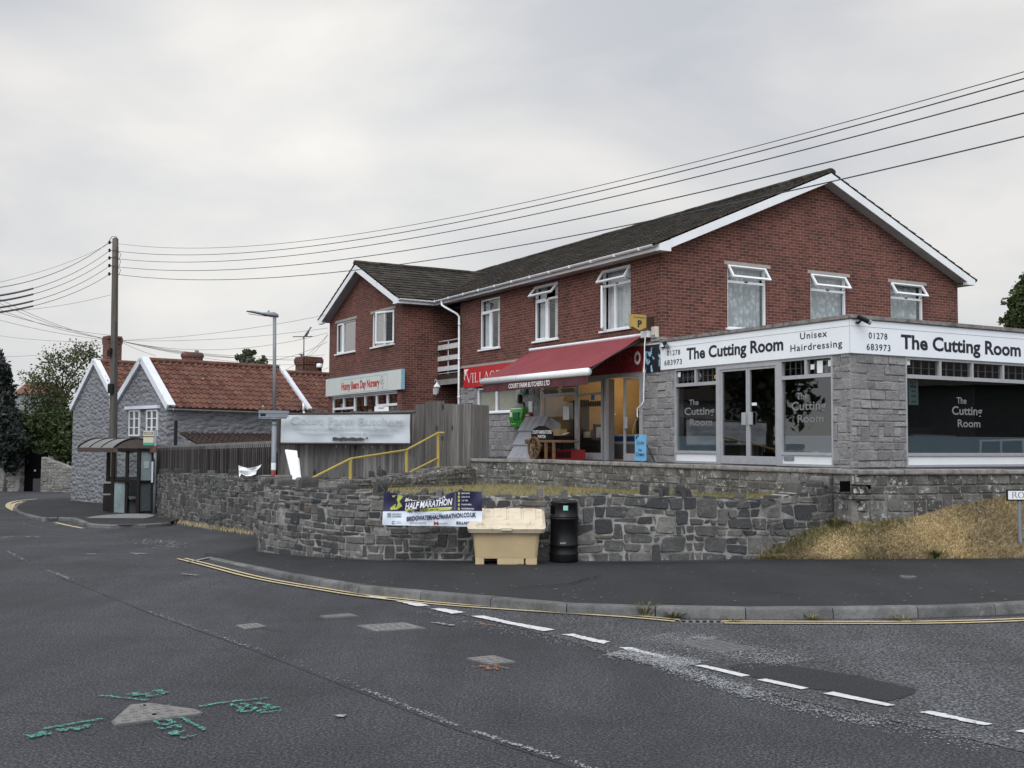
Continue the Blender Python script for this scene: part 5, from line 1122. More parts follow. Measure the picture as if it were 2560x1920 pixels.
# butcher and village store sign
VM, nn_ = newmat('part_shaded_red_sign'); t_ = NT(nn_)
s3 = bthing('shop_sign', 'long red village store and butcher sign half hidden by the maroon awning', 'sign')
m = MB(LF); m.box(-10.17, .013, zr(1.70), -3.6, .045, zr(2.325)); m.build('board', REDS, s3); m = MB(LF); m.box(-3.6, .013, zr(1.72), -.72, .045, zr(2.325)); m.build('board', REDSHADE, s3)
GL = {'V': [(0, 1, .42, 0, .12), (.42, 0, .8, 1, .05)], 'I': [(.12, 0, .12, 1, .13)], 'L': [(.12, 0, .12, 1, .13), (.12, .02, .55, .02, .05), (.55, 0, .58, .2, .04)], 'A': [(0, 0, .38, 1, .05), (.38, 1, .78, 0, .13), (.16, .34, .62, .34, .05)],
      'G': 'arc', 'E': [(.12, 0, .12, 1, .13), (.12, .02, .55, .02, .05), (.12, .98, .53, .98, .05), (.12, .52, .42, .52, .05), (.55, 0, .58, .2, .04), (.54, .82, .55, 1, .04)], 'S': 'arc', 'T': [(.35, 0, .35, 1, .13), (0, .98, .7, .98, .05), (0, .8, 0, 1, .04), (.7, .8, .7, 1, .04)],
      'O': 'arc', 'C': 'arc', 'R': 'arc', 'H': [(.12, 0, .12, 1, .13), (.62, 0, .62, 1, .13), (.12, .52, .62, .52, .05)], 'B': 'arc', 'U': 'arc'}
ARC = {'O': [[(.4+.38*cos(t), .5+.5*sin(t)) for t in np.linspace(0, 2*pi, 19)]], 'C': [[(.4+.36*cos(t), .5+.5*sin(t)) for t in np.linspace(.7, 2*pi-.7, 15)]], 'G': [[(.4+.36*cos(t), .5+.5*sin(t)) for t in np.linspace(.7, 2*pi-.5, 15)]+[(.70, .45), (.5, .45)]],
       'S': [[(.3+.24*cos(t), .75+.25*sin(t)) for t in np.linspace(.3, 1.5*pi, 10)]+[(.3+.26*cos(t), .25+.25*sin(t)) for t in np.linspace(.5*pi, -.85*pi, 10)]], 'R': [[(.1, 0), (.1, 1), (.4, .98), (.55, .75), (.4, .5), (.12, .5)], [(.35, .5), (.7, 0)]], 'B': [[(.1, 0), (.1, 1), (.4, .98), (.52, .76), (.4, .53), (.12, .52)], [(.4, .53), (.6, .27), (.42, .02), (.1, .02)]], 'U': [[(.1, 1), (.1, .3), (.25, .02), (.45, .02), (.62, .3), (.62, 1)]]}
WID = {'V': .82, 'I': .3, 'L': .65, 'A': .82, 'G': .86, 'E': .66, 'S': .62, 'T': .75, 'O': .86, 'C': .8, 'R': .74, 'H': .78, 'B': .7, 'U': .76, ' ': .4}
def serif(o, s, M, u0, z0, u1, z1, d, mat):
    tot = sum(WID[c]+.12 for c in s)-.12; k = (u1-u0)/tot; h = z1-z0; mb = MB(M); x = u0
    def seg(p, q, w_):
        p = (x+p[0]*k, z0+p[1]*h); q = (x+q[0]*k, z0+q[1]*h); L = math.hypot(q[0]-p[0], q[1]-p[1]) or 1e-6; nx, nz = -(q[1]-p[1])/L*w_/2, (q[0]-p[0])/L*w_/2
        mb.quad((p[0]+nx, d, p[1]+nz), (p[0]-nx, d, p[1]-nz), (q[0]-nx, d, q[1]-nz), (q[0]+nx, d, q[1]+nz))
    for c in s:
        if c in GL:
            if GL[c] == 'arc':
                for pl in ARC[c]:
                    for p, q in zip(pl, pl[1:]):
                        v = abs(q[1]-p[1])/(math.hypot(q[0]-p[0], q[1]-p[1])+1e-6); seg(p, q, h*(.035+.085*v))
                if c in 'RB': seg((-.02, .01), (.22, .01), h*.04)
                if c == 'U': seg((-.02, .99), (.22, .99), h*.04); seg((.52, .99), (.72, .99), h*.04)
            else:
                for (a_, b_, c2, e_, w_) in GL[c]:
                    seg((a_, b_), (c2, e_), w_*h)
                    if b_ in (0, 1) and abs(e_-b_) == 1:
                        for (q, z) in ((a_, b_), (c2, e_)):
                            if not (c == 'V' and z == 0) and not (c == 'A' and z == 1): seg((q-.13, .012 if z == 0 else .988), (q+.13, .012 if z == 0 else .988), h*.04)
        x += (WID[c]+.12)*k
    mb.build('lettering', mat, o, recalc=False)
serif(s3, 'VILLAGE STORES', LF, -9.95, zr(1.85), -5.6, zr(2.14), .0475, WHITEL)
FADER = plain('dim_pink_lettering', (.26, .10, .10), .6, .1)
serif(s3, 'BUTCHERS', LF, -4.35, zr(1.98), -1.12, zr(2.24), .0475, FADER); tx(s3, '- 685914', LF, -3.2, 1.80, -2.35, 1.90, .0475, FADER, .005)
m = MB(LF)
for k in range(16):
    a_ = 2*pi*k/16; ca, sa = cos(a_), sin(a_); c_ = (-.90, zr(2.05))
    m.quad(*[(c_[0]+(r*ca-w_*sa)*.8, .047, c_[1]+r*sa+w_*ca) for r, w_ in ((.085, -.012), (.16, -.024), (.16, .024), (.085, .012))])
m.build('rosette', WHITEL, s3, recalc=False); m = MB(LF); m.lathe  # centre and ribbons of the rosette
m = MB(LF); m.quad((-.86, .047, zr(1.90)), (-.80, .047, zr(1.89)), (-.74, .047, zr(1.76)), (-.80, .047, zr(1.78))); m.quad((-.95, .047, zr(1.9)), (-.90, .047, zr(1.89)), (-.92, .047, zr(1.80)), (-.97, .047, zr(1.8))); m.build('ribbon', NAVY, s3, recalc=False)
m = MB(LF)
for pl in ([(-10.13, 2.28), (-9.8, 2.28), (-9.95, 2.2), (-10.08, 2.05)], [(-10.13, 2.0), (-10.10, 2.1), (-10.05, 1.92)]): m.quad(*[(u, .047, zr(z)) for u, z in pl])
m.build('corner_scroll', WHITEL, s3, recalc=False)
pm, nn_ = newmat('peeling_blue_paint'); t_ = NT(nn_); v = t_.pos(); f = t_.noise(v, 4.2, 5, .6, .4)
t_.out(t_.mix(t_.ramp(f, [(.545, 0.0), (.56, 1.0)]), (.012, .014, .02), (.30, .50, .62)), .5, 0, f, .004)
p1 = bthing('sign_panel', 'black panel with peeling pale blue paint between the red sign and the white sign', 'panel'); m = MB(LF); m.box(-.64, .013, zr(1.68), 0.0, .04, zr(2.325)); m.build('board', pm, p1)
m = MB(LF); m.box(-.655, .01, zr(1.675), -.64, .045, zr(2.33)); m.build('trim', BLACKM, p1)
# nursery sign on the wing
s4 = bthing('shop_sign', 'pale nursery sign with red lettering across the brick wing', 'sign'); m = MB(WF); m.box(-19.03, .001, zr(1.70), -11.92, .11, zr(2.34)); m.build('board', plain('pale_green_sign', (.56, .60, .57), .5, .05, 1.5), s4)
m = MB(WF); m.box(-11.92, .0, zr(1.70), -11.88, .112, zr(2.35)); m.box(-19.03, .0, zr(2.34), -11.92, .112, zr(2.36)); m.build('blue_edge', plain('pale_blue_edge', (.22, .40, .50), .5), s4)
RT = plain('red_sign_lettering', (.40, .03, .02), .5); tx(s4, 'Hunny Bears Day Nursery', WF, -17.35, 1.78, -13.72, 2.15, .113, RT, .035)
m = MB(WF); rect_frame(m, -17.5, zr(1.735), -13.05, zr(2.25), .012, .11, .113); m.box(-15.45, .11, zr(1.75), -15.44, .113, zr(2.24)); m.build('panel_line', LOGW, s4)
m = MB(WF); cx, cz = -13.5, zr(2.0)
for (x, z, r) in ((0, .13, .08), (-.10, .02, .07), (.10, .02, .07), (0, -.12, .09)):
    pts = [(cx+x+r*cos(t), .115, cz+z+r*sin(t)) for t in np.linspace(0, 2*pi, 14)]; m.tube(pts, .006, 4)
m.build('outline_drawing', LOGW, s4)
# awning
aw = bthing('awning', 'maroon canvas awning with white front bar shading the butcher shopfront', 'awning')
m = MB(); n = 14; vs = []
for i in range(n+1):
    t = i/n; sag = -.03*sin(pi*t)
    for j in range(11): y = .62+(5.88-.62)*j/10; vs.append((-.10-1.46*t, y, zr(2.555-.80*t)+sag*.6+.004*sin(j*2.1+i)))
m.add(vs, [(i*11+j, i*11+j+1, (i+1)*11+j+1, (i+1)*11+j) for i in range(n) for j in range(10)]); m.build('canvas', AWN, aw, smooth=True, recalc=False)
m = MB(); m.tube([(-1.58, .70, zr(1.655)), (-1.58, 5.95, zr(1.655))], .092, 14); m.build('front_bar', UPVC, aw, smooth=True)
m = MB(); r_ = random.Random(2); k = 30; zz = [(.70+5.2*i/k, .015*sin(i*1.3)+r_.uniform(-.008, .008)) for i in range(k+1)]
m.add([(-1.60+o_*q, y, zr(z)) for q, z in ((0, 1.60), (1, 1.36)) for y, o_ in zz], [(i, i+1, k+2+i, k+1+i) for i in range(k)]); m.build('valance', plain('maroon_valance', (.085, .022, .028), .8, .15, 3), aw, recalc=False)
VF = fr((-1.615, 0, 0), (0, -1, 0), (-1, 0, 0)); text('lettering', 'COURT FARM BUTCHERS LTD', VF, -4.42, zr(1.41), -2.35, zr(1.535), .012, WHITEL, aw, .02, shear=.2)
m = MB(); m.tube([(-.08, .42, zr(2.58)), (-.08, 5.98, zr(2.60))], .045, 8); m.box(-.16, .35, zr(2.50), -.01, .62, zr(2.66)); m.build('roller', UPVC, aw, bevel=.01)
for y in (.78, 5.75): m = MB(); m.tube([(-.08, y, zr(2.45)), (-.85, y+(.25 if y < 3 else -.25), zr(2.02)), (-1.52, y, zr(1.68))], .02, 6); m.build('folding_arm', ALUD, aw)
m = MB(); m.tube([(-.18, .40, zr(2.5)), (-.22, .37, zr(2.3)), (-.28, .33, zr(1.0)), (-.30, .36, zr(.92)), (-.34, .50, zr(.82)), (-.34, .50, zr(.62))], .013, 6); m.build('crank_rod', UPVC, aw)
# projecting payment sign
pp = bthing('projecting_sign', 'yellow shield shaped payment sign on a dark brown box above the awning end', 'sign')
PF = fr((0, .35, 0), (1, 0, 0), (0, -1, 0)); m = MB(PF); m.box(-.24, -.06, zr(2.74), .0, .06, zr(2.98)); m.box(-.03, -.03, zr(2.7), 0.0, .03, zr(3.0)); m.build('bracket_box', BROWNP, pp)
m = MB(PF); m.prism([(-.63, zr(2.72)), (-.44, zr(2.64)), (-.24, zr(2.72)), (-.24, zr(3.01)), (-.63, zr(3.01))], -.075, .075, 1); m.build('face', GOLD, pp)
tx(pp, 'PayPoint', PF, -.59, 2.91, -.28, 2.965, .077, INK, .012); tx(pp, 'P', PF, -.49, 2.71, -.37, 2.88, .077, INK, .05)
ab_ = bthing('alarm_box', 'cream wall box below the brown sign box at the brick corner', 'box'); m = MB(LF); m.box(-.28, .0, zr(2.48), -.10, .10, zr(2.74)); m.build('case', CREAMB, ab_, bevel=.01); m = MB(LF); m.box(-.26, .1, zr(2.50), -.12, .105, zr(2.55)); m.build('lid_line', ALUD, ab_)
# cameras
def camera_(label, org, aim, group='security cameras'):
    r = thing('security_camera', label, 'camera', org[:], TH, group); m = MB(); m.lathe([(.05, -.012), (.05, .012)], seg=10); m.tube([(0, 0, 0), (-.02, -.10, .02)], .018, 6); m.build('bracket', BLACKM, r)
    d = Vector(aim).normalized(); m = MB(); p = Vector((-.02, -.12, .07)); m.tube([p-d*.08, p+d*.16], .045, 10); q = p+Vector((0, 0, .05)); m.build('body', BLACK, r); m = MB(); m.tube([p+d*.14, p+d*.19], [.05, .05], 10); m.build('hood', ALUD, r)
camera_('black bullet camera on the corner of the salon roof edge', W(.12, -5.87, zr(2.28)), (.8, -.5, -.45)); camera_('black camera at the left end of the white salon sign', W(-.06, -.12, zr(2.22)), (-.3, -.8, -.4))
dc = thing('security_camera', 'white dome camera on the far brick edge of the wing', 'camera', W(-1.36, 18.95, zr(2.85))[:], TH, 'security cameras')
m = MB(); m.lathe([(.02, .12), (.11, .10), (.12, -.02), (.11, -.05)], (-.25, .25, 0), 14); m.tube([(0, 0, -.05), (-.14, .1, -.12), (-.25, .25, -.05)], .015, 6); m.build('housing', UPVC, dc, smooth=True); m = MB(); m.lathe([(.10, -.05), (.08, -.13), (.02, -.16)], (-.25, .25, 0), 14); m.build('dome', BLACK, dc, smooth=True)
# wall lantern in the passage
ln = thing('wall_lantern', 'white carriage lantern on the brick side of the wing under the balcony', 'lantern', W(-.15, 12.07, zr(1.72))[:], TH)
m = MB(); m.box(-.04, -.02, -.15, .04, .03, .05); m.tube([(0, 0, -.05), (0, -.12, -.18), (0, -.18, -.12)], .014, 6); m.tube([(0, -.18, .18), (0, -.18, .30), (0, -.05, .34), (0, .0, .25)], .01, 5); m.build('bracket', UPVC, ln)
m = MB(); m.lathe([(.05, -.14), (.105, .10)], (0, -.18, 0), 6); m.build('lamp_glass', plain('milky_glass', (.45, .46, .45), .3), ln); m = MB(); m.lathe([(.13, .09), (.05, .19), (.015, .24)], (0, -.18, 0), 6); m.build('cap', UPVC, ln)
# boxes and notices on the stone beside the store window
ae = bthing('defibrillator_cabinet', 'bright green wall cabinet mounted on the grey stone beside the store window', 'cabinet'); m = MB(LF); m.prism([(0.012, zr(.46)), (.20, zr(.44)), (.27, zr(.72)), (.20, zr(1.0)), (0.012, zr(1.0))], -6.84, -6.12, 0); m.build('case', GREENC, ae, bevel=.015)
m = MB(LF); m.box(-6.55, .215, zr(.66), -6.25, .29, zr(.86)); m.build('window', DGREEN, ae); m = MB(LF); m.box(-6.80, .19, zr(.95), -6.2, .225, zr(.975)); m.box(-6.8, .205, zr(.53), -6.5, .225, zr(.565)); m.box(-6.78, .262, zr(.74), -6.66, .268, zr(.86)); m.build('white_symbol', WHITEL, ae)
gs = bthing('wall_sign', 'small dark green sign box high on the grey stone under the awning edge', 'sign'); m = MB(LF); m.box(-6.46, .032, zr(1.40), -6.15, .12, zr(1.66)); m.build('box', DGREEN, gs, bevel=.008); m = MB(LF); m.box(-6.36, .121, zr(1.48), -6.24, .124, zr(1.58)); m.build('symbol', GREENC, gs)
wl = bthing('wall_light', 'black bulkhead light and pipe on the grey stone above the green cabinet', 'light'); m = MB(LF); m.lathe; m.box(-6.60, .03, zr(1.12), -6.48, .13, zr(1.38)); m.build('case', BLACK, wl, bevel=.03); m = MB(LF); m.tube([(-6.5, .06, zr(1.16)), (-6.34, .06, zr(1.13)), (-6.33, .06, zr(1.0)), (-6.33, .06, zr(.3))], .02, 6); m.build('conduit', BLACK, wl)
ne = bthing('paper_notice', 'white paper notice taped to the grey stone left of the shop window', 'notice'); m = MB(LF); m.box(-6.12, .034, zr(.86), -5.90, .038, zr(1.16)); m.build('sheet', PAPER, ne); m = MB(LF); m.box(-6.10, .0381, zr(1.02), -5.93, .0385, zr(1.025)); m.build('ink_line', LOGW, ne)
rb = bthing('wall_box', 'small dark red box on the grey stone under the paper notice', 'box'); m = MB(LF); m.box(-6.15, .034, zr(.66), -5.85, .14, zr(.83)); m.build('case', REDPL, rb, bevel=.01); m = MB(LF); m.box(-6.1, .14, zr(.76), -5.92, .143, zr(.79)); m.build('slot', PAPER, rb)
# ice cream boards, grey panel, handcart, crates
b1 = thing('pavement_sign', 'pale blue ice cream board standing at the right end of the butcher front', 'sign', W(-.38, .32, FL)[:], TH)
bf = fr((0, 0, 0), (0, -1, 0), (-1, 0, 0)); m = MB(bf); m.box(-.21, -.02, .02, .21, .01, .63); m.build('board', SKYB, b1, bevel=.004); m = MB(bf); m.box(-.2, -.02, 0, -.15, .01, .02); m.box(.15, -.02, 0, .2, .01, .02); m.tube([(-.15, -.01, .5), (-.15, -.3, .0)], .01, 5); m.tube([(.15, -.01, .5), (.15, -.3, .0)], .01, 5); m.build('foot', BLACKM, b1)
def t2(o, s, M, u0, z0, u1, z1, d, mat, b=.02, **k): text('lettering', s, M, u0, z0, u1, z1, d, mat, o, b, **k)
t2(b1, 'Styles', bf, -.15, .37, .17, .50, .012, NAVY, .0, shear=.45); t2(b1, 'Ice', bf, -.06, .24, .07, .32, .012, NAVY, .02); t2(b1, 'Cream', bf, -.17, .14, .17, .22, .012, NAVY, .03)
m = MB(bf); m.lathe; 
for (x, z) in ((-.15, .58), (-.08, .60), (-.15, .55)): m.prism([(x+.03*cos(t), z+.03*sin(t)) for t in np.linspace(0, 2*pi, 9)[:-1]], .011, .013, 1)
m.box(-.16, .011, .115, .16, .013, .12); m.build('emblem', NAVY, b1)
b2 = thing('pavement_sign', 'white and red ice cream board leaning on the wall left of the grey panel', 'sign', W(-.45, 5.75, FL)[:], TH); m = MB(bf); m.box(-.22, -.02, .02, .22, .01, .62); m.build('board', PAPER, b2); m = MB(bf)
m.prism([(-.08+.11*cos(t), .47+.08*sin(t)) for t in np.linspace(0, 2*pi, 12)[:-1]], .011, .013, 1); m.prism([(.14+.14*cos(t), .27+.14*sin(t)) for t in np.linspace(.6, 2*pi-.6, 12)], .011, .013, 1); m.box(-.22, .011, .02, .22, .013, .10); m.build('red_print', REDPL, b2); m = MB(bf); m.box(-.18, -.01, 0, .18, .0, .02); m.build('foot', BLACKM, b2)
hp = thing('storage_lid', 'grey plastic panel of three overlapping ridged sheets sloping down beside the handcart', 'panel', W(-.35, 5.0, FL)[:], TH)
m = MB(); lv4 = [(.05+(-.95)*t, 1.15*(1-t), .87-.79*t, -.46-.69*t) for t in (0, .34, .68, 1)]
for k in range(3):
    (x0, z0, l0, r0), (x1_, z1_, l1, r1) = lv4[k], lv4[k+1]; x1_ -= .05
    m.add([(x0, l0-.05, z0), (x0, r0+.05, z0), (x1_, r1, z1_+.02), (x1_, l1, z1_+.02), (x0, l0-.05, z0-.03), (x0, r0+.05, z0-.03), (x1_, r1, z1_-.01), (x1_, l1, z1_-.01)], [(0, 1, 2, 3), (4, 7, 6, 5), (0, 4, 5, 1), (1, 5, 6, 2), (2, 6, 7, 3), (3, 7, 4, 0)])
m.build('panel', HUTG, hp); m = MB()
for k in range(3):
    (x0, z0, l0, r0), (x1_, z1_, l1, r1) = lv4[k], lv4[k+1]
    for j in range(1, 4): q = j/4; m.tube([(x0, l0+(r0-l0)*q, z0+.01), (x1_-.05, l1+(r1-l1)*q, z1_+.03)], .012, 5)
m.build('ridge', plain('pale_ridge', (.36, .37, .39), .5), hp); m = MB(); m.quad((.05, -.46, 1.13), (.30, -.62, .95), (.22, -.75, .55), (-.27, -.70, .74)); m.build('side', HUTG, hp, recalc=False)
hc = thing('handcart', 'wooden handcart with a spoked wheel and a black arched name board', 'handcart', W(-1.0, 3.35, FL)[:], TH)
m = MB(); m.prism([(-.62, .47), (.60, .40), (.60, .45), (-.62, .53)], -.22, .22, 0); m.M = Matrix.Identity(4); bed = m
bed2 = MB(Matrix(((0, 1, 0, 0), (-1, 0, 0, 0), (0, 0, 1, 0), (0, 0, 0, 1)))); bed2.box(-.78, -.28, .44, .92, .28, .50); bed2.box(-.78, -.30, .40, -.70, .30, .52); bed2.build('bed', WOODB, hc, bevel=.01)
wf_ = fr((-.30, .30, .30), (0, -1, 0), (-1, 0, 0)); m = MB(wf_); R_ = .29; k = 20
ring = lambda r, d: [(r*cos(2*pi*i/k), d, r*sin(2*pi*i/k)) for i in range(k)]
m.add(ring(R_, -.025)+ring(R_, .025)+ring(R_-.045, .025)+ring(R_-.045, -.025), [(a2*k+i, a2*k+(i+1) % k, ((a2+1) % 4)*k+(i+1) % k, ((a2+1) % 4)*k+i) for a2 in range(4) for i in range(k)]); 
for i in range(10): a_ = 2*pi*i/10; m.tube([(.04*cos(a_), 0, .04*sin(a_)), ((R_-.04)*cos(a_), 0, (R_-.04)*sin(a_))], .014, 5)
m.tube([(0, -.05, 0), (0, .06, 0)], .05, 10); m.build('wheel', WOODB, hc)
m = MB()
for y in (-.25, -.62): m.box(-.30, y-.03, 0, -.24, y+.03, .44); 
m.tube([(-.26, .30, .30), (.30, .30, .30)], .03, 8); m.build('leg', WOODB, hc)
m = MB(fr((-.22, 0, 0), (0, -1, 0), (-1, 0, 0))); pf = [(-.56, .52), (.50, .50), (.50, .68), (.36, .78), (.05, .86), (-.2, .86), (-.45, .79), (-.56, .70)]; m.prism(pf, -.012, .012, 1); nb_ = m.build('name_board', BLACK, hc)
NF = fr((-.22, 0, 0), (0, -1, 0), (-1, 0, 0)); text('lettering', 'COURT FARM BUTCHERS', NF, -.50, .66, .45, .75, .0135, WHITEL, nb_, .01); text('lettering', 'PURITON', NF, -.22, .55, .16, .63, .0135, WHITEL, nb_, .01)
CG = 'red crates by the shop window'
for i, (x, y, z, lab) in enumerate(((-.55, 3.95, 0, 'red plastic crate half behind the cart wheel'), (-.5, 3.15, 0, 'red plastic crate right of the cart, nearest the door'))):
    c_ = thing('crate', lab, 'crate', W(x, y, FL+z)[:], TH, CG); m = MB()
    m.box(-.2, -.36, 0, .2, .36, .02)
    for a_ in (-.2, .18): m.box(a_, -.36, .02, a_+.02, .36, .26)
    for a_ in (-.36, .34): m.box(-.18, a_, .02, .18, a_+.02, .26)
    m.build('crate_body', REDPL, c_); m = MB()
    for j in range(5): m.box(-.212, -.30+j*.13, .06, -.2, -.22+j*.13, .20)
    m.build('slot', BLACK, c_); m = MB(); 
    for j in range(9): p = (rnd.uniform(-.14, .14), rnd.uniform(-.28, .28), .2+rnd.random()*.06); m.lathe([(.02, -.04), (.05, 0), (.02, .05)], p, 7)
    m.build('contents', plain('dark_produce_%d' % i, (.05, .045, .04), .7, .4, 20), c_)
bb = thing('display_table', 'black covered table with boxes behind the handcart', 'table', W(-.22, 3.95, FL)[:], TH); m = MB(); m.box(-.14, -.24, .0, .14, .85, .62); m.build('table_body', BLACK, bb, bevel=.01); m = MB(); m.box(-.12, .0, .62, .1, .4, .80); m.build('cardboard_box', WOODT, bb); m = MB(); m.quad((-.1, -.2, .64), (.1, -.15, .70), (.1, .1, .72), (-.1, .02, .63)); m.build('paper_bag', PAPER, bb)
# ================================================================== BINS AND BANNERS BY THE RUBBLE WALL
gl, gr = G(1188, 1411, .115), G(1343, 1411.5, .115); gm_ = (gl+gr)/2; gax = (gr-gl).normalized(); grz = math.atan2(gax.y, gax.x)
gb = thing('grit_bin', 'sand coloured plastic grit bin with a faded ribbed lid beside the black bin', 'grit bin', gm_[:], grz); gw = (gr-gl).length
hw = gw/2; m = MB()
def loft(mb, secs, cap=True):
    k = len(secs[0]); n0 = len(mb.v); vs = [p for s in secs for p in s]
    fs = [(i*k+j, i*k+(j+1) % k, (i+1)*k+(j+1) % k, (i+1)*k+j) for i in range(len(secs)-1) for j in range(k)]
    if cap: fs += [tuple(range(k))[::-1], tuple(range((len(secs)-1)*k, len(secs)*k))]
    mb.add(vs, fs)
def rrect(x0, x1, y0, y1, z, r, k=4):
    out = []
    for cx, cy, a0 in ((x1-r, y1-r, 0), (x0+r, y1-r, pi/2), (x0+r, y0+r, pi), (x1-r, y0+r, 1.5*pi)):
        for i in range(k+1): a_ = a0+pi/2*i/k; out.append((cx+r*cos(a_), cy+r*sin(a_), z(cx+r*cos(a_), cy+r*sin(a_)) if callable(z) else z))
    return out
loft(m, [rrect(-hw, hw, 0.0, .40, z, .06) for z in (.085,)]+[rrect(-hw-.005, hw+.005, -.005, .405, .11, .07), rrect(-hw-.025, hw+.025, -.03, .42, .30, .08), rrect(-hw-.035, hw+.035, -.045, .43, .44, .08), rrect(-hw-.04, hw+.04, -.05, .435, .47, .08)])
for x0, x1_ in ((-hw, -hw+.13), (-.13, .28-.02), (hw-.17, hw)): loft(m, [rrect(x0, x1_, 0, .40, z, .02) for z in (.0, .09)])
m.build('body', GRIT, gb, smooth=False, bevel=0)
m = MB(); lidz = lambda x, y: .53+max(0, min(1, (y+.10)/.46))*.22
loft(m, [rrect(-hw-.10, hw+.10, -.11, .45, .46, .09), rrect(-hw-.115, hw+.115, -.13, .46, .50, .10), rrect(-hw-.12, hw+.12, -.14, .465, lambda x, y: lidz(x, y)-.01, .10), rrect(-hw-.11, hw+.11, -.125, .455, lidz, .10), rrect(-hw-.08, hw+.08, -.09, .43, lambda x, y: lidz(x, y)+.028, .09)]); 
lidm = m.build('lid', GRITT, gb, smooth=False)
m = MB()
def onlid(x0, x1_, y0, y1, h, rr=.03): loft(m, [rrect(x0, x1_, y0, y1, lambda x, y: lidz(x, y)+.01, rr, 3), rrect(x0+.012, x1_-.012, y0+.012, y1-.012, lambda x, y: lidz(x, y)+.028+h, rr*.8, 3)])
for x0 in (-hw-.06, -hw*.42, hw*.06, hw*.54): onlid(x0, x0+.20, .05, .43, .008)
onlid(-.36, .36, -.07, .06, .012); m.build('lid_rib', GRITT, lidm); m = MB(); loft(m, [rrect(-.08, .08, -.165, -.12, z, .015, 2) for z in (.50, .535)]); m.build('handle', GRITT, lidm); m = MB(); pass
lb_ = thing('litter_bin', 'round black litter bin with a hooded top standing at the rubble wall', 'litter bin', G(1410, 1405, .115)[:], -.15)
RB = .2; m = MB(); m.lathe([(.195, 0), (.215, .03), (.212, .10), (.217, .115), (.217, .14), (.206, .16), (.206, .24), (.214, .25), (.214, .27), (.206, .28), (.206, .63), (.219, .64), (.219, .66), (.205, .665)], (0, 0, 0), 32); m.build('body', BLACK, lb_, smooth=True)
m = MB(); m.lathe([(.205, .665), (.212, .67), (.212, .68), (.202, .69), (.198, .87), (.205, .875), (.205, .89), (.17, .915), (.05, .925), (.001, .926)], (0, 0, 0), 32); hood = m.build('hood', BLACK, lb_, smooth=True)
m = MB()
A = np.linspace(radians(178), radians(232), 8); m.add([(.204*cos(a_), .204*sin(a_), z) for z in (.72, .83) for a_ in A], [(i, i+1, 9+i, 8+i) for i in range(7)]); m.build('opening', DARK, hood, recalc=False)
m = MB(); A = np.linspace(radians(272), radians(292), 5); m.add([(.2035*cos(a_), .2035*sin(a_), z) for z in (.775, .845) for a_ in A], [(i, i+1, 6+i, 5+i) for i in range(4)]); m.build('sticker', plain('pale_green_sticker', (.25, .5, .42), .5), hood, recalc=False)
m = MB()
for k in (262, 268, 274, 280): a_ = radians(k); m.box(.208*cos(a_)-.008, .208*sin(a_)-.006, .29, .208*cos(a_)+.008, .208*sin(a_)+.006, .305)
m.build('rivet', ALU, lb_); m = MB(); m.tube([(-.209, -.02, .42), (-.225, -.04, .45), (-.225, -.04, .52), (-.209, -.02, .55)], .006, 5); m.build('handle', BLACKM, lb_)
# marathon banner, cloth tied to the wall top and sagging
bnA, bnB = at(961, 1300, 16.06), at(1205, 1300, 16.04)
ax = (bnB-bnA); bw = ax.length; ax.normalize(); on = Vector((ax.y, -ax.x, 0)).normalized()
bn = thing('banner', 'dark blue and white race banner tied along the rubble wall, sagging in the middle', 'banner', (bnA.x, bnA.y, 0), math.atan2(ax.y, ax.x))
zt_ = lambda t: float(np.interp(t, [0, .04, .10, .2, .3, .4, .5, .6, .68, .76, .84, 1], [1226, 1230, 1232, 1242, 1249, 1252, 1249, 1241, 1232, 1227, 1227, 1229]))
def bpt_(t, f_):
    u = 961+(1205-961)*t; vt = zt_(t); vb = 1312+ (2 if t > .9 else 0) + 4*t; u += (-4+5*t)*f_; p = at(u, vt+(vb-vt)*f_, 16.05); fold = .022*sin(t*17+f_*2)*(1-f_)*(1-f_)+.012*sin(t*9-f_*6)+.012*sin(t*31+f_*9)*.5
    return Vector(((p-bnA).dot(ax), -.03-.03-fold*.8, p.z))
NB, NF_ = 44, 14
def bpatch(name, t0, t1, f0, f1, mat, off=0.0, nu=NB, nv=NF_):
    m = MB(); m.add([(bpt_(t0+(t1-t0)*i/nu, f0+(f1-f0)*j/nv)+Vector((0, -off, 0)))[:] for j in range(nv+1) for i in range(nu+1)], [(j*(nu+1)+i, j*(nu+1)+i+1, (j+1)*(nu+1)+i+1, (j+1)*(nu+1)+i) for j in range(nv) for i in range(nu)]); return m.build(name, mat, bn, recalc=False, smooth=True)
FS = .585
fsf = lambda t: (1278+ (1276-1278)*t - zt_(t))/((1312+4*t)-zt_(t))
def bpv(name, mat, top):
    m = MB(); nu, nv = NB, 8; vs = []
    for j in range(nv+1):
        for i in range(nu+1):
            t = i/nu; s = fsf(t); f0, f1 = (0, s) if top else (s, 1); vs.append(bpt_(t, f0+(f1-f0)*j/nv)[:])
    m.add(vs, [(j*(nu+1)+i, j*(nu+1)+i+1, (j+1)*(nu+1)+i+1, (j+1)*(nu+1)+i) for j in range(nv) for i in range(nu)]); m.build(name, mat, bn, recalc=False, smooth=True)
bpv('blue_cloth', NAVY, True); bpv('white_cloth', plain('white_banner_cloth', (.60, .66, .74), .7, .05, 2), False)
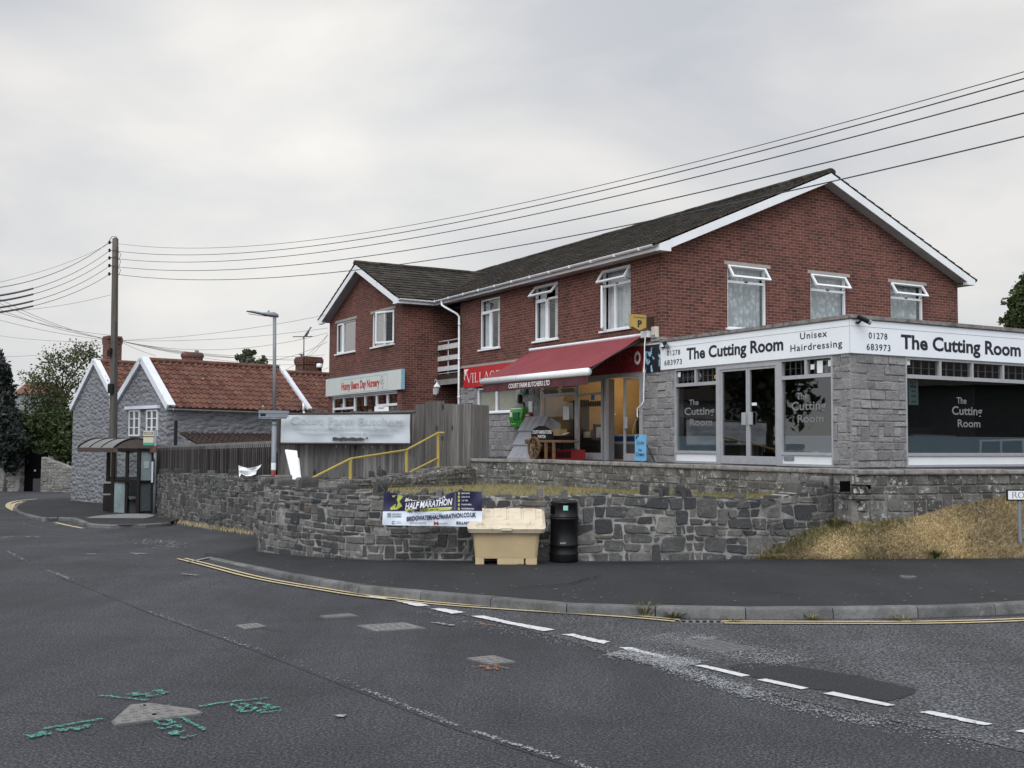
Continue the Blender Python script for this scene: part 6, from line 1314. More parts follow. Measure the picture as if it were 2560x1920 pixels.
def btext(s, u0, v0, u1, v1, mat, bold=.02, shear=0, rot=0):      # lettering laid on the cloth (given by its place on it)
    o = text('lettering', s, Matrix.Identity(4), 0, 0, 1, 1, 0, mat, bn, bold, shear=shear); me = o.data
    for q in me.vertices:
        x, y = q.co.x, q.co.z; u = u0+(u1-u0)*x; v = v1+(v0-v1)*y+rot*(x-.5); t = (u-961)/244; vt = zt_(max(0, min(1, t))); vb = 1312+4*t; f_ = max(.006, (v-vt)/(vb-vt))
        q.co = bpt_(t, f_)+Vector((0, -.012, 0))
ZB = lambda x, y: (900+.2893*x, 1180+.2893*y)
def bt(s, x0, y0, x1_, y1, mat, bold=.02, shear=0, rot=0): a_ = ZB(x0, y0); b_ = ZB(x1_, y1); btext(s, a_[0], a_[1], b_[0], b_[1], mat, bold, shear, rot)
BW = plain('banner_white_print', (.68, .69, .72), .7, .03)
bt('BRIDGWATER', 392, 205, 742, 240, BW, .03, .25, -8); bt('HALF MARATHON', 396, 245, 800, 303, BW, .03, .2, -12)
def bquad(pts, mat, name='print', off=.008):
    m = MB(); vs = []
    for x, y in pts:
        u, v = ZB(x, y); t = (u-961)/244; vt = zt_(t); vb = 1312+4*t; vs.append((bpt_(t, (v-vt)/(vb-vt))+Vector((0, -off, 0)))[:])
    m.quad(*vs); return m.build(name, mat, bn, recalc=False)
bquad([(395, 318), (560, 312), (790, 300), (800, 308), (782, 326), (560, 338), (400, 340)], LIME, 'lime_stripe')
bt('HALF MARATHON - 10K - 5K FUN RUN', 420, 306, 778, 334, NAVY, .03, .15, -10)
bquad([(280, 200), (350, 198), (376, 212), (345, 252), (372, 292), (330, 322), (270, 324), (275, 300), (310, 268), (318, 222), (285, 214)], LIME, 'lime_emblem')
bquad([(318, 198), (330, 204), (322, 240), (334, 262), (322, 300), (312, 300), (318, 268), (300, 282), (280, 300), (274, 292), (300, 262), (304, 230), (290, 226)], NAVY, 'runner_figure', .012)
for i, y in enumerate((185, 216, 247, 282, 318)):
    m_ = bt(['MANY ROADS', 'SCENIC ROUTE', 'CHIP TIMED', 'FINISHERS MEDAL', 'PROFESSIONAL RACE'][i], 880, y-10, [950, 950, 935, 965, 985][i], y+3, BW, .02); bquad([(848, y-12), (862, y-14), (864, y+8), (850, y+9)], LIME, 'lime_icon')
bquad([(822, 175), (825, 175), (825, 325), (822, 325)], LOGW, 'divider')
bt('BRIDGWATERHALFMARATHON.CO.UK', 415, 362, 1003, 403, NAVY, .035, 0, -12); bt('ENTER TODAY', 608, 350, 715, 360, LOGW, .01); bt('FIRST SUNDAY', 292, 356, 368, 368, NAVY, .02); bt('IN SEPTEMBER', 292, 375, 368, 388, NAVY, .02)
bquad([(248, 352), (280, 350), (282, 386), (250, 387)], plain('grey_calendar', (.2, .22, .25), .6), 'calendar_icon'); bt('RIPNEVENTS', 442, 426, 578, 448, LOGW, .02); bt('M', 646, 424, 684, 456, REDPL, .03); bt('axwells', 684, 432, 762, 446, LOGW, .02); bt('KILLAND', 838, 424, 968, 448, NAVY, .04); bquad([(836, 420), (852, 420), (852, 450), (836, 450)], LIME, 'lime_block', .006)
bt('C', 290, 420, 318, 448, NAVY, .02); bt('CANCER', 326, 418, 366, 428, LOGW, .01); bt('RESEARCH', 326, 431, 372, 441, LOGW, .01)
m = MB()
for t in (0.01, .985): p = bpt_(t, .02); m.tube([p[:], (p.x+(-.10 if t < .5 else .06), .10, p.z+.10)], .006, 4)
m.build('tie', CABLE, bn)
# street nameplate at the right edge
sn0 = G(2553, 1361, .25); sp_ = at(2553, 1361, 17.66)
sn = thing('street_nameplate', 'white street nameplate on grey posts cut off by the right picture edge', 'sign', (sp_.x, sp_.y, sp_.z), .10)
ppm = FPX/sp_.y; hgt = (1361-1253)/ppm; m = MB(); m.tube([(.0, .02, -.3), (-.012, .02, hgt+.1)], .034, 8); m.build('post', LAMPG, sn); m = MB(); m.tube([(1.1, .02, -.3), (1.1, .02, hgt+.1)], .034, 8); m.build('post', LAMPG, sn)
pz0 = hgt; pz1 = (1361-1225)/ppm; px0 = -(2553-2516)/ppm; m = MB(); m.box(px0, -.02, pz0, px0+1.35, .0, pz1); m.build('plate', BLACKM, sn); m = MB(); m.box(px0+.022, -.024, pz0+.022, px0+1.33, -.02, pz1-.022); m.build('face', PAPER, sn)
NPF = fr((0, -.026, 0), (1, 0, 0), (0, -1, 0)); serif(sn, 'RO', NPF, px0+.085, pz0+.045, px0+.085+.21, pz1-.04, 0, INK)
# ================================================================== FENCES, STEPS, HANDRAIL
def board_fence(mb, pa, pb, top, bot, bw, gap, seed, th=.02, jit=.01, lap=.012):
    r = random.Random(seed); d = (pb-pa); L = Vector((d.x, d.y, 0)).length; t = Vector((d.x, d.y, 0)).normalized(); nn = Vector((t.y, -t.x, 0)); s = 0; i = 0
    while s < L-.01:
        e = min(s+bw, L); q = s/L; z1 = top(q)+r.uniform(-jit, jit); z0 = bot(q); o_ = (lap if i % 2 else 0)+r.uniform(0, .004); ln = r.uniform(-.004, .004)
        vs = [(Vector((pa.x, pa.y, 0))+t*(x+ln*k)+nn*(o_+y)+Vector((0, 0, z)))[:] for k, z in ((0, z0), (1, z1)) for y in (0, th) for x in (s, e-gap)]
        mb.add(vs, [(0, 1, 5, 4), (2, 6, 7, 3), (0, 4, 6, 2), (1, 3, 7, 5), (4, 5, 7, 6), (0, 2, 3, 1)]); s += bw; i += 1
    return mb
f1a, f1b = at(690, 1100, 26.3), at(1063, 1100, 28.0)
gf = thing('timber_fence', 'weathered grey close board fence carrying the faded white banner', 'fence', (0, 0, 0))
tA, tB = at(690, 1040, 26.3).z, at(1063, 1028, 28.0).z
board_fence(MB(), f1a, f1b, lambda q: tA+(tB-tA)*q, lambda q: .2, .115, .004, 71).build('boards', FENCEG, gf)
m = MB(); d_ = (f1b-f1a); d_.z = 0; d_.normalize(); n_f = Vector((d_.y, -d_.x, 0))
for q in (.0, .49, .97):
    p = f1a.lerp(f1b, q)+n_f*.05; z1 = tA+(tB-tA)*q+.06; m.add([(p+d_*x+n_f*y+Vector((0, 0, z-p.z)))[:] for z in (.2, z1) for y in (-.04, .05) for x in (-.045, .045)], [(0, 1, 5, 4), (2, 6, 7, 3), (0, 4, 6, 2), (1, 3, 7, 5), (4, 5, 7, 6)])
m.build('post', GATED, gf)
m = MB(); m.add([(f1a.lerp(f1b, q)+n_f*y+Vector((0, 0, tA+(tB-tA)*q+z-f1a.lerp(f1b, q).z)))[:] for q in (0, 1) for y, z in ((-.03, 0), (-.03, .035), (.06, .035), (.06, 0))], [(0, 1, 5, 4), (1, 2, 6, 5), (2, 3, 7, 6), (3, 0, 4, 7)]); m.build('capping_rail', FENCEG, gf)
f2a, f2b = at(1062, 1100, 27.5), at(1109, 1100, 27.7); tf_ = thing('timber_fence', 'tall darker timber gate panel between the two grey fences at the top of the steps', 'fence', (0, 0, 0))
board_fence(MB(), f2a, f2b, lambda q: at(1080, 1003, 27.6).z, lambda q: .6, .155, .004, 72).build('boards', GATED, tf_)
f3a, f3b = at(1106, 1100, 28.0), at(1221, 1100, 28.9); rf_ = thing('timber_fence', 'grey board fence closing the left end of the terrace below the store sign', 'fence', (0, 0, 0))
z3a, z3b = at(1107, 1009, 28.0).z, at(1221, 1013, 28.9).z
board_fence(MB(), f3a, f3b, lambda q: z3a+(z3b-z3a)*q, lambda q: .45, .125, .004, 73).build('boards', FENCEG, rf_); board_fence(MB(), f2a+Vector((-.25, .2, 0)), f2a+Vector((.1, .2, 0)), lambda q: at(1050, 1010, 27.6).z, lambda q: 1.0, .12, .004, 79).build('boards', GATED, rf_)
pk = thing('picket_fence', 'short broken picket fence with a small white post notice behind the banner fence', 'fence', (0, 0, 0)); m = MB(); pa, pb_ = at(889, 1030, 29.5), at(996, 1026, 30.0); r_ = random.Random(4)
for q in (0.02, .1, .33, .52, .64, .76, .86, .97):
    p = pa.lerp(pb_, q); m.box(p.x-.05, p.y, .8, p.x+.05, p.y+.03, p.z+r_.uniform(.0, .12))
p, q = pa, pb_; m.add([(p.x, p.y-.02, p.z-.06), (q.x, q.y-.02, q.z-.06), (q.x, q.y-.02, q.z), (p.x, p.y-.02, p.z), (p.x, p.y, p.z-.06), (q.x, q.y, q.z-.06), (q.x, q.y, q.z), (p.x, p.y, p.z)], [(0, 1, 2, 3), (4, 7, 6, 5), (3, 2, 6, 7)])
m.build('pickets', GATED, pk); c = at(954, 1021, 29.4); m = MB(); m.box(c.x-.19, c.y, c.z-.09, c.x+.19, c.y+.01, c.z+.05); nt_ = m.build('notice', PAPER, pk); text('lettering', 'POST', fr((c.x, c.y-.003, c.z), (1, 0, 0), (0, -1, 0)), -.08, -.02, .08, .03, 0, INK, pk, .03)
# faded banner in a dark frame
ba, bb_ = at(699, 1100, 26.1), at(1021, 1100, 27.55); ud = (bb_-ba); ud.z = 0; bL = ud.length; ud.normalize(); bo = Vector((ud.y, -ud.x, 0))
fb = thing('banner', 'faded white butcher banner stretched in a dark frame on the grey fence', 'banner', (ba.x, ba.y, 0), math.atan2(ud.y, ud.x))
zt0, zt1, zb0, zb1 = at(699, 1038, 26.1).z, at(1021, 1036, 27.55).z, at(699, 1106, 26.1).z, at(1021, 1107.5, 27.55).z
m = MB(); nu, nv = 40, 8; vs = []
for j in range(nv+1):
    for i in range(nu+1):
        t, f_ = i/nu, j/nv; w_ = .012*sin(t*9+f_*5)+.010*sin(t*23-f_*7+1)+.014*sin((t+f_*.5)*14); vs.append((t*bL, -.10-.9*w_*min(1, 4*min(f_, 1-f_)+.2), (zt0+(zt1-zt0)*t)*(1-f_)+(zb0+(zb1-zb0)*t)*f_))
m.add(vs, [(j*(nu+1)+i, j*(nu+1)+i+1, (j+1)*(nu+1)+i+1, (j+1)*(nu+1)+i) for j in range(nv) for i in range(nu)]); m.build('cloth', plain('old_white_banner', (.52, .56, .60), .7, .09, 1.6), fb, recalc=False, smooth=True)
m = MB()
for (t0, za, t1, zb_) in ((-.03, zt0+.03, bL+.03, zt1+.03), (-.03, zb0-.03, bL+.03, zb1-.03), (-.03, zb0-.03, -.03, zt0+.03), (bL+.03, zb1-.03, bL+.03, zt1+.03)): m.tube([(t0, -.10, za), (t1, -.10, zb_)], .022, 5)
m.build('frame', BROWNP, fb); BFm = fr((0, -.145, 0), (1, 0, 0), (0, -1, 0)); BFz = lambda v: at(860, v, 26.8).z; GH = plain('ghost_lettering', (.41, .45, .48), .7, .1)
text('lettering', 'Court Farm Butchers', BFm, .22, BFz(1062), bL-.2, BFz(1043), 0, FADED, fb, .01); text('lettering', 'Newspapers,Milk,Bread,Wines,Beers ,Pay', BFm, .3, BFz(1078), bL-.3, BFz(1067), 0, GH, fb, .006); text('lettering', 'Point,Sweets,Cigarettes & Groceries', BFm, .45, BFz(1089), bL-.45, BFz(1081), 0, GH, fb, .006)
m = MB(); xs_ = np.linspace(bL*.385, bL*.66, 24); r_ = random.Random(3); m.add([(x, -.140, BFz(1094)+.012*sin(i*1.1)-(.05*abs(i/23-.5) if i > 18 else 0)) for i, x in enumerate(xs_)]+[(x, -.140, BFz(1101.5)+r_.uniform(-.012, .012)+(.09*(i-18)/5 if i > 20 else 0)) for i, x in enumerate(xs_)], [(i, i+1, 25+i, 24+i) for i in range(23)]); m.build('black_smear', plain('smeared_black', (.05, .055, .06), .7, .4, 8), fb, recalc=False)
m = MB()
m.build
# cock stones along the fence foot
kp_ = [at(755, 1200, 25.2), at(985, 1196, 26.6)]; KP = Path([(p.x, p.y) for p in kp_]); kz = lambda s: kp_[0].z+(kp_[1].z-kp_[0].z)*s/KP.L
fk = thing('rubble_wall', 'low line of dark upright stones along the foot of the grey fence', 'wall'); wall_core(KP, lambda s: .3, kz, .25, 20).build('wall_base', TERMO, fk); cocks(KP, kz, .25, 17, small=(.05, .12), big=(.2, .3), pb=.4, wid=(.14, .35)).build('coping', COPEST, fk)
so = thing('steps', 'stone steps with yellow painted edges rising behind the handrail', 'steps', (0, 0, 0))
for i, (u0, u1, v, D) in enumerate(((1032, 1068, 1187, 25.6), (1056, 1112, 1174, 26.4))):
    p, q = at(u0, v, D), at(u1, v, D+.25); m = MB(); dd = (q-p); dd.z = 0; dd.normalize(); bk = Vector((-dd.y, dd.x, 0))
    m.add([(p+o_)[:] for o_ in (Vector((0, 0, -.5)), Vector((0, 0, 0)), bk*1.2, bk*1.2+Vector((0, 0, -.5)))]+[(q+o_)[:] for o_ in (Vector((0, 0, -.5)), Vector((0, 0, 0)), bk*1.2, bk*1.2+Vector((0, 0, -.5)))], [(0, 1, 5, 4), (1, 2, 6, 5), (0, 3, 2, 1), (4, 5, 6, 7)]); m.build('step', TERMO, so); m = MB(); e_ = [(p-bk*.012)[:], (q-bk*.012)[:]]; m.add([e_[0], e_[1], (q-bk*.012-Vector((0, 0, .07)))[:], (p-bk*.012-Vector((0, 0, .07)))[:], (p+Vector((0, 0, .004)))[:], (q+Vector((0, 0, .004)))[:], (q+bk*.05+Vector((0, 0, .004)))[:], (p+bk*.05+Vector((0, 0, .004)))[:]], [(0, 1, 2, 3), (4, 5, 6, 7), (0, 1, 5, 4)]); m.build('yellow_edge', YEL, so)
hr = thing('handrail', 'yellow tubular handrail with flaking paint climbing beside the steps', 'handrail', (0, 0, 0))
P1, P2, P3 = at(876, 1147, 22.0), at(1016, 1125, 24.6), at(1095, 1082, 26.2); r_ = .023
m = MB(); m.tube([at(757, 1207, 19.9)[:], P1[:], P2[:], at(1088, 1086, 26.05)[:], P3[:], at(1110, 1082, 26.3)[:]], r_, 8); m.build('top_rail', YEL, hr)
m = MB(); m.tube([at(916, 1202, 22.8)[:], at(1015, 1185.5, 24.6)[:], at(1094, 1145.5, 26.2)[:]], r_, 8); m.build('lower_rail', YEL, hr)
for p, u, v, D in ((P1, 876, 1206, 22.0), (P2, 1016.5, 1195, 24.6), (P3, 1095.5, 1184, 26.2)): m = MB(); m.tube([p[:], (at(u, v, D)-Vector((0, 0, .1)))[:]], .034, 8); m.build('post', YEL, hr)
wb = thing('leaning_board', 'white hollow board leaning against the fence beside the lamp post', 'board', (0, 0, 0)); q = [at(712, 1127, 24.4), at(742, 1130, 24.5), at(749.5, 1208, 23.5), at(731, 1210, 23.4)]; nv_ = (q[1]-q[0]).cross(q[3]-q[0]).normalized()*.04
m = MB(); m.add([p[:] for p in q]+[(p-nv_)[:] for p in q], [(0, 1, 2, 3), (7, 6, 5, 4), (0, 4, 5, 1), (1, 5, 6, 2), (2, 6, 7, 3), (3, 7, 4, 0)]); m.build('panel', UPVC, wb, bevel=.008); m = MB(); e0, e1 = at(744.5, 1147, 24.35), at(750.5, 1207, 23.5); m.tube([e0[:], e1[:]], .035, 6); m.build('edge_roll', UPVC, wb)
ps = thing('plastic_sheet', 'torn white plastic sheet caught on the dark slat fence above the wall', 'sheet', (0, 0, 0)); m = MB(); top = [(596, 1163), (606, 1167), (620, 1170), (634, 1168), (646, 1165), (654, 1161)]; bot = [(598, 1194), (603, 1184), (614, 1190), (626, 1190), (638, 1186), (645, 1176)]; vs = []
for k in range(6):
    for j in range(5): f_ = j/4; u = top[k][0]+(bot[k][0]-top[k][0])*f_; v = top[k][1]+(bot[k][1]-top[k][1])*f_; vs.append(at(u, v, 25.2+.06*sin(k*1.9+j*1.3)+.05*sin(j*2.7))[:])
m.add(vs, [(k*5+j, k*5+j+1, k*5+j+6, k*5+j+5) for k in range(5) for j in range(4)]); m.build('sheet', UPVC, ps, recalc=False, smooth=True)
# dark slat fence behind the set-back wall
df = thing('slat_fence', 'dark weathered vertical slat fence with a pale top rail behind the set-back wall', 'fence', (0, 0, 0)); dp = [at(388, 1150, 35.9), at(520, 1150, 28.8), at(692, 1150, 24.9)]; tv = interp([(388, 1118), (520, 1112), (640, 1107), (692, 1105)])
sl_, rl_ = MB(), MB()
for i in (0, 1):
    pa, pb_ = dp[i], dp[i+1]; ua, ub = ((388, 520), (520, 692))[i]; za, zb_ = at(ua, tv(ua), pa.y).z, at(ub, tv(ub), pb_.y).z
    board_fence(sl_, pa, pb_, lambda q: za+(zb_-za)*q-.03, lambda q: -.2, .062, .018, 80+i, jit=.008, lap=.02)
    rl_.add([(Vector((p.x, p.y, 0))+Vector((-.05*0, -dy, z+dz)))[:] for p, z in ((pa, za), (pb_, zb_)) for dy, dz in ((0, -.11), (0, .03), (.07, .03), (.07, -.11))], [(0, 1, 5, 4), (1, 2, 6, 5), (2, 3, 7, 6), (3, 0, 4, 7)])
sl_.build('slats', FENCED, df); rl_.build('top_rail', FENCEG, df); bkp = MB()
bkp.quad(*[(Vector((p.x, p.y+.08, z)))[:] for p, z in ((dp[0], -1), (dp[1], -1), (dp[1], 1.7), (dp[0], 1.7))]); bkp.quad(*[(Vector((p.x, p.y+.08, z)))[:] for p, z in ((dp[1], -1), (dp[2], -1), (dp[2], 1.6), (dp[1], 1.6))]); bkp.build('backing', DARK, df, recalc=False)
# ================================================================== LAMP POST, POLE, CABLES
lpD = 23.2; lb0 = at(683.5, 1200, lpD); lt0 = at(686.5, 792, lpD)
lp_ = thing('lamp_post', 'slim grey street lamp with a flat lantern reaching to the left', 'lamp post', (lb0.x, lb0.y, 0)); m = MB(); T0 = lt0-Vector((lb0.x, lb0.y, 0))
jz = at(683, 1060, lpD).z
m.tube([(0, 0, .0), (0, 0, jz)], .052, 12); m.tube([(0, 0, jz), (T0.x, T0.y, T0.z)], .037, 12); m.lathe([(.056, jz-.03), (.056, jz+.01), (.04, jz+.05)], seg=12); m.build('column', LAMPG, lp_, smooth=True)
m = MB(); h0 = T0; s_ = lpD/FPX; secs = []
for du, dv, hw_, hh in ((9, -7, .05, .035), (0, -10, .075, .06), (-12, -10, .08, .05), (-30, -12, .10, .03), (-55, -17, .11, .025), (-70, -18, .07, .012)):
    cx, cz = h0.x+du*s_, h0.z-dv*s_-.04; secs.append([(cx, h0.y+hw_*cos(a_), cz+hh*sin(a_)) for a_ in np.linspace(0, 2*pi, 11)[:-1]])
loft(m, secs); m.build('lantern', LAMPG, lp_, smooth=True); m = MB(); 
m.add([(h0.x+du*s_, h0.y+w_, h0.z-dv*s_-.075) for du, dv in ((-20, -10), (-66, -16)) for w_ in (-.07, .07)], [(0, 1, 3, 2)]); m.build('lens', plain('lamp_lens', (.05, .05, .055), .2), lp_, recalc=False); m = MB(); m.lathe([(.02, 0), (.025, .03), (.01, .04)], (h0.x-.13, h0.y, h0.z+.10), 8); m.build('sensor', ALU, lp_)
m = MB(); z0_, z1_ = at(682, 1196, lpD).z, at(682, 1157, lpD).z; m.lathe([(.0535, z0_), (.0535, (z0_+z1_)/2)], seg=12); m.build('red_label', REDPL, lp_); m = MB(); m.lathe([(.0535, (z0_+z1_)/2+.02), (.0535, z1_)], seg=12); m.build('white_label', PAPER, lp_)
rs = thing('road_sign', 'grey back of a direction sign clamped to the lamp post', 'sign', (lb0.x, lb0.y, at(683, 1036, lpD).z)); m = MB(); k = s_
m.prism([(-38*k, -11*k), (31*k, -11*k), (38*k, 4*k), (38*k, 9*k), (-38*k, 11*k)], -.075, -.055, 1); m.build('plate', LAMPG, rs); m = MB(); m.box(-38*k, -.085, 3*k, 38*k, -.075, 5*k); m.box(-38*k, -.085, -7*k, 38*k, -.075, -5*k); m.box(-.06, -.09, -.1, .06, .06, -.07); m.build('channel', ALUD, rs); m = MB(); m.box(-33*k, -.08, -5*k, -20*k, -.0755, 2*k); m.build('dark_recess', BLACKM, rs); m = MB(); m.box(-41*k, -.08, -5*k, -38*k, -.05, 3*k); m.build('clamp', BLACKM, rs)
D0 = 39.5; pb0, pt0 = at(281, 1250, D0), at(288.6, 597, D0); up_ = thing('utility_pole', 'tall weathered timber pole carrying overhead wires in front of the grey cottages', 'utility pole', (pb0.x, pb0.y, zg(D0)))
ax_ = lambda z: Vector((float(np.interp(z, [pb0.z, pt0.z], [0, pt0.x-pb0.x])), 0, z-zg(D0)))
m = MB(); zz = np.linspace(zg(D0)-.2, pt0.z, 9); m.tube([ax_(z)[:] for z in zz]+[ax_(pt0.z+.05)[:]], list(np.linspace(.155, .105, 9))+[.03], 12); m.build('pole', POLEW, up_, smooth=True)
poleP = lambda v, dx=0: Vector((pb0.x, pb0.y, zg(D0)))+ax_(at(285, v, D0).z)+Vector((dx, 0, 0))
def loc_(p): return Vector(p)-Vector((pb0.x, pb0.y, zg(D0)))
m = MB(); m.tube([(ax_(z)+Vector((.12, -.06, 0)))[:] for z in np.linspace(zg(D0)+.1, pt0.z-.3, 8)], .022, 6); m.tube([(ax_(z)+Vector((.07, -.12, 0)))[:] for z in np.linspace(zg(D0)+.1, pt0.z-3, 8)], .016, 5); m.build('riser_cable', CABLE, up_)
for (v, n_) in ((606, 'insulator'), (626, 'insulator'), (645, 'insulator'), (664, 'insulator'), (685, 'insulator')): 
    m = MB(); p = loc_(poleP(v)); m.tube([p[:], (p+Vector((-.20, 0, 0)))[:]], .012, 5); m.lathe([(.02, -.06), (.055, -.04), (.03, -.01), (.055, .02), (.03, .05), (.01, .07)], (p.x-.21, p.y, p.z), 9); m.build('insulator', BLACK, up_)
m = MB(); p = loc_(poleP(604)); m.tube([(p+Vector((-.18, -.1, .02)))[:], (p+Vector((-.1, -.1, .16)))[:], (p+Vector((.06, -.1, .17)))[:], (p+Vector((.14, -.1, 0)))[:]], .012, 5); m.build('jumper', CABLE, up_)
for v in (628, 645, 667): m = MB(); p = loc_(poleP(v)); m.tube([(p+Vector((-.14, -.13, 0)))[:], (p+Vector((.10, -.13, .03)))[:], (p+Vector((.22, -.05, -.12)))[:], (p+Vector((.16, -.05, -.32)))[:]], .010, 5); m.build('jumper', CABLE, up_)
m = MB(); p = loc_(poleP(847)); m.box(p.x-.10, p.y-.22, p.z-.5, p.x-.02, p.y-.12, p.z-.35)
p = loc_(poleP(972)); m.box(p.x-.13, p.y-.24, p.z-.17, p.x+.05, p.y-.12, p.z+.17); p = loc_(poleP(848)); m.box(p.x-.30, p.y-.05, p.z-.03, p.x+.26, p.y+.05, p.z+.03); p = loc_(poleP(848)); m.box(p.x-.17, p.y-.2, p.z-.64, p.x-.05, p.y-.1, p.z-.40); m.build('junction_box', BLACKM, up_)
def wire(name, label, cat, pts, r, group, mat=CABLE): m = MB(); m.tube([p[:] for p in pts], r, 5, True); o = m.build(name, mat, recalc=False, smooth=True); return tag(o, label, cat, group)
def span(P0, picks, uE, DE):
    E = at(uE, 300, DE); E2 = Vector((E.x, E.y, 0)); A_, B_ = [], []
    for u, v in picks:
        lo, hi = 0.0, 1.0
        for _ in range(40):
            t = (lo+hi)/2; q = P0.lerp(Vector((E.x, E.y, P0.z)), t)
            if proj(q)[0] < u: lo = t
            else: hi = t
        q = P0.lerp(Vector((E.x, E.y, P0.z)), t); z = at(u, v, q.y).z; A_.append([t, -4*t*(1-t)]); B_.append(z-P0.z)
    (dz, sg), *_ = np.linalg.lstsq(np.array(A_), np.array(B_), rcond=None)
    return [Vector((P0.x+(E.x-P0.x)*t, P0.y+(E.y-P0.y)*t, P0.z+dz*t-4*sg*t*(1-t))) for t in np.linspace(0, 1, 41)]
V0 = [609, 628, 647, 667, 686]; V1 = [618, 634.6, 652, 674, 698]; V2 = [451, 464.5, 487.5, 524.6, 567.6]; V3 = [174, 192, 222, 278, 336]; ordn = ['topmost', 'second highest', 'middle', 'second lowest', 'lowest']
for i in range(5): wire('overhead_cable', '%s of the five long wires sweeping from the pole to the upper right' % ordn[i], 'overhead wire', span(poleP(V0[i], .1), [(560, V1[i]), (1560, V2[i]), (2560, V3[i])], 2900, 11.0), [.006, .0085, .0085, .009, .009][i], 'wires from the pole to the upper right')
def hang(P0, P1, sag): return [P0.lerp(P1, t)-Vector((0, 0, 4*sag*t*(1-t))) for t in np.linspace(0, 1, 21)]
ZP = lambda x, y: (.2893*x, 560+.2893*y)
LEFTW = [((925, 155), (0, 548), .010, 'topmost black wire running from the pole top down to the left'), ((925, 170), (0, 502), .005, 'thin wire just above the topmost black wire on the left'), ((945, 232), (0, 618), .009, 'upper of four left wires ending in thick black sleeves'), ((945, 297), (0, 665), .009, 'second of four left wires ending in thick black sleeves'), ((945, 365), (0, 722), .009, 'third of four left wires ending in thick black sleeves'), ((935, 437), (0, 762), .009, 'lowest of four left wires ending in thick black sleeves')]
for i, (a_, b_, r_, lab) in enumerate(LEFTW):
    ua, va = ZP(*a_); ub, vb = ZP(*b_); Pa = poleP(va, -.22); Pe = at(ub-140, vb+ (10 if i != 1 else 25), 24.0); mid = at(ub, vb, 0); 
    # sag is found so that the wire passes its place at the picture edge
    lo, hi = 0.0, 1.0
    for _ in range(40):
        t = (lo+hi)/2; q = Pa.lerp(Pe, t)
        if proj(q)[0] > ub+.5: lo = t
        else: hi = t
    q = Pa.lerp(Pe, t); sg = (q.z-at(ub+.5, vb, q.y).z)/(4*t*(1-t)); pts = hang(Pa, Pe, sg); wire('overhead_cable', lab, 'overhead wire', pts, r_, 'wires from the pole to the left')
    if i >= 2:
        pts2 = [Pa.lerp(Pe, t)-Vector((0, 0, 4*sg*t*(1-t))) for t in np.linspace(0, 1, 121)]; us_ = ZP(285, 0)[0]; k = [p for p in pts2 if proj(p)[0] < us_]
        if len(k) > 2: wire('cable_sleeve', ['top', 'second', 'third', 'bottom'][i-2]+' of the four thick black sleeves on the left wires', 'cable sleeve', k, .026, 'black sleeves on the left wires')
fan = [(850, (0, 820), 34, .3, 'nearly level thin wire leaving the pole to the left edge'), (849, (0, 630), 30, .5, 'thin wire rising to the highest point at the left edge'), (848, (0, 725), 30, .4, 'thin wire rising gently to the left edge'), (850, (0, 668), 32, .45, 'thin wire second highest at the left edge'), (855, (0, 960), 45, .3, 'thin wire dropping slightly to the left edge'), (857, (0, 1145), 45, .5, 'thin wire dropping towards the dark conifer'), (858, (570, 1165), 55, .2, 'short steep wire dropping into the thin birch'), (838, (0, 755), 28, .3, 'thin wire crossing below the sleeves at the left edge'), (737, (0, 757), 36, .4, 'thin wire from high on the pole to the left edge')]
for v, (x, y), D, sg, lab in fan:
    u, v2 = ZP(x, y); P1 = at(u-(12 if x == 0 else 0), v2, D); wire('service_wire', lab, 'overhead wire', hang(poleP(v if v > 800 else 737, -.15), P1, sg*.3), .006, 'thin service wires on the left', WIRE)
FR = [((815, 787), 36.5, .35, 'thin wire running level from the pole to the wing eaves'), ((820, 820), 36.5, .35, 'thin wire from the pole to the middle of the wing edge'), ((820, 832), 36.5, 1.0, 'deeply sagging thin wire from the pole to the wing'), ((812, 887), 40, .6, 'thin wire from the pole to the dome camera'), ((800, 900), 47, .5, 'thin wire from the pole to the right chimney top'), ((738, 897), 47, .5, 'thin wire from the pole to the left edge of the right chimney'), ((738, 912), 47, .5, 'lower thin wire from the pole to the right chimney'), ((389, 889), 40.5, .1, 'short wire from the pole to the near gable peak'), ((459, 882), 47, .1, 'short wire from the pole to the round chimney'), ((600, 895), 44, .3, 'thin wire from the pole to the red tiled ridge')]
for (u, v), D, sg, lab in FR: wire('service_wire', lab, 'overhead wire', hang(poleP(851, .15), at(u, v, D), sg*.45), .006, 'thin service wires on the right', WIRE)
for (u0, v0, D0_, u1, v1, D1_, lab) in ((706, 928, 43, 818, 838, 36.5, 'thin wire rising from the white parapet to the wing'), (640, 905, 42, 818, 855, 36.5, 'thin wire rising from the red ridge to the wing edge'), (762, 895, 46, 820, 836, 36.5, 'steep thin wire from the right chimney to the wing')): wire('service_wire', lab, 'overhead wire', hang(at(u0, v0, D0_), at(u1, v1, D1_), .15), .006, 'thin service wires on the right', WIRE)
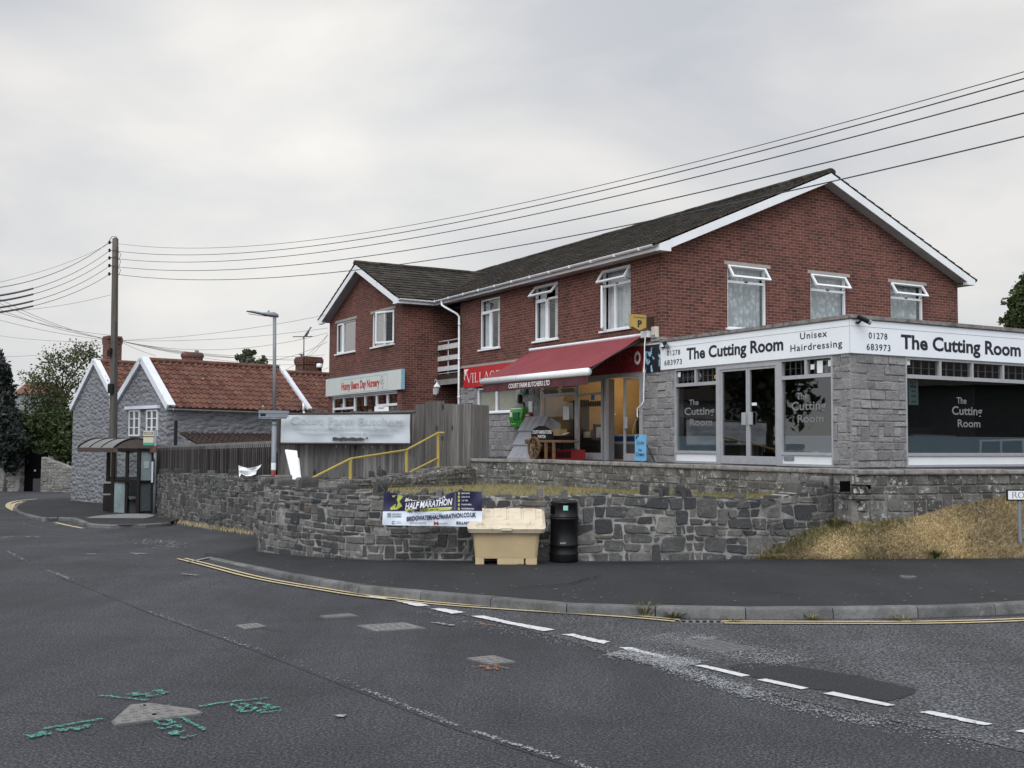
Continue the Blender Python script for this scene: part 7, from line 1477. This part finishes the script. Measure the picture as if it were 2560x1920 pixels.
# ================================================================== GREY COTTAGES
KD = 38.4; K0 = at(417, 1100, KD); ANG = math.atan2(.68, .73); K0.z = 0
def C(x, y, z): return Vector((K0.x, K0.y, 0))+Vector((cos(ANG), sin(ANG), 0))*x+Vector((-sin(ANG), cos(ANG), 0))*y+Vector((0, 0, z))
def cfit(u, v, y=0, x=None):   # height at a plan place
    p = C(x or 0, y, 0); return at(u, v, p.y).z
ze, za = cfit(417, 1013), at(357, 899, C(0, 2.1, 0).y).z; zv = at(305, 999, C(0, 4.25, 0).y).z; zla = at(253, 903, C(0, 6.35, 0).y).z; zle = at(186, 1016, C(0, 8.5, 0).y).z
prof = [(-.07, 0), (.0, .035), (.12, .055), (.30, .0), (.55, -.02), (.8, 0.0), (1.0, 0)]
def rtiles(mb, y0, z0, y1, z1, x0, x1, seed, clip=None): tiles(mb, C(x0, y0, z0), C(1, 0, 0)-C(0, 0, 0), C(0, y1, z1)-C(0, y0, z0), x1-x0, (C(0, y1, z1)-C(0, y0, z0)).length, .255, .30, seed, .035, prof, .002, clip)
WHP = plain('white_painted_timber', (.66, .69, .74), .6, .06, 3)
def gable(mb, y0, ze0, ym, zm, y1, ze1, x=0): mb.quad(C(x, y0, -1.5)[:], C(x, y0, ze0)[:], C(x, ym, zm)[:], C(x, y1, ze1)[:], C(x, y1, -1.5)[:])
cot = thing('stone_cottage', 'grey painted rubble cottage with red pantile roof and small white windows in its gable', 'cottage', (0, 0, 0))
m = MB(); gable(m, 0, ze, 2.1, za-.05, 4.25, zv); m.quad(C(0, 0, -1.5)[:], C(11, 0, -1.5)[:], C(11, 0, ze)[:], C(0, 0, ze)[:]); m.build('wall', PRUB, cot, recalc=False)
m = MB(); rtiles(m, -.18, ze-.08, 2.1, za, -.02, 5.75, 91); rtiles(m, 4.3, zv-.03, 2.1, za, -.02, 5.75, 92); z2r = at(740, 935, C(7.5, 2.1, 0).y).z; rtiles(m, -.18, ze-.25, 2.1, z2r, 5.78, 12, 93); rtiles(m, 4.4, zv-.3, 2.1, z2r, 5.78, 12, 94); rf2 = m.build('roof', PANT, cot, recalc=False)
def ridge(x0, x1, y, z, mat=PANT, par=rf2):
    m = MB(); x = x0
    while x < x1-.05:
        e = min(x+.42, x1); m.add([C(xx, y+.15*cos(a_), z-.02+.11*sin(a_))[:] for xx in (x, e-.01) for a_ in np.linspace(-.4, pi+.4, 8)], [(i, i+1, 9+i, 8+i) for i in range(7)]); x = e
    m.build('ridge_tiles', mat, par, recalc=False)
ridge(0, 5.7, 2.1, za+.01); ridge(5.9, 12, 2.1, z2r+.01)
def strip(mb, pts, w_, dep):   # raking white verge along (y, z) points at x from -dep to dep
    for (x0, x1, (ya, zaa), (yb, zbb)) in pts:
        up = Vector((0, -(zbb-zaa), (yb-ya))).normalized(); up = up if up.z > 0 else -up
        vs = [C(x, y+up.y*k, z+up.z*k)[:] for y, z in ((ya, zaa), (yb, zbb)) for x in (x0, x1) for k in (-w_*.6, w_*.4)]; mb.add(vs, [(0, 1, 3, 2), (4, 6, 7, 5), (0, 4, 5, 1), (2, 3, 7, 6), (1, 5, 7, 3), (0, 2, 6, 4)])
for vg in [(-.10, .20, (-.16, ze-.06), (2.1, za+.04)), (-.10, .08, (4.25, zv-.06), (2.1, za+.04)), (5.62, 5.80, (-.16, ze-.04), (2.1, za+.03)), (10.9, 11.1, (-.1, ze-.2), (2.1, z2r+.05))]: m = MB(); strip(m, [vg], .22, .1); m.build('white_verge', WHP, cot)
m = MB(); halfpipe(m, C(.1, -.24, ze-.12), C(12, -.24, ze-.22), .06); m.build('gutter', plain('old_gutter', (.33, .31, .31), .7, .15, 5), cot)
m = MB(); g0 = C(5.35, -.3, ze-.1); m.tube([g0[:], (g0+Vector((0, 0, .32)))[:]], .05, 7); m.tube([g0[:], (g0+Vector((.05, -.03, -.12)))[:], (g0+Vector((.05, -.05, -.6)))[:]], .045, 7); m.build('downpipe', UPVC, cot, smooth=True)
CGF = Matrix(((-cos(ANG-pi/2)*0+sin(ANG), -cos(ANG), 0, K0.x), (-cos(ANG), -sin(ANG), 0, K0.y), (0, 0, 1, 0), (0, 0, 0, 1)))  # u runs right along the gable, out faces the street
def cw(ua, ub, va, vb):
    def yy(u):
        lo, hi = -9.0, 1.0
        for _ in range(40):
            t = (lo+hi)/2
            if proj(CGF @ Vector((t, 0, 2)))[0] < u: lo = t
            else: hi = t
        return t
    a_, b_ = yy(ua), yy(ub); D = (CGF @ Vector(((a_+b_)/2, 0, 0))).y; return a_, b_, at(ua, va, D).z, at(ua, vb, D).z
for (ua, ub, va, vb) in ((323.5, 350, 1090.5, 1025), (367, 394.5, 1090, 1024)):
    a_, b_, z0, z1 = cw(ua, ub, va, vb); m = MB(CGF); rect_frame(m, a_, z0, b_, z1, .06, .0, .05); mid = (a_+b_)/2; m.box(mid-.05, .0, z0, mid+.05, .045, z1)
    for k in (1, 2): z = z0+(z1-z0)*k/3; m.box(a_+.05, .005, z-.015, mid-.04, .035, z+.015); m.box(mid+.04, .005, z-.015, b_-.05, .035, z+.015)
    wn_ = m.build('window', UPVC, cot); m = MB(CGF); m.quad((a_, .012, z0), (b_, .012, z0), (b_, .012, z1), (a_, .012, z1)); m.build('pane', plain('dark_window_pane', (.03, .035, .04), .12), wn_, recalc=False)
a_, b_, z0, z1 = cw(317, 399, 1021, 1018); m = MB(CGF); m.box(a_, .0, z0-.02, b_, .12, z1+.05); m.build('lintel_board', WHP, cot)
vq = C(-.1, 4.3, zv-.1); m = MB(); m.box(vq.x-.12, vq.y-.14, vq.z-.22, vq.x+.10, vq.y+.06, vq.z+.12); m.tube([(vq.x, vq.y-.04, vq.z-.2), (vq.x-.05, vq.y-.08, -.8)], .06, 8); m.build('valley_downpipe', UPVC, cot)
cot2 = thing('stone_cottage', 'tall grey painted rubble cottage end behind the bus shelter, gable without windows', 'cottage', (0, 0, 0))
m = MB(); gable(m, 4.25, zv, 6.35, zla-.05, 8.5, zle); m.quad(C(0, 8.5, -1.5)[:], C(7, 8.5, -1.5)[:], C(7, 8.5, zle)[:], C(0, 8.5, zle)[:]); m.build('wall', PRUB, cot2, recalc=False)
m = MB(); rtiles(m, 4.25, zv-.03, 6.35, zla, -.02, 7, 95); rtiles(m, 8.62, zle-.08, 6.35, zla, -.02, 7, 96); rf2b = m.build('roof', PANT, cot2, recalc=False); ridge(0, 7, 6.35, zla+.01, PANT, rf2b)
for vg in [(-.10, .12, (4.3, zv-.05), (6.35, zla+.04)), (-.10, .12, (8.62, zle-.08), (6.35, zla+.04))]: m = MB(); strip(m, [vg], .20, .1); m.build('white_verge', WHP, cot2)
def chimney(par, u0, u1, vt, vb, D, rounded=False, name='chimney', mat=CHIMB, ang=ANG):
    p0, p1 = at(u0, vt, D), at(u1, vt, D); c = (p0+p1)/2; w_ = (p1-p0).length; zb_ = at(u0, vb, D).z; h = c.z-zb_; m = MB(Matrix.Translation((c.x, c.y, zb_)) @ Matrix.Rotation(ang, 4, 'Z'))
    if rounded: m.lathe([(w_/2*.92, -.3), (w_/2*.92, h*.55), (w_/2, h*.6), (w_/2, h*.8), (w_/2*.9, h)], seg=16)
    else:
        a2 = w_/2/1.28
        for (s_, z0, z1) in ((.90, -1.0, h-.34), (.97, h-.34, h-.25), (1.0, h-.25, h-.08), (.93, h-.08, h)): m.box(-a2*s_, -a2*s_, z0, a2*s_, a2*s_, z1)
    o = m.build(name, mat, par, bevel=0 if rounded else .015); return o, c
chimney(cot2, 257, 306, 841, 935, 46.0); chimney(cot, 453, 509, 882, 910, 47.5, True); chr_, cc2 = chimney(cot, 738, 806, 893, 957, 46.6)
m = MB(); q = at(492, 876, 47.5); m.tube([q[:], (q-Vector((0, 0, .3)))[:]], .09, 8); m.build('chimney_pot', ALUD, cot); m = MB(); q = at(754, 887, 46.5); m.tube([(q-Vector((0, 0, .25)))[:], q[:]], .05, 6); m.lathe([(.13, 0), (.13, .03)], q[:], 8); m.build('chimney_cowl', ALUD, cot)
an = thing('tv_aerial', 'thin television aerial on a mast beside the right brick chimney', 'aerial', at(759, 925, 46)[:]); A0 = at(759, 925, 46); m = MB(); tp = at(760, 843, 46)-A0; m.tube([(0, 0, 0), tp[:]], .022, 6); m.build('mast', BLACKM, an); m = MB(); e0, e1 = at(732, 842, 46)-A0, at(781, 841, 45.7)-A0; m.tube([e0[:], e1[:]], .016, 5)
for i in range(7): q = e0.lerp(e1, .1+i*.14); m.tube([(q+Vector((0, -.22, 0)))[:], (q+Vector((0, .22, 0)))[:]], .008, 4)
m.build('boom', BLACKM, an); bd = thing('pigeon', 'grey pigeon perched on the television aerial', 'bird', at(768, 841, 46)[:]); m = MB(); loft(m, [[(x, r*cos(a_), z+r*sin(a_)*1.1) for a_ in np.linspace(0, 2*pi, 9)[:-1]] for x, z, r in ((-.20, -.10, .012), (-.12, .0, .04), (-.03, .10, .085), (.05, .20, .085), (.09, .27, .055), (.10, .32, .045), (.13, .36, .042), (.16, .37, .025), (.20, .36, .006))]); m.build('body', plain('pigeon_grey', (.10, .11, .13), .7, .2, 15), bd, smooth=True); m = MB(); m.tube([(.0, .03, .05), (.0, .03, -.02)], .008, 4); m.tube([(.0, -.03, .05), (.0, -.03, -.02)], .008, 4); m.build('leg', REDPL, bd)
ol = thing('lean_to_shed', 'brown tiled lean-to roof against the cottage side behind the slat fence', 'shed', (0, 0, 0)); zlt = at(425, 1084, C(.8, 0, 0).y).z; m = MB(); tiles(m, C(.5, -2.3, zlt-.62), C(1, 0, 0)-C(0, 0, 0), C(0, 0, zlt)-C(0, -2.3, zlt-.62), 9.0, (C(0, 0, zlt)-C(0, -2.3, zlt-.62)).length, .2, .3, 97, .03, prof); m.build('roof', PANTD, ol, recalc=False)
m = MB(); m.quad(C(.5, 0, -1)[:], C(.5, -2.3, -1)[:], C(.5, -2.3, zlt-.66)[:], C(.5, 0, zlt-.04)[:]); m.quad(C(.5, -2.3, -1)[:], C(9.5, -2.3, -1)[:], C(9.5, -2.3, zlt-.66)[:], C(.5, -2.3, zlt-.66)[:]); m.build('wall', PRUB, ol, recalc=False); m = MB(); q0, q1 = at(440, 1051, 36.6), at(440, 1110, 36.6); m.box(q0.x-.045, q0.y-.045, q1.z-.3, q0.x+.045, q0.y+.045, q0.z); m.build('flue', BLACKM, ol)
# ================================================================== BUS SHELTER AND STOP
SD = 34.4; ZS = lambda x, y: (160+.1356*x, 1080+.1356*y); zp = zg(SD)+.09
bs = thing('bus_shelter', 'old bus shelter with brown frame, frosted panes and a curved grey roof', 'bus shelter', (0, 0, 0))
def sx(x, D): return at(ZS(x, 0)[0], 1200, D).x
D1, D2, D3 = 34.9, 34.3, 34.6; zt_s = at(300, ZS(0, 340)[1], 34.5).z
posts = [(905, D1), (1160, D1-.25), (1375, D2), (1640, D3)]
mk = lambda x, D, w_, mb, z0, z1: mb.box(sx(x, D)-w_, D-w_, z0, sx(x, D)+w_, D+w_, z1)
for x, D in posts: m = MB(); mk(x, D, .05 if x != 1160 else .045, m, zg(D)-.1, zt_s); m.build('post', SHDARK, bs)
def pp2(x, D): return Vector((sx(x, D), D, 0))
def bar(mb, a_, b_, z0, z1, t=.03): 
    d = (b_-a_).normalized(); nn = Vector((d.y, -d.x, 0))*t; mb.add([(p+o_+Vector((0, 0, z)))[:] for z in (z0, z1) for p, o_ in ((a_, nn), (b_, nn), (b_, -nn), (a_, -nn))], [(0, 3, 2, 1), (4, 5, 6, 7), (0, 1, 5, 4), (1, 2, 6, 5), (2, 3, 7, 6), (3, 0, 4, 7)])
zm = at(300, ZS(0, 905)[1], 34.5).z; q = [pp2(*k) for k in posts]; m = MB(); bar(m, q[0], q[2], zm-.045, zm+.045); bar(m, q[2], q[3], zm-.06, zm+.03); bar(m, q[0], q[2], zt_s-.02, zt_s+.07, .05); bar(m, q[2], q[3], zt_s-.02, zt_s+.07, .05); bar(m, q[2], q[3], zg(D2)+.1, zg(D2)+.16); m.build('rail', SHDARK, bs)
pg = lambda a_, b_, z0, z1, mat, nm: MB().quad((a_.x, a_.y, z0), (b_.x, b_.y, z0), (b_.x, b_.y, z1), (a_.x, a_.y, z1)).build(nm, mat, bs, recalc=False)
pg(q[0], q[1], zm+.045, zt_s, GLASS, 'pane'); pg(q[1], q[2], zm+.045, zt_s, GLASS, 'pane'); pg(q[2], q[3], zm+.03, zt_s, FROSTS, 'frosted_pane'); pg(q[2], q[3], zg(D2)+.16, zm-.06, plain('dull_frosted_pane', (.07, .085, .088), .3, .2, 1.5), 'frosted_pane'); pg(q[0], q[1], zg(D1)+.1, zm-.045, plain('pale_frosted_pane', (.19, .245, .25), .3, .25, 1.2), 'frosted_pane')
axd = Vector((-1.62, 1.15, 0)); bk_ = [p+Vector((-.62, 1.25, 0)) for p in (q[0], q[3])]
for p in bk_: m = MB(); m.box(p.x-.05, p.y-.05, zg(p.y)-.1, p.x+.05, p.y+.05, zt_s); m.build('post', SHDARK, bs)
pg(bk_[0], bk_[1], zg(36), zm, plain('dark_back_panel', (.025, .03, .03), .3), 'back_panel'); m = MB(); bar(m, bk_[0], bk_[1], zm, zm+.08); bar(m, bk_[0], bk_[1], zt_s-.02, zt_s+.06); m.build('rail', SHDARK, bs)
ra, rb = pp2(905, D1-.1), pp2(1690, D3-.15); ra2, rb2 = ra+axd*.97, rb+axd*.97; zr0, zr1 = at(300, ZS(0, 295)[1], 34.4).z, at(300, ZS(0, 122)[1], 34.4).z; m = MB(); NN = 14; arc = lambda t: zr0+(zr1-zr0)*sin(pi*t)**.85
f0 = [(ra.lerp(rb, i/NN)+Vector((0, 0, arc(i/NN)))) for i in range(NN+1)]; f1 = [(ra2.lerp(rb2, i/NN)+Vector((0, 0, arc(i/NN)))) for i in range(NN+1)]
m.add([p[:] for p in f0+f1]+[(p-Vector((0, 0, .035)))[:] for p in f0+f1], [(i, i+1, NN+2+i, NN+1+i) for i in range(NN)]+[(2*NN+2+i, 3*NN+3+i, 3*NN+4+i, 2*NN+3+i) for i in range(NN)]+[(i, 2*NN+2+i, 2*NN+3+i, i+1) for i in range(NN)]); m.build('roof', SHROOF, bs, recalc=False, smooth=False)
m = MB()
for k in (0, .36, .68, 1.0): m.tube([(a_.lerp(b_, k)+Vector((0, 0, .012)))[:] for a_, b_ in zip(f0, f1)], .016 if 0 < k < 1 else .028, 5)
m.build('roof_rib', SHDARK, bs); m = MB(); m.add([p[:] for p in f0[1:-1]]+[(ra+Vector((0, 0, zr0-.06)))[:], (rb+Vector((0, 0, zr0-.06)))[:]], [tuple(range(NN-1))+(NN, NN-1)]); bar(m, ra, rb, zr0-.14, zr0-.02, .03); bar(m, ra, ra2, zr0-.14, zr0-.0, .03); m.build('end_panel', plain('brown_end_panel', (.06, .045, .038), .6, .2, 4), bs)
m = MB(); b0, b1_ = pp2(990, 35.6), pp2(1345, 34.75); zsb = at(300, ZS(0, 1195)[1], 35).z; bar(m, b0, b1_, zsb-.06, zsb, .19); m.build('bench_seat', BENCHG, bs); 
for t in (.12, .62): m = MB(); a_ = b0.lerp(b1_, t); bar(m, a_, b0.lerp(b1_, t+.22), zg(35), zsb-.06, .12); m.build('bench_leg', BENCHG, bs)
m = MB(); a_ = q[2].lerp(q[3], .35); b_ = q[2].lerp(q[3], .72); nn = Vector((0, -.02, 0)); z0, z1 = at(370, ZS(0, 670)[1], 34.4).z, at(370, ZS(0, 537)[1], 34.4).z; m.quad((a_.x, a_.y-.02, z0), (b_.x, b_.y-.02, z0), (b_.x, b_.y-.02, z1), (a_.x, a_.y-.02, z1)); m.build('notice', plain('pale_notice', (.38, .48, .46), .7), bs, recalc=False)
lb2 = thing('litter_bin', 'narrow dark brown bin hanging beside the left of the bus shelter', 'litter bin', (sx(840, 35.3), 35.3, zg(35.3)+.09)); m = MB(); m.box(-.15, -.14, .05, .13, .14, .92); m.build('body', SHDARK, lb2, bevel=.02); m = MB(); m.box(-.18, -.17, .92, .16, .17, .97); m.box(-.16, -.15, .55, .14, .15, .60); m.build('rim', plain('pale_bin_rim', (.20, .19, .18), .6), lb2)
bp = thing('bus_stop', 'grey bus stop pole with a cream and green flag in front of the shelter', 'bus stop', (at(386, 1291, 33.9).x, 33.9, zg(33.9)+.09)); B_ = Vector((at(386, 1291, 33.9).x, 33.9, zg(33.9)+.09)); top = at(389, 1074, 33.9)-B_; m = MB(); m.tube([(0, 0, -.1), top[:]], .045, 9); m.build('pole', LAMPG, bp, smooth=True)
def brect(u0, v0, u1, v1, nm, mat, dy=-.05, th=.02): p, q_ = at(u0, v1, 33.85)-B_, at(u1, v0, 33.85)-B_; m = MB(); m.box(p.x, dy-th, p.z, q_.x, dy, q_.z); return m.build(nm, mat, bp)
brect(358, 1077, 384.5, 1113, 'flag', plain('cream_flag', (.52, .48, .36), .5, .06), -.03); brect(358, 1106.5, 384.5, 1113, 'green_band', plain('green_band', (.03, .30, .20), .5), -.051, .003); brect(361, 1080, 382, 1086, 'route_number', INK, -.051, .003); brect(363, 1081.3, 380, 1084.5, 'route_plate', plain('cream_route_plate', (.5, .46, .34), .5), -.054, .002); brect(358, 1090.5, 384.5, 1092.5, 'dark_line', INK, -.051, .003); brect(378, 1146, 386.5, 1209, 'timetable_case', BLACKM, -.05, .05); brect(379, 1154, 385, 1206, 'timetable', plain('timetable_paper', (.42, .45, .48), .5), -.101, .004); brect(381, 1115, 391, 1129, 'rusty_clamp', plain('rusty_clamp', (.10, .05, .03), .8), -.02, .06)
# ================================================================== FAR WALL, TREES
FWm = island_mat('far_wall_stone', [(0, (.16, .155, .145)), (1, (.27, .26, .245))], .95, .01, 6)
fwl = thing('stone_wall', 'pale stone garden wall with a dark doorway under the hedge across the road', 'wall', (0, 0, 0)); w0, w1_ = at(-120, 1226, 60), at(190, 1224, 57.5); FWP = Path([(w0.x, w0.y), (w1_.x, w1_.y)])
ftv = interp([(-120, 1150), (0, 1150), (60, 1144), (105, 1142), (122, 1150), (150, 1166), (190, 1178)])
def fwz(s): p, _ = FWP.at(s); return at(proj((p.x, p.y, EYE))[0], ftv(proj((p.x, p.y, EYE))[0]), p.y).z
dx0, dx1 = [float(np.interp(u, [-120, 190], [0, FWP.L])) for u in (51, 104)]
def sub(s0, s1, seed): o = stones(FWP, lambda s: -1.0, fwz, (.10, .22), (.2, .6), seed, .02, (.01, .05), .012, .25, s0=s0, s1=s1); o.build('stones', FWm, fwl)
sub(0, dx0, 98); sub(dx1, FWP.L, 99); m = MB()
for s0, s1 in ((0, dx0), (dx1, FWP.L)): k = [FWP.pt(s, d, z) for s in (s0, s1) for d, z in ((0, -1.3), (0, fwz(min(max(s, s0+.05), s1-.05))), (-.5, fwz(s)), (-.5, -1.3))]; m.add(k, [(0, 4, 5, 1), (1, 5, 6, 2), (0, 1, 2, 3), (4, 7, 6, 5)])
m.build('mortar', MORTAR, fwl); m = MB(); m.add([FWP.pt(s, -.35, z) for s in (dx0-.1, dx1+.1) for z in (-1.3, 1.1)], [(0, 2, 3, 1)]); dd_ = m.build('door', DARK, fwl, recalc=False); m = MB(); q_ = FWP.pt((dx0+dx1)/2+.02, -.33, at(78, 1176, 59).z); m.lathe([(.05, -.05), (.06, .05)], q_, 8); m.build('knob', ALU, dd_); m = MB(); m.add([FWP.pt(s, -.33, z) for s in (dx0+.6, dx1-.1) for z in (-.9, -.2)], [(0, 2, 3, 1)]); m.build('lower_panel', plain('grey_door_panel', (.03, .03, .034), .6), dd_, recalc=False)
def leaves(blobs, size, seed, density=1.0, droop=0, asp=.55):
    rs_ = np.random.RandomState(seed); V = []
    for (c, rad, n_) in blobs:
        n_ = int(n_*density); d = rs_.normal(size=(n_, 3)); d /= np.linalg.norm(d, axis=1)[:, None]; rr = rs_.rand(n_)**.42
        wob = 1+.28*np.sin(d[:, 0]*5+c[0])*np.sin(d[:, 2]*6+c[1])+.18*np.sin(d[:, 1]*9+c[2]*3); p = np.array(c)+d*np.array(rad)*(rr*wob)[:, None]
        a_ = rs_.normal(size=(n_, 3)); a_[:, 2] -= droop; a_ /= np.linalg.norm(a_, axis=1)[:, None]; b_ = np.cross(a_, rs_.normal(size=(n_, 3))); b_ /= np.linalg.norm(b_, axis=1)[:, None]+1e-9; s = size*(.6+.8*rs_.rand(n_))[:, None]
        V.append(np.stack([p-a_*s, p+b_*s*asp, p+a_*s, p-b_*s*asp], 1).reshape(-1, 3))
    V = np.concatenate(V); m = MB(); m.v = V.tolist(); m.f = np.arange(len(V)).reshape(-1, 4).tolist(); m.mi = [0]*len(m.f); return m
def tree(name, label, cat, base, blobs, leaf, mat, seed, trunk=.15, height=4, group=None, droop=0, limbs=True, asp=.55, bark=BARK):
    t = thing(name, label, cat, base[:], 0, group); b = Vector(base); loc = [((Vector(c)-b)[:], rad, n_) for c, rad, n_ in blobs]; leaves(loc, leaf, seed, 1, droop, asp).build('crown', mat, t, recalc=False)
    m = MB(); r = random.Random(seed); m.tube([(0, 0, -.3), (.05, 0, height*.4), (-.04, .05, height*.75), (0, 0, height)], [trunk, trunk*.8, trunk*.55, trunk*.25], 9)
    if limbs:
        for c, rad, n_ in loc:
            z0 = min(height*.9, max(.3*height, c[2]-rad[2]*1.6)); st = Vector((0, 0, z0)); e = Vector(c); md = st.lerp(e, .5)+Vector((r.uniform(-.2, .2), r.uniform(-.2, .2), .15)); m.tube([st[:], md[:], e[:]], [trunk*.4, trunk*.25, trunk*.08], 6)
            for _ in range(4): e2 = e+Vector([r.uniform(-.8, .8)*q for q in rad]); m.tube([md[:], md.lerp(e2, .6)[:], e2[:]], [trunk*.18, trunk*.1, trunk*.03], 5)
    m.build('trunk', bark, t, smooth=True); return t
def blob(u, v, D, ru, rv, n_, rd=None): c = at(u, v, D); k = D/FPX; return (c[:], (ru*k, (rd or ru)*k, rv*k), n_)
bt_ = at(150, 1200, 66); bt_.z = -1.2
tree('birch_tree', 'thin crowned pale green birch standing behind the hedge left of the cottages', 'tree', bt_, [blob(218, 890, 66, 34, 38, 520), blob(240, 930, 66.5, 20, 40, 320), blob(170, 905, 65.5, 40, 40, 460), blob(125, 905, 66, 30, 40, 330), blob(110, 960, 65, 48, 45, 800), blob(180, 965, 66, 62, 55, 1000), blob(120, 1015, 65, 60, 40, 1700), blob(200, 1035, 66, 50, 45, 1500), blob(78, 950, 65, 30, 30, 170), blob(190, 880, 66, 24, 30, 170)], .085, LEAFB, 5, .12, 6.8, droop=.5)
def conifer(label, u, vt, vb, D, wpx, seed, mat=LEAFC, n_=7): 
    bs_ = []; r = random.Random(seed); 
    for i in range(n_*4):
        f_ = (i+.5)/(n_*4); v = vt+(vb-vt)*f_; wd = wpx*(.12+.88*f_**.8); bs_.append(blob(u+r.uniform(-.75, .75)*wd, v+r.uniform(-12, 12), D+r.uniform(-1, 1), wd*.42+7, 26+14*f_, 420+int(300*f_)))
    b = at(u, vb, D); b.z = -1.0; return tree('conifer', label, 'tree', b, bs_, .15, mat, seed, .2, at(u, vt, D).z+1.0-1.2, 'dark conifers at the left edge', droop=.25, limbs=False, asp=.35)
conifer('dark conifer with a tall pointed crown at the left picture edge', -6, 895, 1130, 61.5, 62, 31); conifer('smaller bluish dark conifer leaning over the wall at the left edge', 18, 1010, 1165, 59.0, 52, 32)
hb = [blob(u, v, D, ru, rv, n_, rd) for u, v, D, ru, rv, n_, rd in ((20, 1110, 60.5, 60, 42, 2000, 50), (95, 1085, 61, 62, 45, 2600, 60), (160, 1080, 61, 50, 50, 2400, 60), (100, 1120, 59.6, 60, 20, 1500, 40), (165, 1120, 59.3, 36, 42, 1800, 45), (40, 1065, 62, 50, 40, 1500, 50), (150, 1050, 62, 40, 30, 1200, 50))]
b = at(110, 1215, 61); b.z = -1.2; hd = thing('hedge', 'dense green hedge spilling over the far stone wall above the dark doorway', 'hedge', b[:]); leaves([((Vector(c)-b)[:], r_, n_) for c, r_, n_ in hb], .13, 9, 1, .3, .45).build('foliage', LEAFG, hd, recalc=False); m = MB(); 
for k in range(5): m.tube([(-2+k, 0, -.2), (-2+k+.2, .2, 1.5), (-2.2+k, 0, 3)], [.07, .05, .03], 6)
m.build('stem', BARK, hd)
fh = thing('house', 'distant red roofed house just showing between the conifer and the birch', 'house', (0, 0, 0)); p0, p1 = at(40, 985, 95), at(105, 985, 95); m = MB(); zrf = at(60, 952, 95).z; m.box(p0.x, 95, -1.5, p1.x, 100, p0.z); m.build('wall', PRUB, fh); m = MB(); m.add([(p0.x-.2, 94.8, p0.z), (p1.x+.2, 94.8, p0.z), (p1.x+.2, 97.5, zrf), (p0.x-.2, 97.5, zrf), (p0.x-.2, 100.2, p0.z), (p1.x+.2, 100.2, p0.z)], [(0, 1, 2, 3), (3, 2, 5, 4), (0, 3, 4), (1, 5, 2)]); m.build('roof', PANT, fh)
b = at(625, 1000, 56); b.z = 0; tree('ash_tree', 'leafy sprays of a tree rising behind the red cottage roof', 'tree', b, [blob(u, v, 56, ru, rv, n_) for u, v, ru, rv, n_ in ((622, 883, 10, 12, 90), (608, 893, 14, 8, 80), (594, 893, 8, 8, 40), (636, 880, 6, 6, 30), (618, 903, 24, 10, 150), (655, 903, 12, 9, 70), (660, 897, 5, 8, 26), (640, 910, 30, 10, 150))], .11, LEAFR, 14, .10, 5.0)
b = at(2600, 1000, 62); b.z = 0; tree('maple_tree', 'leafy green tree rising behind the salon roof at the right edge', 'tree', b, [blob(u, v, 62, ru, rv, n_) for u, v, ru, rv, n_ in ((2562, 720, 20, 34, 520), (2545, 760, 30, 30, 800), (2538, 810, 34, 34, 900), (2600, 740, 50, 55, 1800), (2590, 810, 60, 50, 1800), (2640, 700, 50, 50, 1200), (2555, 850, 50, 40, 900))], .12, LEAFR, 15, .22, 8.5)
# ================================================================== ACROSS THE ROADS, seen only in the shop glass
def bungalow(label, loc, rz, W_, D_, H_, wallm):
    t = thing('bungalow', label, 'house', loc, rz); m = MB(); m.box(-W_/2, 0, 0, W_/2, D_, H_); m.build('wall', wallm, t); m = MB(); m.add([(-W_/2-.4, -.4, H_), (W_/2+.4, -.4, H_), (W_/2+.4, D_/2, H_+D_*.3), (-W_/2-.4, D_/2, H_+D_*.3), (-W_/2-.4, D_+.4, H_), (W_/2+.4, D_+.4, H_)], [(0, 1, 2, 3), (3, 2, 5, 4), (0, 3, 4), (1, 5, 2), (0, 4, 5, 1)]); m.build('roof', ROOFT, t)
    for x in (-W_*.3, W_*.05, W_*.34): m = MB(); rect_frame(m, x-.8, .9, x+.8, 2.1, .07, -.03, .0); m.box(x-.03, -.03, .97, x+.03, 0, 2.03); w_ = m.build('window', UPVC, t); m = MB(); m.quad((x-.73, -.01, .97), (x+.73, -.01, .97), (x+.73, -.01, 2.03), (x-.73, -.01, 2.03)); m.build('pane', DARK, w_, recalc=False)
    return t
REND = plain('dark_render', (.045, .05, .052), .9, .1, 2); RENDW = plain('pale_render', (.68, .67, .66), .9, .08, 2)
bungalow('dark rendered bungalow with white windows across the side road, mirrored in the salon glass', (31, 12.0, 0), radians(-98), 26, 9, 4.2, REND)
bungalow('pale rendered house across the main road, mirrored in the salon doors', (-24, 37.8, -.6), radians(78), 9, 8, 4.6, RENDW)
for i, (x, y, s, lab) in enumerate(((-21.0, 31.0, 1.0, 'round tree across the main road, mirrored in the salon doors'), (-23, 25.5, .9, 'bushy tree nearer than the pale house across the main road'))):
    c = (x, y, zg(y)); tree('street_tree', lab, 'tree', Vector(c), [((x+dx, y+dy, 4.2*s+dz), (r, r, r*.9), 650) for dx, dy, dz, r in ((0, 0, 0, 2.1), (1.2, .6, .8, 1.6), (-1.1, .5, 1.0, 1.7), (.2, -1.1, 1.6, 1.6), (0, .8, 2.4, 1.4))], .2, LEAFR, 50+i, .2, 4.0*s, 'trees across the main road')
